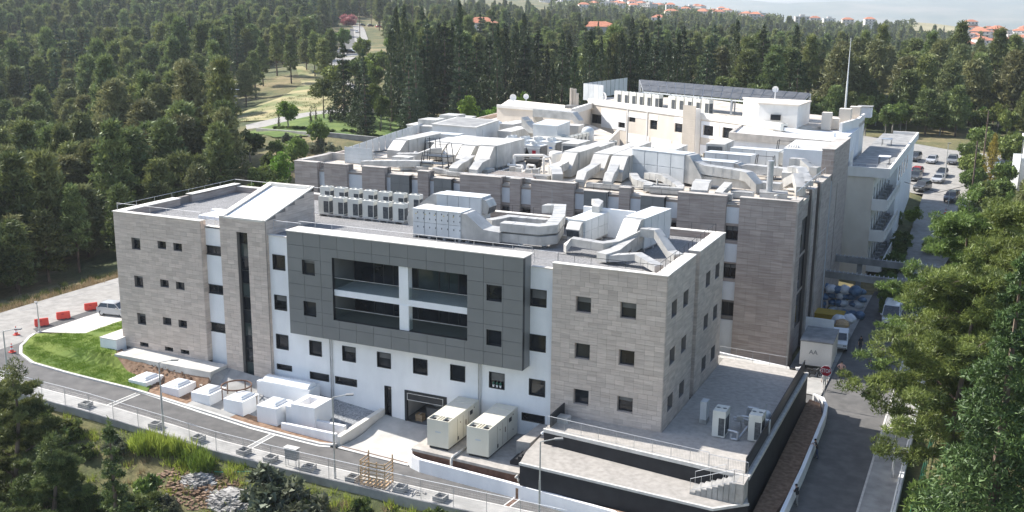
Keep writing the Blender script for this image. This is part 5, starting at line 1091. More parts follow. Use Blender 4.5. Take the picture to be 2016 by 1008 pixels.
duct('long duct sloping forward from the air handler touching the chiller', [(-33.2, 36.3, D2+.7), (-32.9, 33.4, D2+.6), (-32.7, 32.6, D2+.4), (-32.7, 31.8, D2-.0)], 1.1, 1.0)
duct('left forward duct of the wide pair', [(-19.8, 37.6, D2+1.0), (-19.5, 34.4, D2+.9), (-19.4, 32.0, D2+.8), (-19.4, 31.3, D2)], 1.0, .9)
duct('right forward duct of the wide pair', [(-17.2, 36.6, D2+1.2), (-16.4, 33.4, D2+1.0), (-16.3, 32.2, D2+.8), (-16.3, 31.5, D2)], 1.0, .9)
duct('curved duct falling in front of the tall air handler', [(-23.3, 37.0, D2+1.1), (-24.3, 35.6, D2+.6), (-23.4, 34.2, D2+.6), (-22.3, 32.0, D2+.3)], 1.2, .9)
duct('low duct along the front edge left of the pipe rack', [(-37.9, 32.0, D2+.4), (-35.6, 31.6, D2+.15), (-25.0, 31.4, D2+.1)], .7, .45)
duct('long duct on the front roof edge above the grey bays', [(-47.9, 32.2, D2+.2), (-44.2, 32.3, D2+.5), (-41.2, 33.0, D2+.6), (-39.0, 33.6, D2+.6)], .9, .7)
duct('bent duct between the left air handlers and the edge', [(-47.0, 38.8, D2+.2), (-44.4, 39.6, D2+.3), (-43.0, 40.4, D2+.9), (-41.8, 41.0, D2+1.0)], 1.0, .9)
duct('white box duct over the roof edge near the louvred screen', [(-43.6, 34.6, D2+.2), (-42.0, 32.6, D2+.1)], 1.4, .6); duct('short white box duct left of the scaffold', [(-41.0, 34.6, D2+.2), (-39.7, 32.4, D2+.1)], 1.4, .6)
duct('large duct leaving the double decked unit to the right', [(-8.6, 38.4, D2+2.0), (-7.2, 38.1, D2+1.5), (-3.0, 37.4, D2+1.3), (-2.2, 37.1, D2+1.2), (-.9, 36.5, D2+.1)], 1.3, 1.0, legs=D2)
duct('lower duct leaving the double decked unit to the right', [(-8.6, 38.4, D2+.4), (-1.0, 37.6, D2+.3), (1.2, 37.4, D2+.3)], 1.2, .9)
duct('duct from the front pale blue unit running right', [(-5.3, 45.8, D2+.6), (-4.3, 45.7, D2+.9), (.4, 45.3, D2+.8), (.8, 42.5, D2+.7)], 1.1, .9)
duct('bulky duct arching over the east edge', [(.2, 47.6, D2+1.7), (1.6, 47.4, D2+1.7), (2.8, 46.6, D2+1.0), (3.6, 46.4, D2+1.0)], 1.1, .9); duct('duct with black opening near the east edge', [(.9, 43.8, D2+1.3), (2.2, 43.2, D2+1.3), (3.4, 40.8, D2+.2)], 1.2, .9)
duct('round bodied duct elbow at the east corner', [(1.2, 40.0, D2+.3), (2.6, 38.8, D2+1.2), (3.4, 36.6, D2+.1)], 1.0, 1.0)
duct('flat duct lying behind the grey bays, left piece', [(-14.9, 36.2, D2+.6), (-13.9, 34.4, D2+.3), (-11.9, 32.8, D2+.2), (-11.7, 31.4, D2+.2)], .9, .7); duct('flat duct lying behind the grey bays, right piece', [(-13.4, 36.6, D2+.7), (-10.9, 34.8, D2+.9), (-8.6, 33.0, D2+.2), (-8.3, 31.8, D2+.1), (-11.4, 31.5, D2+.1)], .9, .7)
duct('long low duct along the front edge between the stone piers', [(-18.6, 31.6, D2+.2), (-13.6, 31.3, D2+.2)], .7, .4)
duct('white bent spout above the wide stone pier', [(-6.4, 34.2, D2+.7), (-6.2, 32.4, D2+.6), (-6.1, 31.4, D2)], 1.7, .8); duct('slim white spout right of the small weed', [(-3.6, 33.6, D2+.9), (-4.1, 31.6, D2+.1)], .9, .6)
for x, y, sx, sy, lb in ((-1.9, 33.0, 2.2, 1.2, 'flat dark lidded box left of the shiny flue'), (-10.8, 33.5, 1.8, 1.0, 'flat dark lidded box inside the bent flat ducts'), (-24.6, 33.2, 1.8, 1.3, 'flat dark lidded box right of the rusty pipe rack'), (-34.0, 35.0, 4.6, 1.4, 'long pale box between the forward ducts and the pipe rack'), (1.0, 34.4, 2.8, 2.0, 'dark grey plinth box carrying the shiny flue'), (-7.0, 32.9, .8, .8, 'tiny flat box left of the white bent spout'), (-3.1, 31.0, 1.2, .8, 'small flat box in the gap beside the corner pier')):
    T = thing('equipment_box', lb, 'box', (x, y, D2), RT.uniform(-.2, .2), 'flat metal boxes on the hospital roof'); mb = MB(); mb.cbox((0, 0, .1), sx, sy, .6); mb.build('box_body', 'ahuold', T); mb = MB(); mb.cbox((0, 0, .7), sx+.06, sy+.06, .05); mb.build('lid', 'concd' if sx < 3 else 'ahuold', T)
T = thing('flue_pipe', 'shiny metal flue standing on a dark grey plinth at the hospital roof corner', 'flue', (.55, 34.3, D2+.75)); mb = MB(); mb.tube((0, 0, 0), (0, 0, 3.2), .32, n=18); mb.build('flue', 'steel', T, smooth=False)
for z in (.8, 1.6, 2.4, 3.15): mb = MB(); mb.tube((0, 0, z), (0, 0, z+.06), .35, n=18); mb.build('band', 'steel', T)
# fence at left edge and louvred screen
T = thing('louvre_screen', 'grey horizontal louvre screen at the front left of the hospital roof', 'screen', (-50.2, 34.8, D2), world=True)
for k in range(11): mb = MB(); mb.box(-52.1, -48.1, 34.6, 34.68, D2+.12+k*.18, D2+.27+k*.18); mb.build('slat', 'ahublue', T)
mb = MB()
for x in (-52.1, -50.1, -48.2): mb.box(x, x+.1, 34.68, 34.76, D2, D2+2.1)
mb.build('post_frame', 'steel', T)
T = thing('roof_fence', 'pale translucent panel fence running back along the left roof edge', 'fence', (-53, 46, D2), world=True)
for k in range(13):
    a = Vector((-52.1, 34.9, D2)).lerp(Vector((-58.2, 65, D2)), k/13); b = Vector((-52.1, 34.9, D2)).lerp(Vector((-58.2, 65, D2)), (k+1)/13-.008)
    mb = MB(); mb.hexa([a, b, b+Vector((.05, 0, 0)), a+Vector((.05, 0, 0))], [a+Vector((0, 0, 1.9)), b+Vector((0, 0, 1.9)), b+Vector((.05, 0, 1.9)), a+Vector((.05, 0, 1.9))]); mb.build('fence_panel', 'ahublue', T)
# scaffolds
def frame_stand(label, x, y, z, w, d, h, rz=0):
    T = thing('steel_stand', label, 'stand', (x, y, z), rz, 'thin steel stands among the plant'); 
    for sx in (-1, 1):
        for sy in (-1, 1): mb = MB(); mb.tube((sx*w/2, sy*d/2, 0), (sx*w/2*.8, sy*d/2*.8, h), .05, n=5); mb.build('leg', 'anth', T)
    mb = MB(); mb.cbox((0, 0, h*.45), w, d, .08); mb.build('shelf', 'anth', T)
    mb = MB(); mb.cbox((0, 0, h*.95), w*.85, .05, .05); mb.build('crossbar', 'anth', T)
frame_stand('dark steel stand left of the parallel air handlers', -43.3, 41.3, D2, 1.8, 1.4, 3.0); frame_stand('dark steel stand at the front edge above the grey bay', -38.6, 33.4, D2, 3.2, 1.6, 2.4); frame_stand('dark steel stand with a high shelf in front of the right air handler', -40.4, 37.6, D2, 3.6, 1.6, 2.9)
frame_stand('thin stand beside the rear louvred air handlers', -18.3, 50.3, D2, 1.2, .8, 2.2); frame_stand('thin stand near the court wall', -26.7, 46.6, D2, .8, .8, 2.0); frame_stand('dark stand with grille in front of the lower white block', -3.2, 62.5, D2, 2.2, 1.4, 2.8); frame_stand('dark stand beside the steaming flue', -2.8, 48.2, D2, 2.4, 1.2, 2.6)
for i, (x, y) in enumerate(((-8.6, 60.7), (.2, 50.5), (-13.2, 57.8), (-27.8, 66.0), (2.4, 56.2))):
    T = vrf('small single condenser '+('right of the nearest louvred air handler', 'by the pale green plant room', 'between two louvred air handlers', 'behind the court wall', 'beside the tall stone tower')[i], x, y, D2, 0, .95, .4, .8, group='small single condensers', base=.1)
# rooftop of the cream wing
oc = ['leftmost', 'second from the left', 'third from the left', 'fourth from the left', 'fifth from the left', 'rightmost']
vc = vrf('leftmost large condenser of the left row on the cream wing roof', -37.6, 96.4, 16.36, -.5, 1.75, .9, 2.1, group='large condensers in a row on the cream wing', base=.2)
for i in range(1, 6): dup(vc, (-37.6+1.62*i, 96.4-.92*i, 16.36), -.57, label=oc[i]+' large condenser of the left row on the cream wing roof')
for i in range(5): dup(vc, (-26.4+1.62*i, 90.6-.95*i, 16.36), -.57, label=oc[i]+' large condenser of the right row on the cream wing roof', group='large condensers in the right row')
T = thing('roof_flue', 'tall pale ribbed flue on the round roof beside the dishes', 'flue', (-45.3, 93.6, 15.6)); 
for i, (dx, h) in enumerate(((0, 3.4), (.6, 3.3), (1.0, 2.6))): mb = MB(); mb.tube((dx, 0, .6), (dx, 0, h), .3, n=9); mb.build('flue_tube', 'beige', T)
mb = MB(); mb.cbox((.4, 0, 0), 2.6, 1.6, .5); mb.build('plinth', 'concd', T)
def dish(label, x, y, z, r, rz, h):
    T = thing('satellite_dish', label, 'satellite dish', (x, y, z), rz, 'satellite dishes'); mb = MB(); mb.tube((0, 0, 0), (0, 0, h), .06, n=6); mb.build('mast', 'whitep', T)
    mb = MB(); n = 18; P = [(0, 0.16, h)]; F = []
    for k, (q, dy) in enumerate(((.5, .1), (1.0, -.08))):
        for i in range(n): a = 2*PI*i/n; P.append((q*r*math.cos(a), dy, h+q*r*math.sin(a)))
    for i in range(n): F.append((0, 1+i, 1+(i+1) % n)); F.append((1+i, 1+n+i, 1+n+(i+1) % n, 1+(i+1) % n))
    mb.add(P, F); mb.build('reflector', 'whitep', T, smooth=True); mb = MB(); mb.tube((0, .1, h), (0, -.5, h), .03, n=5); mb.build('feed', 'whitep', T)
dish('white satellite dish, left one of the pair at the roof edge', -58.6, 98.6, 15.6, .62, .2, .9); dish('white satellite dish, right one of the pair at the roof edge', -56.4, 99.4, 15.6, .5, .3, 1.1); dish('large white satellite dish near the cream wall', -41.4, 99.0, 16.4, .85, -.6, .9); dish('small round dish on a mast on the stair head', -8.2, 79.5, 19.6, .45, 0, 1.6)
T = thing('roof_screen', 'grey panelled screen wall on the cream wing roof', 'screen', (-44, 103, 16.4), world=True)
for a, b in (((-46.2, 101.5), (-41.5, 99)), ((-46.2, 101.5), (-44.6, 121))):
    n = 4 if b[1] < 110 else 10
    for k in range(n):
        p = Vector(a).lerp(Vector(b), k/n); q = Vector(a).lerp(Vector(b), (k+1)/n-.01); mb = MB(); mb.hexa([(p.x, p.y, 16.4), (q.x, q.y, 16.4), (q.x, q.y+.08, 16.4), (p.x, p.y+.08, 16.4)], [(p.x, p.y, 19.3), (q.x, q.y, 19.3), (q.x, q.y+.08, 19.3), (p.x, p.y+.08, 19.3)]); mb.build('screen_panel', 'ahublue', T)
# solar canopy
T = thing('solar_canopy', 'long tilted canopy of dark solar panels on white posts behind the cream wing', 'solar canopy', (-18, 97, 16.4), world=True)
Pa, Pb, Qa, Qb = Vector((-33.2, 95.5, 18.9)), Vector((-5.2, 82.8, 18.8)), Vector((-35.5, 100.5, 20.4)), Vector((-4.4, 86.5, 20.3))
n = 17
for k in range(n):
    for r in range(2):
        f = lambda s, t: Pa.lerp(Pb, s).lerp(Qa.lerp(Qb, s), t)
        s0, s1, t0, t1 = k/n+.002, (k+1)/n-.002, r/2+.01, (r+1)/2-.01
        c = [f(s0, t0), f(s1, t0), f(s1, t1), f(s0, t1)]; mb = MB(); mb.hexa(c, [v+Vector((0, -.02, .06)) for v in c]); mb.build('solar_panel', 'solar', T)
for k in range(0, n+1):
    mb = MB(); mb.bar(Pa.lerp(Pb, k/n)-Vector((0, 0, .08)), Qa.lerp(Qb, k/n)-Vector((0, 0, .08)), .09, .12); mb.build('rafter', 'steel', T)
for t in (0, .5, 1): mb = MB(); mb.bar(Pa.lerp(Qa, t)-Vector((0, 0, .2)), Pb.lerp(Qb, t)-Vector((0, 0, .2)), .18, .2); mb.build('purlin', 'ahu', T)
for k in range(6):
    p = Pa.lerp(Pb, k/5); mb = MB(); mb.box(p.x-.15, p.x+.15, p.y-.15, p.y+.15, 16.3, p.z-.1); mb.build('post', 'ahu', T); q = Qa.lerp(Qb, k/5); mb = MB(); mb.bar((q.x, q.y, 16.3), (q.x, q.y, q.z-.1), .2); mb.build('post', 'ahu', T); mb = MB(); mb.bar((p.x, p.y, 16.5), (q.x, q.y, q.z-.3), .14); mb.build('brace', 'steel', T)
T = thing('roof_mast', 'very tall thin pale mast on the cream wing beside the chimneys', 'mast', (.8, 86.2, 16.3)); mb = MB(); mb.tube((0, 0, 0), (0, 0, 6), .16, .12, n=8); mb.tube((0, 0, 6), (0, 0, 12.2), .1, .03, n=8); mb.build('mast', 'ahu', T)
T = thing('small_shed', 'small white box shed behind the solar canopy', 'shed', (2.5, 96, 16.3)); mb = MB(); mb.cbox((0, 0, 0), 2, 2, 1.6); mb.build('wall', 'white2', T); mb = MB(); mb.cbox((0, 0, 1.6), 2.3, 2.3, .1); mb.build('roof', 'concd', T)
o = vrf('single fan condenser standing on the pink gravel ledge of the lower white block', -5.3, 72.2, 16.0, 0, .95, .4, 1.0, base=.1)

# ------------------------------------------------------------------ front court objects
def skybox(label, x, group='white skylight boxes in a row beside the road'):
    T = thing('skylight_box', label, 'skylight box', (x+1.07, -4.1, cz(x+1, -5.3)), 0, group, world=True)
    mb = MB(); mb.hexa([(x, -5.3, cz(x, -5.3)-.3), (x+2.13, -5.3, cz(x+2.1, -5.3)-.3), (x+2.13, -2.95, cz(x+2.1, -5.3)-.3), (x, -2.95, cz(x, -5.3)-.3)], [(x, -5.3, -1.95), (x+2.13, -5.3, -1.95), (x+2.13, -2.95, -1.95), (x, -2.95, -1.95)]); mb.build('kerb_box', 'white', T)
    a, b, c, d = x+.33, x+1.8, -4.98, -3.27
    mb = MB(); mb.box(a, b, c, d, -1.949, -1.8); mb.build('frame', 'whitep', T)
    mb = MB(); g = [((a+.06), (b-.06), c+.06, d-.06, -1.8), (a+.14, b-.14, c+.14, d-.14, -1.69), (a+.38, b-.38, c+.42, d-.42, -1.59)]
    P = []; F = []
    for q in g: P += [(q[0], q[2], q[4]), (q[1], q[2], q[4]), (q[1], q[3], q[4]), (q[0], q[3], q[4])]
    for k in range(2):
        for i in range(4): F.append((4*k+i, 4*k+(i+1) % 4, 4*k+4+(i+1) % 4, 4*k+4+i))
    F.append((8, 9, 10, 11)); mb.add(P, F); mb.build('acrylic_dome', 'plast', T)
for x, lab in ((-50.1, 'white skylight box with a domed lid, the one standing against the lawn'), (-46.2, 'white skylight box with a domed lid, alone in the bare soil, second from the lawn'), (-42.6, 'white skylight box with a domed lid on the paving before the ring rail'),
               (-38.9, 'white skylight box with a domed lid between the paving and the road soil'), (-35.2, 'white skylight box with a domed lid, the one nearest the ramp')): skybox(lab, x)
T = thing('long_skylight', 'long white skylight block with a ribbed pale barrel lid beside the white facade', 'skylight', (-34.8, -.4, -2.4), world=True)
mb = MB(); mb.box(-37.9, -32.1, -1.8, -.15, -3.2, -1.25); mb.build('kerb_box', 'white', T)
for k in range(13):
    a = -37.3+k*.385; mb = MB(); n = 6; P = []
    for x in (a, a+.37):
        for i in range(n+1): t = PI*i/n; P.append((x, -1.0-.68*math.cos(t)*1.0, -1.22+.42*math.sin(t)*(1 if x == a else .94)))
    F = [(i, i+1, i+n+2, i+n+1) for i in range(n)]+[tuple(range(n+1)), tuple(reversed(range(n+1, 2*n+2)))]; mb.add(P, F); mb.build('lid_rib', 'plast', T)
mb = MB(); mb.box(-37.5, -32.3, -1.78, -.2, -1.249, -1.16); mb.build('frame', 'whitep', T)
T = thing('open_shaft', 'unfinished white shaft box with an open top next to the gravel court', 'shaft box', (-31, -3.2, -3), world=True)
mb = MB(); x0, x1, y0, y1, zt = -32.1, -29.6, -4.5, -1.9, -1.55
mb.box(x0, x1, y0, y0+.45, -3.6, zt); mb.box(x0, x1, y1-.5, y1, -3.6, zt); mb.box(x0, x0+.5, y0+.45, y1-.5, -3.6, zt); mb.box(x1-.9, x1, y0+.45, y1-.5, -3.6, zt); mb.box(x0+.5, x1-.9, y0+.45, y1-.5, -3.4, -2.3); mb.build('shaft_wall', 'white', T)
mb = MB(); mb.cbox((x0+1.1, -3.1, -2.3), .4, .3, .12); mb.build('red_cap', 'red', T)
T = thing('low_pier', 'small low white pier standing against the open shaft', 'pier', (-32.6, -3.8, -3.4), world=True); mb = MB(); mb.box(-32.75, -32.15, -4.4, -3.3, -3.8, -1.9); mb.build('pier', 'white', T)
for i, (x, y, h) in enumerate(((-42.9, -3.6, .9), (-36.8, -3.3, 1.3))):
    T = thing('path_lamp', ('short brown path lamp post between the soil bed and the paving', 'short brown path lamp post beside the ring rail')[i], 'path lamp', (x, y, cz(x, y))); mb = MB(); mb.tube((0, 0, 0), (0, 0, h), .07, n=7); mb.build('post', 'rust', T); mb = MB(); mb.lathe([(.14, h), (.14, h+.12)], n=10); mb.build('lamp_head', 'beige', T)
# generators
def genset(label, x0, x1):
    T = thing('generator_enclosure', label, 'generator', ((x0+x1)/2, -2.8, -2.5), 0, 'cream generator enclosures', world=True); y0, y1, zb, zt = -5.55, -.1, -2.28, .02
    mb = MB(); mb.box(x0+.15, x1-.15, y0+.1, y1-.1, -2.5, zb); mb.build('skid', 'anth', T)
    mb = MB(); F1 = (x0, x1)
    mb.box(x0, x1, y0, y0+1.5, zb, zt-.16)
    mb.build('end_casing', 'gen', T)
    mb = MB(); mb.box(x0, x1, y0+1.52, y1-1.0, zb, zt); mb.build('middle_casing', 'gen', T)
    mb = MB(); mb.box(x0, x1, y1-.98, y1, zb, zt+.03); mb.build('rear_casing', 'gen', T)
    mb = MB()     # top grating at the near end
    mb.box(x0, x1, y0, y0+.08, zt-.16, zt); mb.box(x0, x0+.08, y0+.08, y0+1.5, zt-.16, zt); mb.box(x1-.08, x1, y0+.08, y0+1.5, zt-.16, zt); mb.box(x0+.08, x1-.08, y0+.95, y0+1.5, zt-.16, zt)
    for xx in (x0+.72, x0+.97, x0+1.22): mb.box(xx, xx+.08, y0+.08, y0+.95, zt-.16, zt-.01)
    mb.build('top_frame', 'gen', T)
    for cx in (x0+.4, x1-.4):
        mb = MB(); mb.cbox((cx, y0+.52, zt-.159), .55, .7, .02); mb.build('grating', 'conc', T); mb = MB()
        for k in range(4): mb.cbox((cx, y0+.52, zt-.13), .34, .05, .05, k*PI/4)
        mb.build('fan_blades', 'anth', T)
    mb = MB(); mb.box((x0+x1)/2-.22, (x0+x1)/2+.28, y0-.012, y0-.002, -1.05, -.93); mb.build('name_plate', 'ahublue', T)
    for (y, z, w, h) in ((-1.55, -.55, .5, .36), (-2.5, -1.05, .12, .45), (-3.5, -.7, .1, .1), (-1.0, -.3, .1, .12), (-3.9, -1.95, .2, .3), (-1.0, -1.6, .1, .1)):
        mb = MB(); mb.box(x1+.003, x1+.02, y-w/2, y+w/2, z-h/2, z+h/2); mb.build('side_fitting', 'anth' if w > .15 else 'rust', T)
    mb = MB()
    for y in (-4.0, -3.0, -2.05): mb.box(x1+.002, x1+.012, y, y+.02, zb+.1, zt-.3)
    mb.build('door_seam', 'rust', T)
genset('cream generator enclosure beside the garage ramp, left one of the two', -17.85, -15.9); genset('cream generator enclosure beside the terrace steps, right one of the two', -14.25, -12.3)
# garage contents
T = thing('covered_machine', 'covered dark machine standing inside the open garage', 'machine', (-21.4, 3, -3.6)); mb = MB(); mb.cbox((0, 0, 0), 1.6, 2, 1.1); mb.cbox((.1, .2, 1.1), 1.0, 1.2, .4); mb.build('cover', 'concd', T)
T = thing('cardboard_box', 'brown box just inside the garage opening', 'box', (-22.6, 1.6, -3.6)); mb = MB(); mb.cbox((0, 0, 0), .7, .6, .6); mb.build('box_body', 'wood', T); mb = MB(); mb.cbox((0, 0, .6), .1, .62, .01); mb.build('tape', 'cap', T)
for k, x in enumerate((-14.75, -14.42, -14.1)):
    T = thing('flower_pot', ('left', 'middle', 'right')[k]+' pale flower pot on the small window sill of the white facade', 'flower pot', (x, .34, 1.27), group='flower pots on the sill'); mb = MB(); mb.lathe([(.07, 0), (.10, .2), (.085, .2)], n=10); mb.build('pot', 'whitep', T); mb = MB(); mb.lathe([(.03, .2), (.12, .32), (.05, .46)], n=6); mb.build('plant', 'green', T)
# terrace plant
ta = vrf('tall beige outdoor unit on the shaded terrace, left one', 4.3, 1.7, .02, 0, 1.0, 1.5, 2.1, group='tall outdoor units on the terrace', base=.06); tb = dup(ta, (7.0, 2.1, .02), 0, label='tall beige outdoor unit on the shaded terrace, right one by the black screen')
T = thing('pipe_cluster', 'insulated silver pipes and valves between the two tall terrace units', 'pipes', (5.6, 2.5, .02), world=True)
for pts in ([(4.9, 3.4, .9), (6.3, 3.4, .9), (6.3, 3.4, .3)], [(4.9, 3.7, .6), (6.6, 3.6, .6)], [(5.9, 3.8, .1), (5.9, 3.8, 1.8), (6.7, 3.8, 1.8), (6.7, 3.8, .2)], [(6.6, 3.0, 1.3), (5.6, 3.0, 1.3), (5.6, 3.0, .2)], [(5.0, 1.2, .7), (5.8, 1.0, .7), (5.8, 1.0, .12), (5.3, 1.0, .12), (5.3, 1.0, .5)], [(5.8, 1.0, .12), (6.3, 2.0, .9), (6.7, 2.6, 1.0)], [(6.0, 4.2, .2), (6.0, 4.2, 1.5), (7.0, 4.2, 1.5)]):
    mb = MB(); mb.pipe(pts, .09, 8); mb.build('pipe', 'steel', T)
for x, y, z in ((5.3, 3.4, .8), (5.9, 3.4, .5), (6.2, 3.8, 1.0), (5.6, 3.0, 1.0)): mb = MB(); mb.cbox((x, y, z), .3, .26, .3, .2); mb.build('valve', 'duct', T)
T = thing('expansion_tank', 'small grey cylinder tank behind the terrace pipes', 'tank', (7.1, 4.9, .02)); mb = MB(); mb.lathe([(.3, .2), (.42, .3), (.42, 1.1), (.3, 1.25)], n=16); mb.build('tank', 'ahublue', T, smooth=True); mb = MB(); mb.tube((0, 0, 0), (0, 0, 1.9), .04, n=6); mb.build('stem', 'steel', T)
T = thing('control_cabinet', 'slim white cabinet on the shaded terrace left of the tall units', 'cabinet', (2.5, 3.6, .02)); mb = MB(); mb.cbox((0, 0, .35), .5, .9, 1.5); mb.build('cabinet', 'ahu', T); mb = MB(); mb.cbox((0, 0, 0), .6, 1.0, .35); mb.build('plinth', 'conc', T)
T = thing('terrace_fan_unit', 'small grey fan unit behind the right terrace unit', 'outdoor unit', (8.0-.6, 3.3, .02)); mb = MB(); mb.cbox((0, 0, .3), .8, .35, .9); mb.build('casing', 'ahu', T); mb = MB(); mb.cbox((0, 0, 0), .8, .35, .3); mb.build('stand', 'steel', T)
T = thing('wall_camera', 'small white camera dome on the terrace corner', 'camera', (-8.62, -3.5, -.35)); mb = MB(); mb.lathe([(.02, -.12), (.09, -.06), (.11, .04), (.05, .12)], n=10); mb.build('dome', 'whitep', T, smooth=True); mb = MB(); mb.cbox((.05, 0, .1), .15, .1, .05); mb.build('bracket', 'whitep', T)
# street lamps
def lamp(label, x, y, h=6.2, arm=(1.0, .55), z=None):
    T = thing('street_lamp', label, 'street lamp', (x, y, gz(x, y) if z is None else z), 0, 'slim grey street lamps')
    mb = MB(); mb.tube((0, 0, 0), (0, 0, h*.55), .10, .08, n=8); mb.tube((0, 0, h*.55), (0, 0, h), .065, .05, n=8); mb.build('pole', 'steel', T)
    mb = MB(); mb.cbox((0, 0, 0), .35, .35, .06); mb.build('base_plate', 'steel', T)
    mb = MB(); mb.bar((0, 0, h), (arm[0], arm[1], h+.22), .07, .05); mb.build('arm', 'steel', T)
    mb = MB(); a = math.atan2(arm[1], arm[0]); mb.cbox((arm[0]*1.15, arm[1]*1.15, h+.16), .6, .26, .1, a); mb.build('lamp_head', 'concd', T)
lamp('slim grey street lamp in front of the second skylight box, by the fence', -39.9, -11.75, 6.4); lamp('slim grey street lamp left of the wooden rack, by the fence', -22.95, -11.25, 6.9); lamp('slim grey street lamp at the bottom edge in front of the lower terrace', -5.6, -10.9, 6.6)
lamp('slim grey street lamp at the road fork, nearest the far left edge', -57.6, -12.2, 5.6); lamp('short dark street lamp behind the left red barrier', -67.4, -.1, 2.9, (-.4, .25)); lamp('grey street lamp on the shaded right sidewalk, partly behind the pine', 16.8, 7.5, 6.0, (-.9, .3))
lamp('grey street lamp beside the parking road', 15.8, 95, 6.0, (1, .3)); lamp('second grey street lamp nearer along the parking road', 15.0, 84, 6.0, (1, .3)); lamp('white street lamp among the parked cars', 13.8, 124, 7.0, (.1, 0)); lamp('grey street lamp at the far right edge by the white house', 25.5, 122, 9.0, (.9, 0))
# fence along the front road
T = thing('boundary_fence', 'see through wire fence on a concrete wall along the near side of the front road', 'fence', (-25, -10.5, -4.2), world=True)
xs = np.arange(-69.5, 13, 2.72)
step = []
for i, x in enumerate(xs): step.append(cz(x, fence_y(x)+1)+.12)
mb = MB()
P = [(x, float(fence_y(x)), cz(x, fence_y(x)+1)) for x in np.linspace(-70, 14, 60)]
for a, b in zip(P[:-1], P[1:]):
    mb.hexa([(a[0], a[1]-.28, a[2]-2.4), (b[0], b[1]-.28, b[2]-2.4), (b[0], b[1]+.0, b[2]-2.4), (a[0], a[1]+.0, a[2]-2.4)], [(a[0], a[1]-.28, a[2]+.22), (b[0], b[1]-.28, b[2]+.22), (b[0], b[1], b[2]+.22), (a[0], a[1], a[2]+.22)])
mb.build('base_wall', 'conc', T)
for i in range(len(xs)):
    x = xs[i]; y = float(fence_y(x))-.14; z = cz(x, y+1)+.2; mb = MB(); mb.tube((x, y, z), (x, y, z+1.72), .022, n=5); mb.build('post', 'steel', T)
for i in range(0, len(xs)-1):
    xa, xb = xs[i], xs[i+1]; ya, yb_ = float(fence_y(xa))-.14, float(fence_y(xb))-.14; za, zb_ = cz(xa, ya+1)+.22, cz(xb, yb_+1)+.22
    mb = MB(); n = 22
    for k in range(n):
        t = k/n; x = xa+(xb-xa)*t; y = ya+(yb_-ya)*t; z = za+(zb_-za)*t; mb.tube((x, y, z), (x, y, z+1.62), .0035, n=3, caps=False)
    for k in range(9): hh = .06+k*.19; mb.tube((xa, ya, za+hh), (xb, yb_, zb_+hh), .0035, n=3, caps=False)
    mb.build('mesh_panel', 'steel', T)
    mb = MB(); mb.tube((xa, ya, za+1.7), (xb, yb_, zb_+1.7), .021, n=5); mb.build('top_rail', 'whitep', T)
# planters, rack, cabinet
for i, (x, off, nt) in enumerate(((-49.0, .7, 'nearest the young fir'), (-41.3, .8, 'between the first lamp and the young fir'), (-36.8, .8, 'above the reed clumps'), (-32.1, .75, 'below the middle road drain'), (-29.4, .7, 'left of the grey cabinet'), (-25.7, .7, 'right of the grey cabinet'), (-21.6, .65, 'touching the wooden rack on its left'), (-17.4, .75, 'just right of the wooden rack'), (-13.9, .7, 'furthest right along the fence'))):
    y = float(fence_y(x))+off; T = thing('concrete_planter', 'square open concrete planter box on the sidewalk '+nt, 'planter', (x, y, cz(x, y)+.1), RT.uniform(-.1, .15), 'open concrete planters along the fence'); s = .45
    mb = MB(); mb.box(-s, s, -s, -s+.1, 0, .4); mb.box(-s, s, s-.1, s, 0, .4); mb.box(-s, -s+.1, -s+.1, s-.1, 0, .4); mb.box(s-.1, s, -s+.1, s-.1, 0, .4); mb.build('planter_wall', 'conc', T)
    mb = MB(); mb.box(-s+.1, s-.1, -s+.1, s-.1, 0, .12); mb.build('planter_floor', 'concd', T)
x = -27.2; y = float(fence_y(x))+.55; T = thing('meter_cabinet', 'grey electric meter cabinet on four thin legs by the fence', 'cabinet', (x, y, cz(x, y)+.1)); 
for sx in (-.5, .5):
    for sy in (-.15, .15): mb = MB(); mb.tube((sx, sy, 0), (sx, sy, .9), .03, n=5); mb.build('leg', 'steel', T)
mb = MB(); mb.cbox((0, 0, .7), 1.1, .4, .95); mb.build('cabinet', 'concd', T); mb = MB(); mb.cbox((0, 0, 1.65), 1.25, .6, .05); mb.build('roof', 'kerb', T)
x = -19.6; y = float(fence_y(x))+.95; T = thing('timber_rack', 'open wooden slatted rack of two braced sides and a back standing by the fence', 'rack', (x, y, cz(x, y)+.12), .06)
L = 2.1; Dp = 1.3; H = 2.1
for sx in (-L/2, -L/6, L/6, L/2): mb = MB(); mb.cbox((sx, -Dp/2, 0), .08, .08, H); mb.build('upright', 'wood', T)
for sx in (-L/2, L/2): mb = MB(); mb.cbox((sx, Dp/2, 0), .08, .08, H+.25); mb.build('upright', 'wood', T)
for k in range(7):
    z = .12+k*.3; mb = MB(); mb.cbox((0, -Dp/2-.05, z), L+.1, .03, .11); mb.build('slat', 'wood', T)
    for sx in (-L/2, L/2): mb = MB(); mb.cbox((sx+.05*(1 if sx > 0 else -1), 0, z+.02), .03, Dp+.1, .1); mb.build('slat', 'wood', T)
for k in range(6): mb = MB(); mb.cbox((-L/2+.2+k*.34, 0, .02), .14, Dp, .04); mb.build('floor_board', 'wood', T)
# rubble heap beside the rack
T = MB()
for k in range(26): T.ct = RT.random(); T.cbox((-17.0+RT.uniform(-.2, 1.6), float(fence_y(-16.5))+RT.uniform(.5, 1.2), cz(-16.5, -10)+.1), RT.uniform(.06, .25), RT.uniform(.05, .18), RT.uniform(.03, .1), RT.uniform(0, 3))
tag(T.build('loose_bricks', 'rocks'), 'loose grey block pieces on the sidewalk right of the rack', 'rubble', kind='stuff')
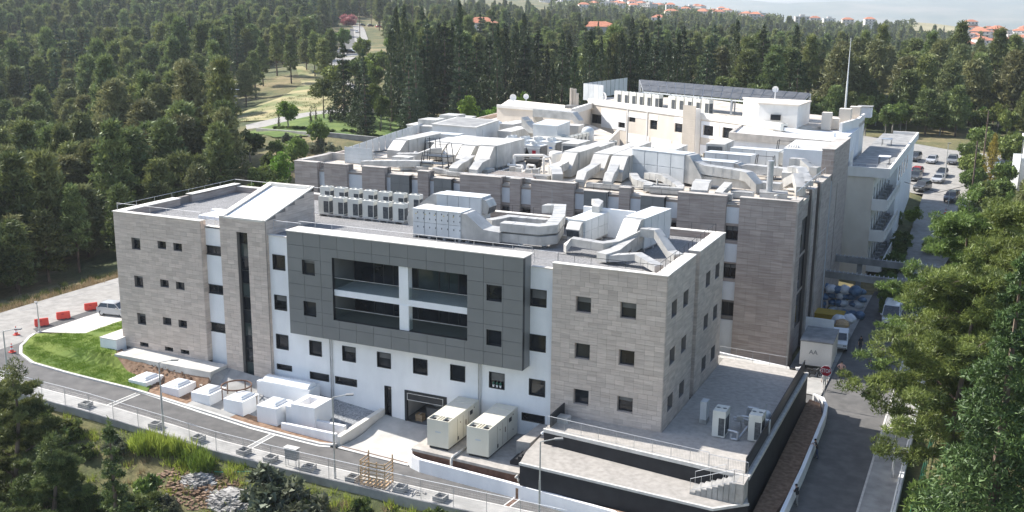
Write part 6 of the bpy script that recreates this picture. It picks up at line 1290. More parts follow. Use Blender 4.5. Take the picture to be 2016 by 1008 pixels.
# plastic barriers, cones
for i, (x, y, r) in enumerate(((-69.0, 1.6, .95), (-69.0, 4.5, .98), (-69.0, 8.4, 1.0))):
    T = thing('plastic_barrier', ('red plastic road barrier nearest the traffic cone', 'red plastic road barrier in the middle of the three', 'red plastic road barrier closest to the parked grey car')[i], 'barrier', (x, y, cz(x, y)+.01), r, 'red plastic barriers'); T.scale = (.74, .85, .84)
    mb = MB(); mb.add([(-.95, -.3, .08), (.95, -.3, .08), (.95, .3, .08), (-.95, .3, .08), (-.95, -.22, .35), (.95, -.22, .35), (.95, .22, .35), (-.95, .22, .35), (-.92, -.09, .95), (.92, -.09, .95), (.92, .09, .95), (-.92, .09, .95)], [(0, 3, 2, 1), (0, 1, 5, 4), (1, 2, 6, 5), (2, 3, 7, 6), (3, 0, 4, 7), (4, 5, 9, 8), (5, 6, 10, 9), (6, 7, 11, 10), (7, 4, 8, 11), (8, 9, 10, 11)]); mb.build('shell', 'red', T)
    for sx in (-.6, 0, .6): mb = MB(); mb.cbox((sx, 0, 0), .3, .5, .09); mb.build('foot', 'red', T)
    mb = MB(); mb.cbox((-.1, -.155, .52), .35, .02, .2); mb.build('emblem', 'redp', T)
for i, (x, y, lab) in enumerate(((-68.7, -1.9, 'red and white traffic cone next to the first barrier'), (-65.0, -5.6, 'red and white traffic cone beside the leftmost street lamp'), (15.2, 104, 'red and white traffic cone on the parking road'))):
    T = thing('traffic_cone', lab, 'traffic cone', (x, y, gz(x, y)+.03), 0, 'traffic cones'); s_ = 1.15 if i < 2 else 1.2
    mb = MB(); mb.cbox((0, 0, 0), .45*s_, .45*s_, .05); mb.build('base', 'red', T)
    for k, (r0, r1, z0, z1, m_) in enumerate(((.17, .13, .05, .25, 'red'), (.13, .10, .25, .42, 'whitep'), (.10, .07, .42, .58, 'red'), (.07, .05, .58, .68, 'whitep'), (.05, .03, .68, .8, 'red'))): mb = MB(); mb.tube((0, 0, z0*s_), (0, 0, z1*s_), r0*s_, r1*s_, n=10); mb.build('band', m_, T)
# STOP sign facing the camera side road
def text_mesh(s, size, m, name='lettering', parent=None, loc=(0, 0, 0), rot=(PI/2, 0, 0), depth=.006):
    cu = bpy.data.curves.new(name, 'FONT'); cu.body = s; cu.size = size; cu.align_x = 'CENTER'; cu.align_y = 'CENTER'; cu.extrude = depth; cu.resolution_u = 3; cu.offset = size*.018
    to = bpy.data.objects.new(name, cu); COL.objects.link(to); bpy.context.view_layer.update(); dg = bpy.context.evaluated_depsgraph_get(); me = bpy.data.meshes.new_from_object(to.evaluated_get(dg)); bpy.data.objects.remove(to)
    me.materials.clear(); me.materials.append(M[m]); o = bpy.data.objects.new(name, me); COL.objects.link(o); o.parent = parent; o.location = loc; o.rotation_euler = rot; return o
T = thing('stop_sign', 'red octagonal STOP sign on a grey pole at the corner of the planting strip', 'stop sign', (9.5, 20.2, -3.0), .02); r = .47
mb = MB(); mb.tube((0, .05, 0), (0, .05, 3.5), .035, n=8); mb.build('pole', 'steel', T)
for rr, y0, y1, m_ in ((r*1.06, -.0, .03, 'whitep'), (r*.98, -.014, -.002, 'redp')):
    mb = MB(); P = [(rr/math.cos(PI/8)*math.cos(PI/8+k*PI/4), 3.15+rr/math.cos(PI/8)*math.sin(PI/8+k*PI/4)) for k in range(8)]; mb.add([(a, y0, b) for a, b in P]+[(a, y1, b) for a, b in P], [tuple(range(8)), tuple(reversed(range(8, 16)))]+[(i, (i+1) % 8, (i+1) % 8+8, i+8) for i in range(8)]); mb.build('sign_plate', m_, T)
tx = text_mesh('STOP', .42, 'whitep', parent=T, loc=(0, -.022, 3.15)); tx.scale = (.82, 1.25, 1)
T = thing('parking_sign', 'small blue sign board beside the parking road', 'sign', (19.3, 107, gz(19, 107)), .2); mb = MB(); mb.tube((0, 0, 0), (0, 0, 3.0), .05, n=6); mb.build('pole', 'steel', T); mb = MB(); mb.cbox((0, -.08, 2.3), 1.8, .06, .95); mb.build('board', 'blue', T); mb = MB(); mb.cbox((0, -.12, 2.62), 1.3, .02, .1); mb.cbox((0, -.12, 2.85), .9, .02, .14); mb.build('sign_band', 'ahublue', T)
# wires on the drive signs
for x, y, l in ((-116, 131, 'small grey sign board at the garden drive, left one'), (-113.5, 132, 'small grey sign board at the garden drive, right one')):
    T = thing('garden_sign', l, 'sign', (x, y, gz(x, y))); mb = MB(); mb.tube((0, 0, 0), (0, 0, 1.8), .05, n=5); mb.build('pole', 'steel', T); mb = MB(); mb.cbox((0, -.06, 1.1), .9, .05, .9); mb.build('board', 'concd', T)
# power pole, far poles
def pole(label, x, y, h, cross=True):
    T = thing('power_pole', label, 'power pole', (x, y, gz(x, y)-.2)); mb = MB(); mb.tube((0, 0, 0), (0, 0, h), .16, .1, n=7); mb.build('pole', 'bark', T)
    if cross:
        for zz, w in ((h-.3, 3.4), (h-1.8, 2.2)): mb = MB(); mb.bar((-w/2, 0, zz), (w/2, 0, zz), .14); mb.build('crossarm', 'whitep' if zz > h-1 else 'steel', T)
        mb = MB(); mb.cbox((0, 0, h-4.4), .9, .7, 1.2); mb.build('transformer', 'concd', T)
pole('wooden power pole with two crossarms on the dry grass slope', -138.5, 118.5, 9); pole('tall dark pole beside the village road', -197, 262, 22, False); pole('tall pale pole far along the village road', -330, 480, 24, False); pole('thin pale pole right of the village road', -208, 320, 26, False); pole('dark bare pole beside the yellow green poplar', 19.6, 128, 13, False); pole('second bare pole in front of the yellow green poplar', 18.6, 112, 10, False)
T = thing('overhead_cable', 'loose black cable hanging across the parking road', 'cable', (12, 100, 8)); mb = MB(); mb.pipe([(-3.5, -2, -1.5), (2, 0, -3.2), (6, 3, -2.2)], .04, 4); mb.build('cable', 'dark', T)
# garden wall and hedge wall on the left
T = thing('garden_wall', 'long pale grey garden wall below the green lawn', 'wall', (-100, 97, 7), world=True)
for (x0, y0, x1, y1, h) in ((-121, 104, -101, 97, .9), (-100.8, 97.3, -84, 99.5, 1.1)):
    z0, z1 = gz(x0, y0), gz(x1, y1); mb = MB(); mb.hexa([(x0, y0, z0-1.6), (x1, y1, z1-1.6), (x1, y1+.5, z1-1.6), (x0, y0+.5, z0-1.6)], [(x0, y0, z0+h), (x1, y1, z1+h), (x1, y1+.5, z1+h), (x0, y0+.5, z0+h)]); mb.build('wall_body', 'conc', T)
T = thing('sidewalk_wall', 'narrow pale wall along the outer edge of the right sidewalk', 'wall', (17.5, 8, -3.6), world=True)
mb = MB()
for k in range(12):
    a, b = -14+k*4, -10+k*4; mb.hexa([(17.3, a, cz(17, a)-.3), (17.65, a, cz(17, a)-.3), (17.65, b, cz(17, b)-.3), (17.3, b, cz(17, b)-.3)], [(17.3, a, cz(17, a)+.55), (17.65, a, cz(17, a)+.55), (17.65, b, cz(17, b)+.55), (17.3, b, cz(17, b)+.55)])
mb.build('wall_body', 'white2', T)
railing(T, [(17.48, -12, cz(17, -12)+.55), (17.48, 33, cz(17, 33)+.55)], 1.0, 2.0, (.5,))
T = thing('green_fence', 'dark green wire fence under the big pine on the right', 'fence', (19, 8, -3.8), world=True)
for k in range(18): y = -10+k*2.2; mb = MB(); mb.tube((18.8+.03*y, y, -5), (18.8+.03*y, y, -1.6), .04, n=5); mb.build('post', 'green', T)
for z in (-1.7, -2.6, -3.5): mb = MB(); mb.tube((18.5, -10, z), (19.6, 28, z), .025, n=5); mb.build('rail', 'green', T)
# bollard-like thin white wall behind village road
T = thing('roadside_wall', 'long pale low wall curving along the right side of the village road', 'wall', (-190, 300, 14), world=True); mb = MB(); Pn = [(-166, 232), (-178, 258), (-196, 284), (-214, 316), (-230, 345)]
for a, b in zip(Pn[:-1], Pn[1:]): mb.hexa([(a[0], a[1], gz(*a)-1), (b[0], b[1], gz(*b)-1), (b[0]+1, b[1], gz(*b)-1), (a[0]+1, a[1], gz(*a)-1)], [(a[0], a[1], gz(*a)+1.3), (b[0], b[1], gz(*b)+1.3), (b[0]+1, b[1], gz(*b)+1.3), (a[0]+1, a[1], gz(*a)+1.3)])
mb.build('wall_body', 'concw', T)

# ------------------------------------------------------------------ vehicles
def make_car(name, label, kind='hatch'):
    T = thing(name, label, 'car')
    if kind == 'van': sec = [(-2.6, .35, .9, 1.0), (-2.55, .30, 1.1, 2.2), (-1.5, .28, 1.1, 2.35), (1.2, .28, 1.1, 2.35), (1.9, .28, 1.05, 1.7), (2.5, .30, .95, 1.05), (2.7, .4, .8, .85)]
    W_ = .88
    def ring(x, zb, zm, hw, hb): return [(x, -hb, zb), (x, -hw, zb+.12), (x, -hw, zm), (x, hw, zm), (x, hw, zb+.12), (x, hb, zb)]
    prof = {'hatch': [(-2.0, .34, .72, .70), (-1.95, .26, .92, .80), (-1.4, .2, .98, .86), (0, .2, .95, .88), (1.1, .2, .93, .87), (1.75, .22, .80, .82), (1.98, .32, .62, .70)],
            'suv': [(-2.1, .4, .85, .74), (-2.05, .32, 1.05, .84), (-1.4, .28, 1.12, .9), (0, .28, 1.1, .92), (1.1, .28, 1.08, .91), (1.9, .3, .95, .86), (2.12, .4, .74, .74)],
            'van': [(-2.5, .4, 1.0, .84), (-2.45, .32, 1.2, .92), (-1.4, .3, 1.25, .96), (0, .3, 1.25, .97), (1.3, .3, 1.2, .96), (2.2, .32, 1.0, .9), (2.45, .42, .8, .8)]}[kind]
    R_ = [ring(x, zb, zm, hw, hw*.9) for x, zb, zm, hw in prof]; mb = MB(); n = 6; P = [p for r in R_ for p in r]; F = [tuple(range(n)), tuple(reversed(range((len(R_)-1)*n, len(R_)*n)))]
    for k in range(len(R_)-1):
        for i in range(n): F.append((k*n+i, (k+1)*n+i, (k+1)*n+(i+1) % n, k*n+(i+1) % n))
    mb.add(P, F)
    g = {'hatch': dict(b0=-1.85, b1=1.05, t0=-1.45, t1=.35, zt=1.47, zb=.93, w=.82, wt=.64), 'suv': dict(b0=-2.0, b1=1.05, t0=-1.7, t1=.4, zt=1.72, zb=1.06, w=.86, wt=.7), 'van': dict(b0=-2.4, b1=1.9, t0=-2.35, t1=1.05, zt=2.3, zb=1.2, w=.93, wt=.84)}[kind]
    mb.hexa([(g['t0'], -g['wt'], g['zt']-.07), (g['t1'], -g['wt'], g['zt']-.07), (g['t1'], g['wt'], g['zt']-.07), (g['t0'], g['wt'], g['zt']-.07)], [(g['t0']+.08, -g['wt']+.07, g['zt']), (g['t1']-.1, -g['wt']+.07, g['zt']), (g['t1']-.1, g['wt']-.07, g['zt']), (g['t0']+.08, g['wt']-.07, g['zt'])])
    for sy in (-1, 1):
        for (xb, xt) in ((g['b0'], g['t0']), ((g['b0']+g['b1'])/2-.05, (g['t0']+g['t1'])/2-.05), (g['b1']-.03, g['t1']-.03)):
            mb.bar((xb, sy*g['w'], g['zb']-.05), (xt, sy*g['wt'], g['zt']-.04), .07, .05)
    if kind == 'van': mb.box(-2.4, -.2, -.935, .935, 1.2, 2.2)
    mb.build('body', 'carpaint', T)
    mb = MB(); e = .015; mb.hexa([(g['b0'], -g['w']+e, g['zb']-.04), (g['b1'], -g['w']+e, g['zb']-.04), (g['b1'], g['w']-e, g['zb']-.04), (g['b0'], g['w']-e, g['zb']-.04)], [(g['t0'], -g['wt']+e, g['zt']-.07), (g['t1'], -g['wt']+e, g['zt']-.07), (g['t1'], g['wt']-e, g['zt']-.07), (g['t0'], g['wt']-e, g['zt']-.07)]); mb.build('windows', 'carglass', T)
    fx = prof[-1][0]; rx = prof[0][0]; zf_ = prof[-2][2]-.16
    for sy in (-1, 1):
        mb = MB(); mb.cbox((fx-.14, sy*.62, zf_-.08), .22, .3, .15); mb.build('headlight', 'chrome', T); mb = MB(); mb.cbox((rx+.08, sy*.66, prof[1][2]-.25), .14, .2, .24); mb.build('tail_light', 'redlamp', T)
        mb = MB(); mb.cbox((g['b1']-.35, sy*(g['w']+.13), g['zb']), .14, .2, .13); mb.build('mirror', 'carpaint', T)
        for x in (-1.28, 1.25):
            w = MB(); w.tube((x, sy*.86, .32), (x, sy*.66, .32), .32, n=16); wo = w.build('wheel', 'rubber', T); r2 = MB(); r2.tube((x, sy*.875, .32), (x, sy*.80, .32), .2, n=10); r2.build('rim', 'steel', wo)
    mb = MB(); mb.cbox((fx-.02, 0, .42), .06, 1.0, .12); mb.build('grille', 'anth', T); mb = MB(); mb.cbox((fx+.012, 0, .40), .015, .5, .11); mb.build('number_plate', 'whitep', T)
    return T
COLS = {'silver': (.42, .43, .44, 1), 'white': (.75, .75, .74, 1), 'dark grey': (.06, .065, .07, 1), 'black': (.015, .015, .017, 1), 'red': (.42, .02, .02, 1), 'pale blue': (.28, .40, .52, 1), 'grey': (.20, .21, .22, 1), 'blue': (.05, .10, .25, 1), 'beige': (.45, .42, .36, 1)}
def paint(o, c):
    o.color = COLS[c]
    for ch in o.children: paint(ch, c)
protos = {k: make_car('parked_car', 'car', k) for k in ('hatch', 'suv', 'van')}
_used = set()
def car(label, color, kind, x, y, rz, group=None, z=None, s=1.0):
    p = protos[kind]
    o = dup(p) if kind in _used else p
    _used.add(kind); bpy.context.view_layer.update()
    o.location = (x, y, (gz(x, y) if z is None else z)); o.rotation_euler = (0, 0, rz); o['label'] = label; o['category'] = 'van' if kind == 'van' else 'car'
    if group: o['group'] = group
    elif 'group' in o: del o['group']
    if s != 1: o.scale = (s,)*3
    if kind == 'van': o.name = 'parked_van'
    paint(o, color); return o
car('grey small car with a pale roof parked beside the left stone block', 'silver', 'hatch', -64.9, 8.1, .16, z=-1.14)
GP = 'cars parked in the lot on the right'
for x, y, c, k, rz, lab in ((2.0, 131, 'black', 'suv', -1.9, 'black car behind the terrace tables, left end of the far row'), (5.0, 133.5, 'red', 'hatch', -1.9, 'red car in the far row seen over the roof terrace'), (8.2, 137, 'pale blue', 'hatch', -2.0, 'pale blue car in the far row right of the red one'), (12.0, 141.5, 'red', 'hatch', -2.0, 'bright red small car nosing out behind the roof corner'),
    (-2.6, 129, 'white', 'van', -1.9, 'white van in the lot, first on the left of the far row'), (15.8, 146, 'dark grey', 'suv', -1.75, 'dark grey suv in the far row of the lot'), (19.0, 145.5, 'silver', 'hatch', -1.7, 'silver car in the far row behind the white lamp'), (22.6, 146.5, 'grey', 'suv', -1.6, 'grey car in the far row right of the lamp'), (26.0, 147, 'black', 'hatch', -1.6, 'black car with its lid up in the far row'), (30.2, 148.5, 'pale blue', 'hatch', -1.55, 'pale blue car at the right end of the far row'),
    (13.2, 127.5, 'white', 'hatch', -1.7, 'white car half hidden by the wing corner'), (17.2, 133, 'red', 'hatch', -1.75, 'dark red car in the middle row of the lot'), (17.4, 128, 'dark grey', 'suv', -1.7, 'dark grey car in front of the dark red one'), (21.6, 132.6, 'black', 'hatch', -1.65, 'black car in the middle row of the lot'), (21.3, 127, 'silver', 'hatch', -1.7, 'silver saloon in the middle row'), (19.2, 119.5, 'dark grey', 'suv', -1.9, 'dark car at the near end of the middle row'),
    (30.0, 140, 'white', 'suv', -1.45, 'white car with a black roof on the right edge of the lot'), (29.7, 134, 'white', 'hatch', -1.5, 'white car second on the right edge of the lot'), (29.3, 129.5, 'silver', 'hatch', -1.5, 'silver car third on the right edge of the lot')):
    d = Vector((x-21.6, y+74.8)); a = car(lab, c, k, x-8.6, y-2, rz+.0, GP)
car('dark grey suv driving towards us on the parking road', 'dark grey', 'suv', 15.6, 112, -1.75)
car('white car at the far right edge behind the pine', 'white', 'hatch', 27.5, 112, -1.2)
GV = 'cars parked along the village road'; rr = random.Random(9)
cols = list(COLS)
for i in range(11): t = i/11; car(('white', 'silver', 'black', 'grey')[i % 4]+' car, '+['first', 'second', 'third', 'fourth', 'fifth', 'sixth', 'seventh', 'eighth', 'ninth', 'tenth', 'eleventh'][i]+' from the near end, parked left of the village road', ('white', 'silver', 'black', 'grey')[i % 4], 'hatch' if i % 3 else 'suv', -222-26*t, 296+48*t, 2.5, GV)
car('white car driving down the village road, the one alone on the asphalt', 'white', 'hatch', -306, 427, -1.0); car('dark car driving up the village road behind the tall pole', 'black', 'hatch', -229, 312, -1.0)
for i, (x, y, c) in enumerate(((-243, 288, 'blue'), (-234, 285, 'dark grey'), (-226, 284, 'beige'), (-214.5, 282, 'black'))): car(('blue', 'dark grey', 'beige', 'black')[i]+' car parked across the mouth of the village road behind the thin pines', c, 'suv' if i % 2 else 'hatch', x, y, .4, GV)
for i in range(7): car(['first', 'second', 'third', 'fourth', 'fifth', 'sixth', 'seventh', 'eighth', 'ninth', 'tenth', 'eleventh'][i]+' car from the left in the diagonal row before the pink shrubs', ('white', 'silver', 'dark grey', 'black', 'red', 'red', 'silver')[i], 'hatch', -352+8.4*i, 486-4*i, .9, 'diagonal row of cars far up the village road')
for i, (x, y, c) in enumerate(((-117, 205, 'silver'), (-108, 207, 'pale blue'), (-84, 190, 'white'))): car(('silver', 'pale blue', 'white')[i]+' car glimpsed between the dark tree trunks behind the hospital', c, 'hatch', x, y, .3, 'cars between the trunks')
# yard: container truck box, pickup with load, van
T = thing('container_box', 'white box container with a dark sagging roof and printed mark, parked in the service yard', 'container', (7.2, 31.5, -3.0), .03)
mb = MB(); mb.box(-1.55, 1.55, -2.6, 2.6, .55, 3.0); mb.build('box_body', 'cream2', T); mb = MB(); mb.box(-1.6, 1.6, -2.65, 2.65, 3.0, 3.12); mb.build('roof_sheet', 'concd', T)
mb = MB(); 
for k in range(6): mb.box(1.56, 1.6, -2.4+k*.85, -2.3+k*.85, .6, 2.95)
mb.build('side_rib', 'cream2', T)
for sx in (-1.1, 1.1):
    for sy in (-1.7, 1.7): mb = MB(); mb.tube((sx-.15, sy, .4), (sx+.15, sy, .4), .4, n=14); mb.build('wheel', 'rubber', T)
text_mesh('AA', .62, 'concd', parent=T, loc=(-.25, -2.615, 1.95))
T = thing('pickup_truck', 'white pickup with a tall white headboard and bags heaped on its load', 'truck', (8.3, 38.3, -2.95), -PI/2+.1)
mb = MB(); mb.xprism([(-.6, .5), (2.6, .5), (2.6, 1.0), (1.5, 1.12), (1.0, 1.85), (-.6, 1.9)], -.9, .9); mb.build('cab', 'whitep', T)
mb = MB(); mb.hexa([(1.52, -.8, 1.16), (1.56, -.8, 1.16), (1.56, .8, 1.16), (1.52, .8, 1.16)], [(1.06, -.75, 1.8), (1.10, -.75, 1.8), (1.10, .75, 1.8), (1.06, .75, 1.8)]); mb.build('windscreen', 'carglass', T)
for sy in (-1, 1): mb = MB(); mb.box(-.4, 1.0, sy*.905-.01, sy*.905+.01, 1.2, 1.75); mb.build('side_window', 'carglass', T); mb = MB(); mb.cbox((2.6, sy*.65, .75), .06, .35, .18); mb.build('headlight', 'chrome', T)
mb = MB(); mb.box(-4.2, -.65, -1.0, 1.0, .7, .85); mb.box(-4.2, -.65, -1.0, -.95, .85, 1.3); mb.box(-4.2, -.65, .95, 1.0, .85, 1.3); mb.build('load_bed', 'steel', T)
for x in (1.6, -3.0):
    for sy in (-.8, .8): mb = MB(); mb.tube((x, sy-.12, .38), (x, sy+.12, .38), .38, n=14); mb.build('wheel', 'rubber', T)
mb = MB(); mb.cbox((2.62, 0, .5), .08, 1.7, .14); mb.build('bumper', 'concd', T)
T = thing('headboard', 'large blank white board standing upright behind the container', 'board', (6.6, 35.0, -2.9)); mb = MB(); mb.cbox((0, 0, 2.2), 2.9, .12, 1.5); mb.build('board', 'whitep', T); mb = MB(); mb.cbox((-1.2, 0, 0), .1, .1, 2.2); mb.build('leg', 'steel', T); mb = MB(); mb.cbox((1.2, 0, 0), .1, .1, 2.2); mb.build('leg', 'steel', T)
def blob(name, label, x, y, z, r, m, seed, cat='bag', sq=.75, group=None):
    rs = random.Random(seed); n = 12; mb = MB(); pr = []
    P = []; F = []; k = 7
    for j in range(k+1):
        ph = -PI/2+PI*j/k
        for i in range(n):
            t = 2*PI*i/n; q = r*(1+rs.uniform(-.14, .14)); P.append((q*math.cos(ph)*math.cos(t), q*math.cos(ph)*math.sin(t), r*sq+q*sq*math.sin(ph)))
    for j in range(k):
        for i in range(n): F.append((j*n+i, j*n+(i+1) % n, (j+1)*n+(i+1) % n, (j+1)*n+i))
    mb.add(P, F); o = mb.build(name, m, None, True, loc=None); o.location = (x, y, z); return tag(o, label, cat, group)
for i, (x, y, z) in enumerate(((7.7, 41.5, -1.5), (8.7, 42.3, -1.5), (8.2, 40.6, -1.7))): blob('laundry_bag', ('left pale bag on top of the pickup load', 'right pale bag on top of the pickup load', 'brown low bag at the front of the pickup load')[i], x, y, z, .75, 'whitebag' if i < 2 else 'wood', i, group='bags on the pickup')
k = 0
for ix in range(6):
    for iz in range(4): k += 1; blob('rubbish_bag', 'blue plastic rubbish bag in the big heap under the pergola', 4.8+ix*.8+RT.uniform(-.3, .3), 50+RT.uniform(-.8, .7)+iz*.3, -2.75+iz*.82+RT.uniform(-.1, .1), RT.uniform(.5, .78), 'bluebag' if RT.random() < .85 else 'whitebag', 30+k, sq=RT.uniform(.55, .9), group='blue bags heaped under the pergola')
T = thing('yellow_container', 'dull yellow skip container in front of the blue bags', 'skip', (5.9, 45.5, -2.9)); mb = MB(); mb.hexa([(-1.5, -.9, .1), (1.5, -.9, .1), (1.5, .9, .1), (-1.5, .9, .1)], [(-1.8, -1.1, 1.5), (1.8, -1.1, 1.5), (1.8, 1.1, 1.5), (-1.8, 1.1, 1.5)]); mb.build('skip_body', 'yellowbin', T); mb = MB(); mb.box(-1.9, 1.9, -1.2, 1.2, 1.5, 1.6); mb.build('rim', 'yellowbin', T)
car('white van facing away, half hidden behind the pine in the shaded lane', 'white', 'van', 12.6, 49.5, -PI/2, z=-2.75)
def moto(label, x, y, rz, c):
    T = thing('motorcycle', label, 'motorcycle', (x, y, cz(x, y)+.05), rz, 'motorcycles in the yard')
    for sx in (-.65, .65):
        mb = MB(); n = 14
        for i in range(n): a, b = 2*PI*i/n, 2*PI*(i+1)/n; mb.bar((sx+.27*math.cos(a), 0, .3+.27*math.sin(a)), (sx+.27*math.cos(b), 0, .3+.27*math.sin(b)), .1, .08, up=(0, 1, 0))
        mb.build('wheel', 'rubber', T)
    mb = MB(); mb.bar((-.65, 0, .35), (.1, 0, .45), .2, .12); mb.bar((.65, 0, .3), (.4, 0, .95), .08); mb.cbox((-.05, 0, .35), .5, .3, .35); mb.build('frame', 'anth', T)
    mb = MB(); mb.cbox((.2, 0, .7), .5, .3, .25); mb.hexa([(.45, -.16, .55), (.7, -.12, .6), (.7, .12, .6), (.45, .16, .55)], [(.4, -.18, .98), (.5, -.15, 1.1), (.5, .15, 1.1), (.4, .18, .98)]); mb.build('fairing', c, T)
    mb = MB(); mb.cbox((-.35, 0, .74), .75, .26, .1); mb.build('seat', 'dark', T); mb = MB(); mb.bar((.38, -.36, 1.0), (.38, .36, 1.0), .04); mb.build('handlebar', 'steel', T); mb = MB(); mb.cbox((.66, 0, .85), .08, .16, .13); mb.build('headlight', 'chrome', T)
moto('white scooter parked in front of the container, left one', 5.7, 27.5, .35, 'whitep'); moto('dark motorcycle parked in front of the container, right one', 7.4, 27.6, -.2, 'anth')

# ------------------------------------------------------------------ people
def person(label, x, y, z, rz, shirt, trousers, skin, hair, lean=0.0, armL=None, armR=None, legs=((0, 0), (0, 0)), sit=False):
    """one skinned figure, ~1.74 m; joints in local space, facing -y"""
    T = thing('person', label, 'person', (x, y, z), rz)
    J = {}; hz = .92
    J['pel'] = (0, 0, hz); J['sp'] = (0, -.01-lean*.15, 1.12); J['ch'] = (0, -lean*.32, 1.36); J['nk'] = (0, -lean*.42-.01, 1.49); J['hd'] = (0, -lean*.5-.03, 1.60); J['ht'] = (0, -lean*.5-.03, 1.70)
    for s, (fy, kn), nm in ((-1, legs[0], 'L'), (1, legs[1], 'R')):
        J['hip'+nm] = (s*.10, 0, .88); J['kn'+nm] = (s*.12, fy*.5-kn, .48); J['an'+nm] = (s*.12, fy, .09); J['to'+nm] = (s*.14, fy-.17, .04)
    aL = armL or ((-.24, .0, 1.14), (-.26, -.06, .90), (-.26, -.08, .80)); aR = armR or ((.24, .0, 1.14), (.26, -.06, .90), (.26, -.08, .80)); ly = -lean*.32
    J['shL'] = (-.18, ly, 1.41); J['shR'] = (.18, ly, 1.41)
    for nm, A_ in (('L', aL), ('R', aR)):
        J['el'+nm], J['wr'+nm], J['ha'+nm] = A_
    E_ = [('pel', 'sp'), ('sp', 'ch'), ('ch', 'nk'), ('nk', 'hd'), ('hd', 'ht')]
    for nm in 'LR': E_ += [('pel', 'hip'+nm), ('hip'+nm, 'kn'+nm), ('kn'+nm, 'an'+nm), ('an'+nm, 'to'+nm), ('ch', 'sh'+nm), ('sh'+nm, 'el'+nm), ('el'+nm, 'wr'+nm), ('wr'+nm, 'ha'+nm)]
    RAD = dict(pel=(.15, .11), sp=(.135, .1), ch=(.16, .11), nk=(.058, .058), hd=(.085, .10), ht=(.055, .065)); RR = {'hip': .088, 'kn': .058, 'an': .042, 'to': .038, 'sh': .062, 'el': .042, 'wr': .028, 'ha': .034}
    names = list(J); V_ = [J[k] for k in names]
    # fingers: short chains rooted in the palm
    fing = []
    for nm in 'LR':
        w = Vector(J['wr'+nm]); h = Vector(J['ha'+nm]); d = (h-w).normalized(); side = d.cross(Vector((0, 1, 0))); side = side.normalized() if side.length > .1 else Vector((1, 0, 0))
        for k, (o_, ln) in enumerate(((-.028, .075), (-.009, .088), (.01, .082), (.028, .062))):
            V_.append(tuple(h+side*o_+d*.02)); V_.append(tuple(h+side*o_*1.2+d*ln*.7)); V_.append(tuple(h+side*o_*1.2+d*ln+Vector((0, -.012, 0)))); i = len(V_); E_ += [('ha'+nm, i-3), (i-3, i-2), (i-2, i-1)]; fing += [i-3, i-2, i-1]
        V_.append(tuple(h-side*.05)); V_.append(tuple(h-side*.065+d*.04)); i = len(V_); E_ += [('wr'+nm, i-2), (i-2, i-1)]; fing += [i-2, i-1]
    idx = {k: i for i, k in enumerate(names)}; g = lambda a: idx[a] if isinstance(a, str) else a
    me = bpy.data.meshes.new('body'); me.from_pydata(V_, [(g(a), g(b)) for a, b in E_], []); o = bpy.data.objects.new('body', me); COL.objects.link(o)
    md = o.modifiers.new('s', 'SKIN'); md.use_smooth_shade = True
    for i, vv_ in enumerate(me.skin_vertices[0].data):
        if i < len(names): k = names[i]; r = RAD.get(k) or (RR[k[:2] if k[:3] != 'hip' else 'hip'],)*2
        else: r = (.0095, .0095)
        vv_.radius = r; vv_.use_root = (i == 0)
    sb = o.modifiers.new('d', 'SUBSURF'); sb.levels = 1; sb.render_levels = 1
    bpy.context.view_layer.update(); m2 = bpy.data.meshes.new_from_object(o.evaluated_get(bpy.context.evaluated_depsgraph_get())); bpy.data.objects.remove(o); m2.name = 'body'
    mats = [mat('cloth_'+str(len(bpy.data.materials)), shirt, None, 8, .9, .1, 40), mat('cloth_'+str(len(bpy.data.materials)), trousers, None, 8, .9, .1, 40), mat('skin_'+str(len(bpy.data.materials)), skin, None, 4, .6), M['dark']]
    m2.materials.clear(); [m2.materials.append(q) for q in mats]; mi = []
    for p in m2.polygons:
        c = p.center; armr = abs(c.x) > .21 and c.z > .7
        dl = min((Vector(J['wrL'])-c).length, (Vector(J['wrR'])-c).length); k = 0
        if c.z < .085 and not armr: k = 3
        elif c.z < .95 and abs(c.x) < .235: k = 1
        if c.z > 1.475+0 and abs(c.x) < .13: k = 2
        for nm in 'LR':
            e = Vector(J['el'+nm]); w = Vector(J['wr'+nm]); t = (c-e).dot(w-e)/max(1e-6, (w-e).length_squared)
            if t > .1 and ((e+(w-e)*t)-c).length < .09 and t < 2.2: k = 2
        mi.append(k)
    m2.polygons.foreach_set('material_index', mi); m2.polygons.foreach_set('use_smooth', [True]*len(m2.polygons)); ob = bpy.data.objects.new('body', m2); COL.objects.link(ob); ob.parent = T
    hd = Vector(J['hd']); mb = MB(); n = 12; P = []; F = []
    for j in range(6):
        ph = -.15+1.72*j/5
        for i in range(n): t = 2*PI*i/n; P.append((hd.x+.088*math.cos(ph)*math.cos(t), hd.y+.018+.105*math.cos(ph)*math.sin(t), hd.z+.035+.115*math.sin(ph)))
    for j in range(5):
        for i in range(n): F.append((j*n+i, j*n+(i+1) % n, (j+1)*n+(i+1) % n, (j+1)*n+i))
    mb.add(P, F); mb.build('hair', hair, T, True)
    mb = MB(); mb.hexa([(hd.x-.012, hd.y-.095, hd.z-.01), (hd.x+.012, hd.y-.095, hd.z-.01), (hd.x+.014, hd.y-.12, hd.z-.02), (hd.x-.014, hd.y-.12, hd.z-.02)], [(hd.x-.008, hd.y-.09, hd.z+.035), (hd.x+.008, hd.y-.09, hd.z+.035), (hd.x+.008, hd.y-.1, hd.z+.03), (hd.x-.008, hd.y-.1, hd.z+.03)]); mb.build('nose', mats[2], T)
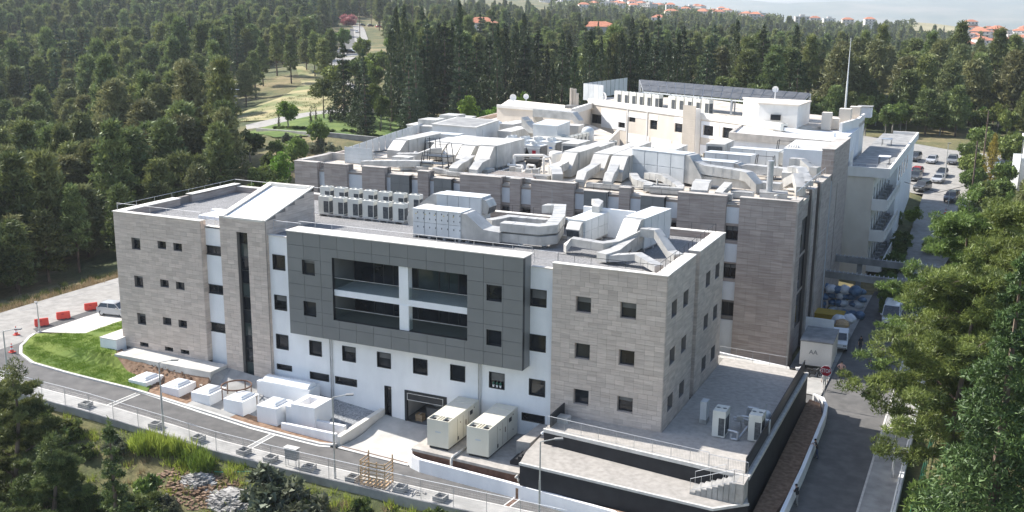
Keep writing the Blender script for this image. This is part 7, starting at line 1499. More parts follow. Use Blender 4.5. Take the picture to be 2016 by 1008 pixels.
    for s in (-1, 1): mb = MB(); mb.cbox((hd.x+s*.032, hd.y-.098, hd.z+.028), .02, .01, .012); mb.build('eye', 'dark', T); mb = MB(); mb.cbox((hd.x+s*.09, hd.y, hd.z-.01), .018, .03, .06); mb.build('ear', mats[2], T)
    mb = MB(); mb.cbox((hd.x, hd.y-.098, hd.z-.045), .045, .01, .01); mb.build('mouth', 'redp', T)
    return T
sk = (.42, .26, .18)
person('person in a dark top and blue trousers leaning on the wall, arm raised', 10.78, 8.6, cz(10.8, 8.6)+.015, -PI/2+.2, (.02, .02, .025), (.03, .045, .09), sk, 'dark', .35, armL=((-.34, -.22, 1.25), (-.30, -.45, 1.12), (-.30, -.53, 1.11)), armR=((.30, -.1, 1.2), (.20, -.32, 1.3), (.14, -.36, 1.36)), legs=((-.06, 0), (.14, .02)))
person('person in a black shirt and grey trousers resting against the white wall nearer to us', 10.8, -.4, cz(10.8, -.4)+.015, -PI/2-.3, (.02, .02, .022), (.22, .21, .20), sk, 'dark', .25, armL=((-.28, -.12, 1.17), (-.08, -.25, 1.12), (.0, -.26, 1.13)), armR=((.28, -.12, 1.17), (.08, -.28, 1.15), (.0, -.30, 1.17)), legs=((-.1, .02), (.16, .0)))
person('person in a white shirt and pale trousers walking behind the STOP sign', 8.9, 24.4, cz(8.9, 24.4)+.13, .3, (.62, .62, .60), (.52, .50, .46), sk, 'dark', .05, legs=((-.2, .04), (.2, .03)))
person('person in a pink shirt and dark trousers with hands on hips in the lane', 9.9, 28.4, cz(9.9, 28.4)+.015, .1, (.55, .34, .30), (.04, .04, .05), sk, 'dark', 0, armL=((-.40, .04, 1.18), (-.20, -.06, 1.02), (-.14, -.1, .99)), armR=((.40, .04, 1.18), (.20, -.06, 1.02), (.14, -.1, .99)))
person('person in dark clothes standing beside the pickup with papers in one hand', 10.6, 37.4, cz(10.6, 37.4)+.015, .6, (.03, .03, .035), (.03, .03, .04), sk, 'dark', .1, legs=((-.05, 0), (.06, 0)))

# ------------------------------------------------------------------ vegetation
LM = dict(pine=leafmat('pine_needles', (.038, .062, .020), (.26, .31, .10)), pine2=leafmat('dry_pine_needles', (.055, .070, .026), (.30, .315, .13)), dark=leafmat('cypress_foliage', (.014, .026, .013), (.085, .115, .045), .15),
    fir=leafmat('fir_needles', (.020, .040, .024), (.11, .155, .075), .18), broad=leafmat('bright_leaves', (.05, .10, .012), (.22, .34, .05), .4), olive=leafmat('olive_leaves', (.06, .075, .045), (.24, .27, .17), .25),
    shrub=leafmat('shrub_leaves', (.035, .065, .016), (.22, .29, .075), .3), yellow=leafmat('yellowing_leaves', (.12, .11, .015), (.34, .30, .06), .35), rusty=leafmat('dead_needles', (.12, .045, .025), (.30, .13, .08), .2),
    near=leafmat('near_pine_needles', (.030, .058, .012), (.24, .33, .085), .35, .05), nearfir=leafmat('near_fir_needles', (.018, .038, .012), (.165, .235, .070), .2, .08), fgpine=leafmat('foreground_pine_needles', (.022, .038, .012), (.20, .24, .075), .25, .1), grass=leafmat('wild_grass', (.08, .14, .016), (.34, .45, .09), .35), dry=leafmat('dry_grass_blades', (.22, .18, .08), (.50, .42, .24), .3), pinkf=leafmat('pink_blossom', (.25, .08, .09), (.55, .25, .25), .3))
def cards(name, C, R, N, size, seed, mat_, parent=None, asp=.35, up=.35, shell=.55, tone_by='z', kind=None, droop=0):
    """C centres (k,3), R radii (k,3), N cards per clump (int or array); makes one mesh of leaf sized triangles"""
    rs = np.random.RandomState(seed); C = np.asarray(C, float); R = np.asarray(R, float); k = len(C); N = np.full(k, N) if np.isscalar(N) else np.asarray(N)
    idx = np.repeat(np.arange(k), N); n = len(idx)
    d = rs.normal(size=(n, 3)); d /= np.linalg.norm(d, axis=1)[:, None]; r = shell+(1-shell)*rs.rand(n)**.6; r = r*np.where(rs.rand(n) < .12, 1.18, 1)
    P = C[idx]+d*R[idx]*r[:, None]
    a = d*.8+rs.normal(size=(n, 3))*.55; a[:, 2] += up; a[:, 2] -= droop; a /= np.linalg.norm(a, axis=1)[:, None]
    b = np.cross(a, rs.normal(size=(n, 3))); b /= np.linalg.norm(b, axis=1)[:, None]
    s = size*(.6+.8*rs.rand(n)); L = a*s[:, None]; Wd = b*(s*asp)[:, None]
    V = np.empty((n, 3, 3)); V[:, 0] = P-Wd*.5-L*.35; V[:, 1] = P+Wd*.5-L*.35; V[:, 2] = P+L*.65
    ctone = rs.rand(k); tone = np.clip(.04+.56*ctone[idx]+.46*rs.rand(n)-.06, 0, 1)
    me = bpy.data.meshes.new(name); me.vertices.add(n*3); me.vertices.foreach_set('co', V.ravel().astype('f')); me.loops.add(n*3); me.loops.foreach_set('vertex_index', np.arange(n*3, dtype='i'))
    me.polygons.add(n); me.polygons.foreach_set('loop_start', (np.arange(n)*3).astype('i')); me.polygons.foreach_set('loop_total', np.full(n, 3, 'i')); me.update(calc_edges=True)
    at = me.attributes.new('tone', 'FLOAT', 'FACE'); at.data.foreach_set('value', tone.astype('f')); me.materials.append(LM[mat_] if isinstance(mat_, str) else mat_)
    o = bpy.data.objects.new(name, me); COL.objects.link(o)
    if parent is not None: o.parent = parent
    if kind: o['kind'] = kind
    return o
def limbs(mb, trunk, ends, r0, n=6):
    for i in range(len(trunk)-1):
        t0 = i/(len(trunk)-1); t1 = (i+1)/(len(trunk)-1); mb.tube(trunk[i], trunk[i+1], r0*(1-.75*t0), r0*(1-.75*t1), n=n, caps=False)
    T_ = [Vector(p) for p in trunk]
    for e in ends:
        e = Vector(e); q = min(T_[max(1, len(T_)//3):], key=lambda p: abs(p.z-(e.z-.25*(e.xy-p.xy).length))); mid = q.lerp(e, .5)+Vector((0, 0, -.06*(e-q).length)); rr_ = r0*.28
        mb.tube(q, mid, rr_, rr_*.65, n=4, caps=False); mb.tube(mid, e, rr_*.65, rr_*.2, n=4, caps=False)
def pine(name, label, h, cr, seed, leaf='pine', clumps=46, per=60, size=.75, trunk_frac=.35, bark='bark', lean=.6, cs=1.0):
    rs = random.Random(seed); T = thing(name, label, 'tree'); lx, ly = rs.uniform(-lean, lean), rs.uniform(-lean, lean)
    tr = [(lx*t*t+rs.uniform(-.1, .1), ly*t*t+rs.uniform(-.1, .1), h*.93*t-.3*(t == 0)) for t in [i/7 for i in range(8)]]
    C = []; R = []
    for i in range(clumps):
        t = trunk_frac+(1-trunk_frac)*((i+.5)/clumps)**.85; a = i*2.4+rs.uniform(-.5, .5); uu = (t-trunk_frac)/(1-trunk_frac); prof = (.35+.65*math.sin(min(1, uu*4+.25)*PI*.5))*(1-uu)**.62*(.5+.62*rs.random()); rad = cr*prof*(.35+.65*rs.random()**.5)
        q = tr[min(7, int(t*7))]; C.append((q[0]+rad*math.cos(a), q[1]+rad*math.sin(a), h*t+rs.uniform(-.4, .4))); s = cs*cr*rs.uniform(.17, .34); R.append((s*1.2, s*1.2, s*.6))
    C.append((lx, ly, h*.97)); R.append((cr*.22, cr*.22, cr*.25))
    mb = MB(); limbs(mb, tr, C[::2], h*.017+.05); mb.build('trunk', bark, T)
    cards('crown', C, R, per, size, seed, leaf, T); return T
def conifer(name, label, h, cr, seed, leaf='fir', tiers=15, per=42, size=.6, base=.08, bark='bark'):
    rs = random.Random(seed); T = thing(name, label, 'tree'); C = []; R = []
    for i in range(tiers):
        t = base+(1-base)*i/tiers; rad = cr*(1-t)**.8*(.85+.3*rs.random()); m = max(3, int(9*(1-t)+2))
        for j in range(m):
            a = 2*PI*j/m+rs.uniform(-.4, .4)+i; q = rad*rs.uniform(.5, .85); s = max(.3, rad*.38); C.append((q*math.cos(a), q*math.sin(a), h*t+rs.uniform(-.25, .25)-.1*rad)); R.append((s*1.1, s*1.1, s*.5))
    C.append((0, 0, h*.97)); R.append((.2, .2, .8))
    mb = MB(); mb.tube((0, 0, -.3), (0, 0, h*.5), h*.02+.05, h*.012, n=6, caps=False); mb.tube((0, 0, h*.5), (0, 0, h*.97), h*.012, .03, n=5, caps=False); mb.build('trunk', bark, T)
    cards('crown', C, R, per, size, seed, leaf, T, droop=.3); return T
def cypress(name, label, h, cr, seed, leaf='dark', per=70, size=.5):
    rs = random.Random(seed); T = thing(name, label, 'tree'); C = []; R = []; n = int(h*1.5)
    for i in range(n):
        t = .06+.94*i/n; rad = cr*(math.sin(min(1, t*3+.25)*PI/2))*(1-max(0, t-.35)/.65)**.75*(.8+.35*rs.random()); a = rs.uniform(0, 6.3); C.append((rad*.3*math.cos(a), rad*.3*math.sin(a), h*t)); R.append((rad*.85+.1, rad*.85+.1, h/n*1.5))
    mb = MB(); mb.tube((0, 0, -.3), (0, 0, h*.8), .2, .05, n=6, caps=False); mb.build('trunk', 'bark', T); cards('crown', C, R, per, size, seed, leaf, T, up=1.0); return T
def broad(name, label, h, cr, seed, leaf='broad', clumps=34, per=80, size=.42, tf=.25, asp=.7, cat='tree'):
    rs = random.Random(seed); T = thing(name, label, cat); C = []; R = []
    for i in range(clumps):
        u = rs.uniform(-1, 1); a = rs.uniform(0, 6.3); q = rs.random()**.4; s = cr*rs.uniform(.24, .38); w = math.sqrt(1-u*u); C.append((q*w*cr*.75*math.cos(a), q*w*cr*.75*math.sin(a), h*(tf+(1-tf)*.5)+q*u*h*(1-tf)*.42)); R.append((s, s, s*.85))
    mb = MB(); tr = [(rs.uniform(-.1, .1), rs.uniform(-.1, .1), h*.85*k/5-.2*(k == 0)) for k in range(6)]; limbs(mb, tr, C[::3], h*.018+.04); mb.build('trunk', 'barkg', T); cards('crown', C, R, per, size, seed, leaf, T, asp=asp); return T

# prototypes (all of them stand in the scene as real trees)
PR = {}
for i in range(5): PR['pine%d' % i] = pine('pine_tree', 'pine', 12+i*.7, 4.0+.4*(i % 3), 11+i, 'pine' if i % 2 else 'pine2', 92, 58, .80, .16+.06*(i % 3))
for i in range(2): PR['tall%d' % i] = pine('pine_tree', 'pine', 16+i, 3.5, 31+i, 'pine', 84, 56, .80, .32)
PR['umb'] = pine('stone_pine', 'stone pine', 9, 4.0, 41, 'pine', 40, 70, .7, .62, lean=.4)
for i in range(3): PR['fir%d' % i] = conifer('fir_tree', 'fir', 15+2*i, 3.5-.4*i, 51+i, 'fir' if i else 'dark')
for i in range(3): PR['cyp%d' % i] = cypress('cypress_tree', 'cypress', 13+2*i, 1.25+.25*i, 61+i)
for i in range(2): PR['broad%d' % i] = broad('leafy_tree', 'leafy tree', 7+i, 2.7, 71+i)
PR['mid'] = broad('leafy_tree', 'leafy tree', 9, 3.2, 75, 'shrub', 36, 80, .55)
PR['dead'] = pine('dead_pine', 'pine', 10, 2.4, 81, 'rusty', 30, 50, .7, .3)
PR['bush'] = broad('round_shrub', 'shrub', 2.2, 1.3, 85, 'olive', 16, 90, .28, .02, cat='shrub')
PR['gbush'] = broad('green_shrub', 'shrub', 2.6, 1.6, 86, 'shrub', 18, 90, .36, .02, cat='shrub')
PR['mini'] = cypress('small_cypress', 'cypress', 2.6, .42, 88, 'dark', 60, .22)
usedp = set(); TREES = []; rq = random.Random(123)
def plant(key, x, y, s, label, group, rz=None, z=None, cat=None, sz=None):
    p = PR[key]; o = dup(p) if key in usedp else p; usedp.add(key)
    o.location = (x, y, (gz(x, y) if z is None else z)-.15); o.rotation_euler = (0, 0, RT.uniform(0, 6.28) if rz is None else rz); q_ = rq.uniform(.88, 1.15); o.scale = (s*q_, s*q_*rq.uniform(.93, 1.07), s*(sz or 1)/q_**.5); o['label'] = label
    if group: o['group'] = group
    if cat: o['category'] = cat
    TREES.append((x, y)); return o
def inside(x, y, P):
    c = False; j = len(P)-1
    for i in range(len(P)):
        if (P[i][1] > y) != (P[j][1] > y) and x < (P[j][0]-P[i][0])*(y-P[i][1])/(P[j][1]-P[i][1])+P[i][0]: c = not c
        j = i
    return c
# clearings where nothing of the forest grows
CLEAR = [[(-94.5, -60), (-94.5, 60), (-70, 66), (-66, 98), (-75, 104), (-84, 112), (-86, 140), (-64, 150), (-28, 140), (-20, 178), (30, 180), (36, 110), (18, 100), (18, 30), (18, -60)],
         [(-146, 116), (-156, 160), (-176, 206), (-196, 240), (-240, 280), (-330, 440), (-400, 560), (-380, 565), (-300, 440), (-220, 330), (-190, 262), (-160, 206), (-130, 166), (-98, 142), (-84, 140), (-82, 104), (-98, 94), (-128, 98)]]
def pt(px, depth):      # bearing (in the photograph's columns, as an angle) and distance from the viewpoint -> ground point
    a = -0.4329+math.atan((px-1008)/2066.3); return 21.57+depth/math.cos(a+.4329)*math.sin(a), -74.78+depth/math.cos(a+.4329)*math.cos(a)
CLEAR.append([pt(458, 150), pt(440, 335), pt(560, 420), pt(650, 335), pt(650, 150)])
rf = random.Random(77)
groups = []
def scatter(keys, n, pxr, dr, label, group, smin=.8, smax=1.2, dmin=4.5, tries=40, clear=True):
    k = 0
    for _ in range(n*tries):
        if k >= n: break
        d = math.sqrt(rf.uniform(dr[0]**2, dr[1]**2)); x, y = pt(rf.uniform(*pxr), d)
        if clear and any(inside(x, y, P) for P in CLEAR): continue
        if any((x-a)**2+(y-b)**2 < dmin*dmin for a, b in TREES): continue
        plant(rf.choice(keys), x, y, rf.uniform(smin, smax), label, group); k += 1
P5 = ['pine0', 'pine1', 'pine2', 'pine3', 'pine4']
for x, y, s, k in ((-90, 4, .75, 'pine0'), (-92, 10, .7, 'tall0'), (-89.5, 16, .7, 'pine3'), (-91, 22, .75, 'pine1'), (-90, -4, .75, 'pine2'), (-92, 28, .7, 'tall1'), (-94, 0, .8, 'pine4'), (-94, 13, .8, 'pine2'), (-93.5, 19, .8, 'pine0'), (-91, 35, .75, 'pine3'), (-90, 42, .75, 'pine1'), (-89, 49, .7, 'pine2'), (-91, -11, .8, 'pine3')):
    plant(k, x, y, s, 'pine with a bare lower trunk in the front row beside the west road', 'front row pines along the west road')
scatter(P5+P5+['tall0', 'tall1', 'mid', 'umb'], 80, (-120, 560), (120, 190), 'dark green pine deep in the dense forest left of the buildings', 'pines in the left forest', .85, 1.15, 4.4)
scatter(P5+['tall0', 'tall1', 'fir1', 'mid', 'umb'], 66, (-60, 620), (190, 300), 'pine on the far side of the left forest, seen over the nearer crowns', 'far pines in the left forest', .9, 1.2, 5.5)
for x, y, s in ((-208, 112, 1.1), (-199, 133, 1.0), (-216, 200, .9)): plant('dead', x, y, s, 'rusty brown dying pine among the green pines of the left forest', 'rusty dying pines', z=gz(x, y)+2)
# firs, cypresses, stone pine and young trees of the garden
for k, x, y, s, lab in (('umb', -115.5, 121, .95, 'stone pine with an umbrella crown on the garden lawn beside the drive'), ('fir0', -108, 118, 1.15, 'tall dark fir right of the umbrella shaped pine on the lawn'), ('fir1', -103.5, 131, 1.15, 'very tall dark fir behind the lawn, left of the road gap'), ('fir2', -93, 103, .78, 'drooping mid green fir directly above the louvred screen'), ('fir1', -90, 118, 1.1, 'dark fir behind the low shed, left of the pale round trees'), ('fir0', -94, 128, 1.1, 'dark fir between the two road gaps'), ('fir2', -84, 126, 1.1, 'dark fir above the skylight shed'),
    ('broad0', -113, 104.5, .95, 'young round light green tree alone at the left end of the lawn'), ('broad1', -78, 118, 1.05, 'light green round tree, left one of three behind the shed'), ('broad0', -73.5, 121, 1.0, 'light green round tree, middle one of three behind the shed'), ('broad1', -67.5, 123, 1.15, 'light green pointed tree, right and tallest of three behind the shed'), ('broad0', -76, 70, .95, 'bright yellow green tree touching the left roof fence'),
    ('broad1', -86, 66, .95, 'bright green tree left of the hospital corner'), ('mid', -79, 56, .8, 'dark green leafy tree behind the left pier of the hospital'), ('mid', -90, 76, .8, 'mid green leafy tree below the round shrubs'), ('broad1', -72, 48, .7, 'small bright tree against the hospital left wall'), ('cyp0', -61, 124, .5, 'small slim cypress above the plant room'), ('mid', -68, 102, .6, 'low green tree at the hospital left edge')):
    plant(k, x, y, s, lab, None)
for i, (x, y) in enumerate(((-114.3, 114.4), (-112.7, 114.0), (-109.6, 115.0), (-118.4, 108.5))): plant('mini', x, y, 1.4, 'small dark column cypress standing on the garden lawn', 'small column cypresses on the lawn')
for i in range(7): plant('mini', -93+i*1.9, 108.5+i*.8, 1.0, 'small column cypress in the shade behind the sheds', 'small cypresses in the shade')
for i, (x, y, s) in enumerate(((-98.5, 88, 1.3), (-93.5, 87, 1.45), (-88.5, 85, 1.5), (-85, 82, 1.2), (-82.5, 87, 1.2), (-103, 91, 1.1), (-80.5, 82, 1.2))): plant('bush', x, y, s, 'clipped round grey green shrub below the garden wall', 'round shrubs below the garden wall', z=gz(x, y)+.3)
for i in range(16): plant('gbush', -117+i*2.0, 105.5-i*.35+(2 if i > 8 else 0), .62, 'low dark green hedge plant along the top of the garden wall', 'hedge plants above the garden wall', sz=.5)
for i in range(22): x, y = pt(rf.uniform(470, 650), rf.uniform(150, 196)); plant(rf.choice(['mid', 'gbush', 'gbush', 'mid', 'bush']), x, y, rf.uniform(.5, .85), 'dark green bush or small tree on the bank below the garden wall', 'bank greenery below the garden wall')
for k, x, y, s in (('fir0', -100, 112, .8), ('mid', -106, 126, .9), ('fir1', -112, 132, .9), ('mid', -95, 112, .8), ('fir2', -87, 110, .9)): plant(k, x, y, s, 'dark tree shading the garden lawn', 'trees shading the garden lawn')
# thin pines on the dry slope
for px, d in ((520, 330), (548, 345), (575, 330), (606, 350), (622, 340), (655, 350), (505, 310), (485, 290), (640, 320), (560, 400), (590, 420)): x, y = pt(px, d); plant(rf.choice(['tall0', 'tall1', 'pine2']), x, y, rf.uniform(.72, .9), 'slender pine with a visible bare trunk on the dry grass slope', 'slender pines on the dry slope')
for px, d in ((700, 300), (722, 310), (745, 330), (716, 360), (662, 270), (680, 420), (775, 380), (768, 330), (655, 420), (790, 430), (735, 265)): x, y = pt(px, d); plant('mid' if px != 722 else 'broad1', x, y, 1.15, 'leafy green tree standing before the village road', 'leafy trees before the village road')
TREES += [pt(1398, 285), pt(1385, 278), pt(1412, 278)]
# dark cypress and fir belt behind the hospital
for px in range(770, 1420, 15):
    x, y = pt(px+rf.uniform(-6, 6), rf.uniform(228, 262)); plant(rf.choice(['cyp0', 'cyp1', 'cyp2', 'fir0', 'cyp2']) if px < 1345 else 'mid', x, y, rf.uniform(1.15, 1.5) if px < 1345 else .6, 'dark cypress in the tall belt right behind the hospital', 'dark cypresses behind the hospital')
scatter(['fir0', 'fir1', 'pine1', 'pine3', 'cyp2'], 34, (770, 1560), (262, 320), 'dark conifer in the second belt behind the hospital', 'second belt of conifers behind the hospital', 1.2, 1.45, 6)
scatter(P5+['pine1', 'tall1'], 44, (1380, 2080), (248, 330), 'pine with sunlit clumps in the wood beyond the parking lot', 'pines beyond the parking lot', 1.0, 1.3, 6.0)
for px, d, s in ((1700, 234, .6), (1740, 236, .55), (1780, 240, .6), (1830, 246, .6), (1880, 246, .55), (1925, 236, .6), (1720, 252, .7), (1800, 256, .8), (1860, 258, .8)): x, y = pt(px, d); plant('mid', x, y, s*1.3, 'low leafy tree along the back of the parking lot', 'low leafy trees behind the parking lot')
scatter(['mid', 'gbush', 'mid', 'broad1', 'pine1'], 95, (1400, 2080), (212, 262), 'low bushy tree filling the gap under the wood behind the parking lot', 'low bushy trees behind the parking lot', .55, .95, 3.2)
scatter(['mid', 'gbush'], 46, (1905, 2080), (120, 215), 'bushy green tree on the rough ground right of the parking lot', 'bushy trees right of the parking lot', .5, .9, 3.4, clear=False)
x, y = pt(1957, 178); PR['poplar'] = cypress('poplar_tree', 'yellow green narrow poplar beside the parking lot', 9.5, 1.9, 91, 'yellow', 150, .42); plant('poplar', x, y, 1, 'yellow green narrow tree standing alone right of the parking lot', None)
x, y = pt(1560, 214); plant('fir0', x, y, 1.2, 'lone dark fir rising above the others, behind the solar canopy', None)
x, y = pt(1490, 228); plant('broad0', x, y, 1.25, 'bright green tree in front of the dark wood behind the canopy', None)
for px, d, s, k in ((1745, 165, .85, 'mid'), (1775, 160, .9, 'gbush'), (1760, 150, 1.0, 'gbush'), (1790, 145, 1.1, 'gbush'), (1775, 138, 1.2, 'gbush'), (1812, 158, .55, 'broad0'), (1905, 150, .5, 'broad1'), (1850, 146, .9, 'gbush'), (1985, 165, .6, 'mid'), (1765, 128, 1.1, 'gbush'), (1782, 120, 1.1, 'gbush'), (1752, 134, 1.2, 'gbush')): x, y = pt(px, d); x = max(x, 10.6) if d < 155 else x; plant(k, x, y, s, 'green shrub or small tree beside the lane next to the balcony wing', 'greenery between the balcony wing and the parking lot')
# pink oleanders
x, y = pt(690, 640); T = broad('oleander_shrub', 'large pink flowering shrub behind the diagonal row of cars', 7, 6, 95, 'pinkf', 30, 70, .9, .02, cat='shrub'); T.location = (x, y, gz(x, y)); 
# the far woods as one mass
def far_wood():
    keys = ['pine0', 'pine1', 'pine3', 'tall0', 'fir1', 'cyp1', 'mid']; wts = [3, 3, 3, 4, 2, 2, .4]
    rs = np.random.RandomState(4); pts = []; occ = {}
    def ok(x, y, dm):
        c = (int(x//dm), int(y//dm))
        for i in (-1, 0, 1):
            for j in (-1, 0, 1):
                for a, b in occ.get((c[0]+i, c[1]+j), ()):
                    if (a-x)**2+(b-y)**2 < dm*dm: return False
        occ.setdefault(c, []).append((x, y)); return True
    for (p0, p1, d0, d1, n, dm) in ((-300, 560, 295, 820, 2300, 6.2), (560, 830, 470, 900, 420, 8), (780, 1400, 318, 640, 1150, 7.5), (1380, 2300, 328, 560, 900, 8), (840, 2100, 560, 1050, 900, 13), (-500, -60, 112, 300, 500, 6.5), (560, 640, 380, 470, 40, 8), (2080, 2500, 150, 400, 260, 8)):
        k = 0
        for _ in range(n*12):
            if k >= n: break
            d = math.sqrt(rs.uniform(d0*d0, d1*d1)); x, y = pt(rs.uniform(p0, p1), d)
            if any(inside(x, y, P) for P in CLEAR): continue
            if d < 340 and any((x-a)**2+(y-b)**2 < 22 for a, b in TREES): continue
            if not ok(x, y, dm): continue
            pts.append((x, y)); k += 1
    A = np.array(pts); Z = ground_z(A[:, 0], A[:, 1])-.3
    me = bpy.data.meshes.new('far_wood'); me.from_pydata([tuple(v) for v in np.c_[A, Z]], [], []); o = bpy.data.objects.new('far_wood', me); COL.objects.link(o)
    n = len(A); w = np.array(wts)/sum(wts); at = me.attributes.new('idx', 'INT', 'POINT'); at.data.foreach_set('value', rs.choice(len(keys), n, p=w).astype('i'))
    at = me.attributes.new('rot', 'FLOAT_VECTOR', 'POINT'); at.data.foreach_set('vector', np.c_[np.zeros(n), np.zeros(n), rs.rand(n)*6.28].ravel().astype('f'))
    az_ = np.arctan2(A[:, 0]-21.57, A[:, 1]+74.78)+.4329; s = (.9+.45*rs.rand(n))*np.where(az_ > -.12, .74, 1.0); at = me.attributes.new('scl', 'FLOAT_VECTOR', 'POINT'); at.data.foreach_set('vector', np.c_[s, s, s*(.85+.3*rs.rand(n))].ravel().astype('f'))
    ng = bpy.data.node_groups.new('far_wood', 'GeometryNodeTree'); ng.interface.new_socket('Geometry', in_out='INPUT', socket_type='NodeSocketGeometry'); ng.interface.new_socket('Geometry', in_out='OUTPUT', socket_type='NodeSocketGeometry')
    N = ng.nodes; L = ng.links; gi = N.new('NodeGroupInput'); go = N.new('NodeGroupOutput'); J = N.new('GeometryNodeJoinGeometry'); mp = N.new('GeometryNodeMeshToPoints'); L.new(gi.outputs[0], mp.inputs['Mesh'])
    def na(nm, ty):
        q = N.new('GeometryNodeInputNamedAttribute'); q.data_type = ty; q.inputs['Name'].default_value = nm; return next(s_ for s_ in q.outputs if s_.enabled and s_.name == 'Attribute')
    ai, ar, asx = na('idx', 'INT'), na('rot', 'FLOAT_VECTOR'), na('scl', 'FLOAT_VECTOR')
    for i, k in enumerate(keys):
        cmp_ = N.new('FunctionNodeCompare'); cmp_.data_type = 'INT'; cmp_.operation = 'EQUAL'; L.new(ai, cmp_.inputs[2]); cmp_.inputs[3].default_value = i
        jj = N.new('GeometryNodeJoinGeometry')
        for ch in PR[k].children:
            oi = N.new('GeometryNodeObjectInfo'); oi.transform_space = 'ORIGINAL'; oi.inputs['Object'].default_value = ch; L.new(oi.outputs['Geometry'], jj.inputs[0])
        ip = N.new('GeometryNodeInstanceOnPoints'); L.new(mp.outputs[0], ip.inputs['Points']); L.new(cmp_.outputs[0], ip.inputs['Selection']); L.new(jj.outputs[0], ip.inputs['Instance']); L.new(ar, ip.inputs['Rotation']); L.new(asx, ip.inputs['Scale']); L.new(ip.outputs[0], J.inputs[0])
    L.new(J.outputs[0], go.inputs[0]); md = o.modifiers.new('scatter', 'NODES'); md.node_group = ng
    tag(o, 'far wooded hillsides of massed pines fading up to the skyline', 'woodland', kind='stuff')
far_wood()

# ------------------------------------------------------------------ town on the far hills
def make_house(w, d, fl, roof, wall_m, seed):
    T = thing('house', 'house', 'house'); h = 2.9*fl; mb = MB(); mb.box(-w/2, w/2, -d/2, d/2, -3, h); mb.build('wall', wall_m, T)
    mb = MB()
    if roof == 'hip': mb.hexa([(-w/2-.4, -d/2-.4, h), (w/2+.4, -d/2-.4, h), (w/2+.4, d/2+.4, h), (-w/2-.4, d/2+.4, h)], [(-w*.18, -.3, h+2.2), (w*.18, -.3, h+2.2), (w*.18, .3, h+2.2), (-w*.18, .3, h+2.2)]); mb.build('roof', 'tile', T)
    else: mb.box(-w/2-.2, w/2+.2, -d/2-.2, d/2+.2, h, h+.5); mb.box(-w*.15, w*.2, -d*.2, d*.2, h+.5, h+2.4); mb.build('roof', 'housew', T)
    for f in range(fl):
        n = int(w//3.4)
        for k in range(n):
            x = -w/2+w*(k+.5)/n; mb = MB(); mb.box(x-.65, x+.65, -d/2-.04, -d/2+.02, f*2.9+.8, f*2.9+2.2); mb.build('window', 'anth', T)
        if f: mb = MB(); mb.box(-w/2+.5, w/2-.5, -d/2-1.2, -d/2, f*2.9, f*2.9+.15); mb.box(-w/2+.5, w/2-.5, -d/2-1.2, -d/2-1.1, f*2.9+.15, f*2.9+.9); mb.build('balcony', 'housew', T)
    return T
HP = [make_house(12, 10, 2, 'hip', 'housew', 1), make_house(13, 11, 2, 'flat', 'cream2', 2), make_house(11, 11, 3, 'hip', 'cream2', 3), make_house(18, 12, 3, 'hip', 'housew', 4), make_house(13, 10, 2, 'hip', 'cream', 5), make_house(14, 12, 3, 'flat', 'housew', 6)]
hn = ['white house with a red hipped roof', 'low white flat roofed house', 'cream three storey house with a red roof', 'wide house with red roof and balconies', 'cream house with a red tiled roof', 'pale flat roofed block']
usedh = set(); HL = []
def house(k, px, d, rz, where, group, dz=0, s=1):
    x, y = pt(px, d); p = HP[k]; o = dup(p) if k in usedh else p; usedh.add(k); o.location = (x, y, gz(x, y)+dz); o.rotation_euler = (0, 0, rz); o.scale = (s,)*3; o['label'] = hn[k]+' '+where; o['group'] = group; HL.append((x, y))
for i in range(64):
    px = 1070+i*6.6+rf.uniform(-6, 6); d = rf.uniform(1120, 1560); house(rf.choice((0, 1, 2, 3, 4, 5, 0, 2, 4)), px, d, rf.uniform(-.5, .9), 'on the hazy hillside at top centre', 'houses on the hillside at the top centre', rf.uniform(-1, 4))
for i in range(36):
    px = 1880+(i % 20)*8.2+rf.uniform(-6, 6); d = rf.uniform(820, 1150); house(rf.choice((0, 2, 3, 4, 5, 2)), px, d, rf.uniform(-.4, .8), 'in the town at the upper right', 'houses of the small town at the right', rf.uniform(2, 8))
for px, d, k, w in ((1585, 1250, 0, 'alone on the ridge left of the bare field'), (1612, 1230, 1, 'on the ridge beside the lone red roof'), (1648, 1240, 4, 'last one on the ridge before the wooded hill'), (1560, 1100, 5, 'low behind the tall lone fir'), (1690, 700, 4, 'between the near wood and the far hill'), (1718, 690, 0, 'right one between wood and far hill'), (1850, 620, 3, 'just showing over the near wood'), (1690, 1180, 2, 'half sunk behind trees below the ridge')): house(k, px, d, .3, w, 'scattered houses beyond the wood', 3)
x, y = pt(1170, 400); house(3, 1170, 520, .5, 'its roof alone showing over the pine tops', 'scattered houses beyond the wood', 1.0, 1.1)
house(4, 945, 520, .4, 'glimpsed among the pines right of the village road', 'scattered houses beyond the wood', 4, 1.2); house(1, 925, 500, .2, 'glimpsed beside the red roof among the pines', 'scattered houses beyond the wood', 2); house(2, 1285, 900, .2, 'seen low among far trees', 'scattered houses beyond the wood', 3)
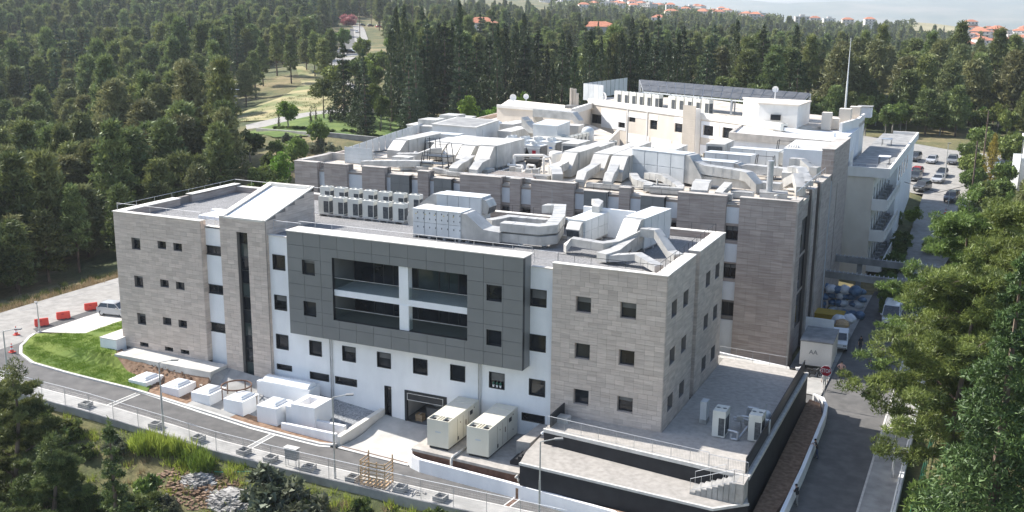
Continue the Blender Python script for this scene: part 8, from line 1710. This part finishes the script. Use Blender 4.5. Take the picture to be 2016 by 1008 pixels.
# white house at the right edge and brown hut
T = thing('white_villa', 'white house with pale blue walls cut by the right edge of the picture', 'house', (31, 127, 2.5), .2)
mb = MB(); mb.box(-4, 6, -4, 6, -3, 8.5); mb.build('wall', 'white', T); mb = MB(); mb.box(-4.4, 6.4, -4.4, 6.4, 8.5, 8.9); mb.build('roof', 'whitep', T); mb = MB(); mb.box(-6, -4, -2, 4, -3, 5.5); mb.build('side_wing', 'ahublue', T); mb = MB(); mb.box(-3.2, -2.4, -1, 0, 8.9, 10.6); mb.build('chimney', 'white', T)
for z in (1, 4.4): mb = MB(); mb.box(-2.6, -1.2, -4.05, -3.98, z, z+1.5); mb.build('window', 'glass', T)
hx, hy = pt(1398, 285)
T = thing('brown_hut', 'plain brown flat roofed hut above the solar canopy', 'hut', (hx, hy, gz(hx, hy)+1.0), .1); mb = MB(); mb.box(-5, 5, -3, 3, -1, 4.6); mb.build('wall', 'beige', T); mb = MB(); mb.box(-5.3, 5.3, -3.3, 3.3, 4.6, 4.9); mb.build('roof', 'tile', T)
# far shrubs of town as one mass
def far_green():
    rs = np.random.RandomState(8); C = []; R = []
    for (p0, p1, d0, d1, n, h0, h1) in ((1080, 1520, 1000, 1560, 620, 5, 11), (1540, 1900, 900, 1350, 520, 3, 7), (1860, 2120, 650, 1150, 340, 5, 10), (1300, 1900, 700, 1050, 500, 4, 8)):
        for _ in range(n):
            d = math.sqrt(rs.uniform(d0*d0, d1*d1)); x, y = pt(rs.uniform(p0, p1), d)
            if 1780 < 1008+2066*math.tan(math.atan2(x-21.57, y+74.78)+.4329) < 1870 and d > 1150: continue
            if any((x-a)**2+(y-b)**2 < 90 for a, b in HL): continue
            h = rs.uniform(h0, h1); C.append((x, y, gz(x, y)+h*.5)); R.append((h*.55, h*.55, h*.55))
    o = cards('far_shrubs', C, R, 46, 2.4, 5, 'shrub', asp=.7); tag(o, 'hazy green trees and scrub among the far houses', 'woodland', kind='stuff')
far_green()
T = bpy.data.objects.new('bare_field', None)
bpy.data.objects.remove(T)
xf, yf = pt(1825, 1180)
def fieldz(x, y): return ground_z(x, y)
loft('dry_field', [pt(1770, 1120), pt(1890, 1120)], [pt(1775, 1300), pt(1890, 1300)], 4, 4.5, mat('dry_field_grass', (.24, .215, .12), (.34, .30, .18), .01, 1), zfun=ground_z, n=12)

# ------------------------------------------------------------------ near trees and foreground scrub
def near_pine(label, x, y, z, h, cr, seed, branches, leaf='near', per=190, size=.34, tf=.2, extra=None):
    rs = random.Random(seed); T = thing('pine_tree', label, 'tree', (x, y, z)); C = []; R = []; mb = MB()
    tr = [Vector((math.sin(i*.7+seed)*.25, math.cos(i*.9)*.2, h*.95*i/9-.4*(i == 0))) for i in range(10)]
    for i in range(9): mb.tube(tr[i], tr[i+1], .30*(1-.09*i), .30*(1-.09*(i+1)), n=9, caps=False)
    for i in range(branches):
        t = tf+(1-tf)*(i+.5)/branches; a = i*2.4+rs.uniform(-.5, .5); L = cr*(1.05-.75*max(0, t-.45)/.55)*rs.uniform(.6, 1.08)
        if extra: L *= extra(a, t)
        p0 = tr[min(9, int(t*9))]; dirv = Vector((math.cos(a), math.sin(a), rs.uniform(-.05, .35))); p = p0.copy(); prev = p; r = .11*(1-t*.6)
        m = 5
        for j in range(1, m+1):
            q = p0+dirv*L*j/m+Vector((rs.uniform(-.15, .15), rs.uniform(-.15, .15), .06*j*j*.12*L)); mb.tube(prev, q, r*(1-.17*(j-1)), r*(1-.17*j), n=5, caps=False); 
            if j >= 2:
                for _ in range(4):
                    s = rs.uniform(.30, .62)*cr/5.6; off = Vector((rs.uniform(-1, 1), rs.uniform(-1, 1), rs.uniform(-.2, .6)))*cr*.16; c = q+off; C.append(tuple(c)); R.append((s*1.2, s*1.2, s*.62)); mb.tube(q, c, .025, .012, n=3, caps=False)
            prev = q
    for i in range(6): C.append((tr[9].x+rs.uniform(-.5, .5), tr[9].y+rs.uniform(-.5, .5), h*(.9+.02*i))); R.append((.6, .6, .5))
    mb.build('trunk', 'bark', T); cards('crown', C, R, per, size*.95, seed, leaf, T, asp=.24, shell=.5); return T
near_pine('big bright green pine overhanging the shaded lane on the right', 21.0, 5.6, -4.4, 20.5, 6.9, 3, 46, per=190, tf=.24)
near_pine('tall pine at the right edge, its crown reaching the top of the hospital', 24.8, 9.5, -4.6, 25.5, 6.8, 5, 44, per=180, tf=.3)
near_pine('slender pine between the two big right hand pines and the lane', 19.9, 17.5, -3.7, 22.0, 6.0, 9, 42, per=150, tf=.25)
near_pine('far right pine standing beyond the big ones beside the parking road', 28.0, 34.0, -3.0, 19, 6.2, 13, 36, per=130, tf=.2)
near_pine('pine further back at the right edge of the lane', 27.0, 52.0, -2.6, 15, 5.5, 14, 30, per=110, tf=.2)
near_pine('leaning pine crown between the tall pine and the lane', 23.0, 15.0, -4.2, 21.5, 6.8, 17, 38, per=150, tf=.25)
near_pine('pine at the far right edge behind the tall one', 31.0, 20.0, -4.5, 23.5, 6.5, 19, 36, per=130, tf=.25)
T = conifer('fir_tree', 'dark dense fir filling the bottom right corner in front of the pines', 26.0, 5.6, 101, LM['nearfir'], 34, 230, .34, .04); T.location = (23.6, -9.6, -7.0); T['category'] = 'tree'
T = conifer('fir_tree', 'second dark fir at the bottom right edge', 22.0, 5.0, 103, LM['nearfir'], 26, 190, .36, .04); T.location = (28.2, -14.0, -7.5)
# left foreground
near_pine('dark pine at the bottom left corner with bare twigs at its top', -41.2, -25.0, -8.0, 15.0, 3.6, 21, 34, 'fgpine', 170, .30, .15)
near_pine('pine cut by the left edge below the front road', -45.0, -22.5, -7.4, 10.5, 4.0, 23, 28, 'fgpine', 170, .30, .1)
near_pine('second dark pine in front of the corner one', -35.0, -27.5, -9.0, 12.5, 3.8, 27, 30, 'fgpine', 170, .30, .1)
near_pine('broad dark pine at the bottom edge left of the young fir', -32.0, -24.5, -8.6, 7.6, 3.6, 29, 24, 'fgpine', 170, .30, .1)
T = conifer('fir_tree', 'slim young fir rising in front of the wire fence', 17.0, 2.2, 105, LM['fgpine'], 24, 80, .28, .1); T.location = (-27.3, -29.3, -10.2)
T = conifer('fir_tree', 'lower dark fir beside the slim young one', 11.0, 2.6, 107, LM['fgpine'], 18, 110, .30, .05); T.location = (-25.0, -28.5, -10)
near_pine('low spreading pine at the very bottom left', -29.5, -31.5, -11, 10.5, 3.8, 25, 26, 'fgpine', 160, .30, .1)
for (x, y, s_, k) in ((21, 44, .9, 'mid'), (24, 62, 1.0, 'pine1'), (20.5, 70, .6, 'mid'), (31, 70, 1.1, 'pine3'), (26, 80, .9, 'pine0'), (34, 86, 1.1, 'pine4'), (40, 60, 1.2, 'tall0'), (36, 45, 1.2, 'pine2'), (44, 100, 1.1, 'pine3'), (30, 24, 1.1, 'pine3'), (22.5, 84, .5, 'mid'), (36, 112, .9, 'pine0'), (33, 14, 1.2, 'pine1'), (46, 80, 1.2, 'pine2')): plant(k, x, y, s_, 'tree in the shaded wood on the right side of the lane', 'trees right of the lane')
for i in range(60): plant('gbush', rf.uniform(18.6, 36), rf.uniform(-16, 104), rf.uniform(.7, 1.5), 'dark undergrowth bush beneath the right hand pines', 'undergrowth bushes beneath the right hand pines')
for x, y, s, lab, k in ((-26.3, -15.2, 1.75, 'big grey green olive like shrub below the concrete wall', 'bush'), (-23.4, -15.6, 1.5, 'second grey green shrub merging with the big one', 'bush'), (-24.8, -17.6, 1.5, 'smaller grey green shrub in front of the big one', 'bush')): plant(k, x, y, s, lab, 'grey green shrubs below the wall')
rf2 = random.Random(31)
for i in range(120):
    x = rf2.uniform(-58, 2); y = float(fence_y(x))-rf2.uniform(3.2, 15)*(1 if rf2.random() < .7 else .5)
    if -38 < x < -28 and y > -17.5: continue
    plant('gbush' if rf2.random() < .8 else 'bush', x, y, rf2.uniform(.3, .95), 'dark green scrub bush on the slope below the road wall', 'scrub bushes below the road wall')
for i in range(14):
    plant(rf2.choice(['gbush', 'bush']), rf2.uniform(-20, 14), rf2.uniform(-22, -16), rf2.uniform(.5, .9), 'dark green scrub bush on the slope below the road wall', 'scrub bushes below the road wall')
PR['tuft'] = None
def grassmass(name, label, regions, mat_, size, seed, asp=.12, up=2.2):
    rs = np.random.RandomState(seed); C = []; R = []
    for fn, n, r in regions:
        for _ in range(n):
            x, y = fn(rs); C.append((x, y, gz(x, y)+.12)); R.append((r*rs.uniform(.6, 1.3), r*rs.uniform(.6, 1.3), .22))
    o = cards(name, C, R, 42, size, seed, mat_, asp=asp, up=up, shell=0); tag(o, label, 'grass', kind='stuff')
slope = lambda rs: (lambda x: (x, float(fence_y(x))-rs.uniform(.8, 20)))(rs.uniform(-62, 8))
wall_ = lambda rs: (lambda x: (x, float(fence_y(x))-rs.uniform(.5, 2.2)))(rs.uniform(-62, -6))
verge = lambda rs: (-77.3-abs(rs.normal())*2.2, rs.uniform(-30, 60))
grassmass('wild_grass', 'bright green weeds and grass on the slope below the wall', [(slope, 520, .8), (wall_, 130, .6)], 'grass', .55, 3)
grassmass('dry_grass', 'straw coloured dry grass on the slope and along the west road verge', [(slope, 300, .7), (verge, 420, .8)], 'dry', .5, 4)
grassmass('verge_weeds', 'green weeds mixed in the verge of the west road', [(lambda rs: (-79.5-abs(rs.normal())*2.0, rs.uniform(-30, 60)), 220, .7), (lambda rs: (rs.uniform(-130, -150), rs.uniform(125, 200)), 200, 1.5)], 'shrub', .5, 6)
for i, (x, y) in enumerate(((-38.0, -13.0), (-39.4, -13.2), (-34.5, -13.4), (-41.0, -13.4))):
    rs = np.random.RandomState(50+i); C = [(rs.normal()*.5, rs.normal()*.35, .3+rs.rand()*.4) for _ in range(14)]; o = cards('reed_clump', C, [(.45, .45, .45)]*14, 60, .75, 60+i, 'grass', asp=.10, up=2.0); o.location = (x, y, gz(x, y)); o.scale = (1.1, 1.1, 1.3); tag(o, ('bright green reed clump against the wall, tallest one', 'bright green reed clump left of the tallest', 'bright green reed clump standing apart beside the rock heap', 'bright green reed clump furthest left at the wall')[i], 'reeds', 'reed clumps at the wall')
def rocks(name, label, cx, cy, rx, ry, n, m, s0, s1, seed, hh=.8):
    rs = random.Random(seed); mb = MB()
    for i in range(n):
        a = rs.uniform(0, 6.3); q = rs.random()**.6; x, y = cx+rx*q*math.cos(a), cy+ry*q*math.sin(a); z = gz(x, y)+hh*(1-q)*.8; s = rs.uniform(s0, s1); mb.ct = rs.random(); P = []
        for k in range(8): P.append((x+s*(rs.uniform(.3, .6))*(1 if k & 1 else -1), y+s*rs.uniform(.3, .6)*(1 if k & 2 else -1), z+s*rs.uniform(.25, .45)*(1 if k & 4 else -1)))
        mb.add(P, [(0, 2, 3, 1), (4, 5, 7, 6), (0, 1, 5, 4), (2, 6, 7, 3), (0, 4, 6, 2), (1, 3, 7, 5)])
    tag(mb.build(name, m), label, 'rubble', kind='stuff')
rocks('rock_heap', 'heap of pale grey broken rock below the wall, larger one on the right', -29.6, -15.6, 2.4, 1.4, 420, 'rocks', .12, .5, 1); rocks('rock_heap', 'heap of pale grey broken rock, smaller one on the left', -33.6, -14.7, 1.7, 1.0, 260, 'rocks', .1, .42, 2); rocks('rock_heap', 'pale rocks at the bottom centre edge', -19.5, -15.8, 1.8, .7, 140, 'rocks', .1, .5, 3)
rocks('earth_clods', 'brown earth clods around the rock heaps', -32.6, -15.2, 5, 2.2, 700, 'dirtclod', .08, .34, 4, .3); rocks('earth_clods', 'brown earth clods in the road side soil strip', -33, -5.6, 5.0, .55, 500, 'dirtclod', .04, .15, 5, .05)
rocks('earth_clods', 'brown earth clods around the left skylight boxes', -48, -3.8, 5.0, 1.5, 600, 'dirtclod', .04, .16, 6, .1); rocks('earth_clods', 'earth clods in the shaded strip beside the black wall', 9.2, 6, .6, 14, 300, 'dirtclod', .05, .2, 7, .7)
T = thing('green_hose', 'thin green hose lying along the foot of the concrete wall', 'hose', (-32, -12, -5), world=True); mb = MB(); mb.pipe([(x, float(fence_y(x))-1.1-.5*math.sin(x*.7), gz(x, float(fence_y(x))-1.1-.5*math.sin(x*.7))+.1) for x in np.linspace(-36, -26.5, 14)], .045, 5); mb.build('hose', mat('hose_green', (.15, .42, .30)), T)
# lawn blades
grs = np.random.RandomState(12)
def lawnmass():
    C = []; 
    while len(C) < 1500:
        x, y = grs.uniform(-66.5, -47), grs.uniform(-6.3, 6)
        if inside(x, y, [(-66.2, -1.5), (-65.3, -3.8), (-63.7, -5.2), (-61, -6.2), (-48.5, -6.0), (-50, -3.8), (-54.5, -2.9), (-57, .2), (-62.6, 1.3), (-64.6, .4)]) or inside(x, y, [(-62.4, 2), (-58, 4.5), (-58, 6), (-62.4, 6)]): C.append((x, y, cz(x, y)+.12))
    o = cards('lawn_grass', C, [(.5, .5, .03)]*len(C), 26, .11, 9, leafmat('lawn_blades', (.08, .145, .010), (.20, .29, .03), .3, .02), asp=.25, up=2, shell=0); tag(o, 'mown green lawn grass', 'grass', kind='stuff')
lawnmass()
# small steam puff and haze
def volume(name, dens, col, anis=0.2):
    m = bpy.data.materials.new(name); m.use_nodes = True; n = m.node_tree.nodes; n.remove(n['Principled BSDF']); v = n.new('ShaderNodeVolumePrincipled'); v.inputs['Color'].default_value = (*col, 1); v.inputs['Density'].default_value = dens; v.inputs['Anisotropy'].default_value = anis
    m.node_tree.links.new(v.outputs[0], n['Material Output'].inputs['Volume']); return m
sm, nt, n_, l_, b_ = _mk('steam'); n_.remove(b_); v_ = n_.new('ShaderNodeVolumePrincipled'); v_.inputs['Color'].default_value = (1, 1, 1, 1); tc = n_.new('ShaderNodeTexCoord'); ln = n_.new('ShaderNodeVectorMath'); ln.operation = 'LENGTH'; l_.new(tc.outputs['Object'], ln.inputs[0])
fa = n_.new('ShaderNodeMapRange'); fa.inputs[1].default_value = 1; fa.inputs[2].default_value = .2; l_.new(ln.outputs['Value'], fa.inputs[0]); nz_ = n_.new('ShaderNodeTexNoise'); nz_.inputs['Scale'].default_value = 2.2; nz_.inputs['Detail'].default_value = 5; l_.new(tc.outputs['Object'], nz_.inputs['Vector'])
m1 = n_.new('ShaderNodeMapRange'); m1.inputs[1].default_value = .42; m1.inputs[2].default_value = .7; m1.inputs[4].default_value = .9; l_.new(nz_.outputs[0], m1.inputs[0]); mm = n_.new('ShaderNodeMath'); mm.operation = 'MULTIPLY'; l_.new(fa.outputs[0], mm.inputs[0]); l_.new(m1.outputs[0], mm.inputs[1]); l_.new(mm.outputs[0], v_.inputs['Density']); l_.new(v_.outputs[0], n_['Material Output'].inputs['Volume'])
o = blob('steam_puff', 'thin white steam drifting from the plant left of the flue', -3.4, 43.4, D2+.9, 1.0, sm, 77, 'steam', 1.0); o.scale = (3.0, 1.8, 1.5)
HZ = True
if HZ:
    mb = MB(); mb.box(-13500, 13500, -5500, 15500, -140, 250); me = mb.build('haze', volume('haze_air', .00011, (.86, .93, 1.0))); tag(me, kind='stuff')
for o in list(bpy.data.objects):
    if '_o' in o: del o['_o']
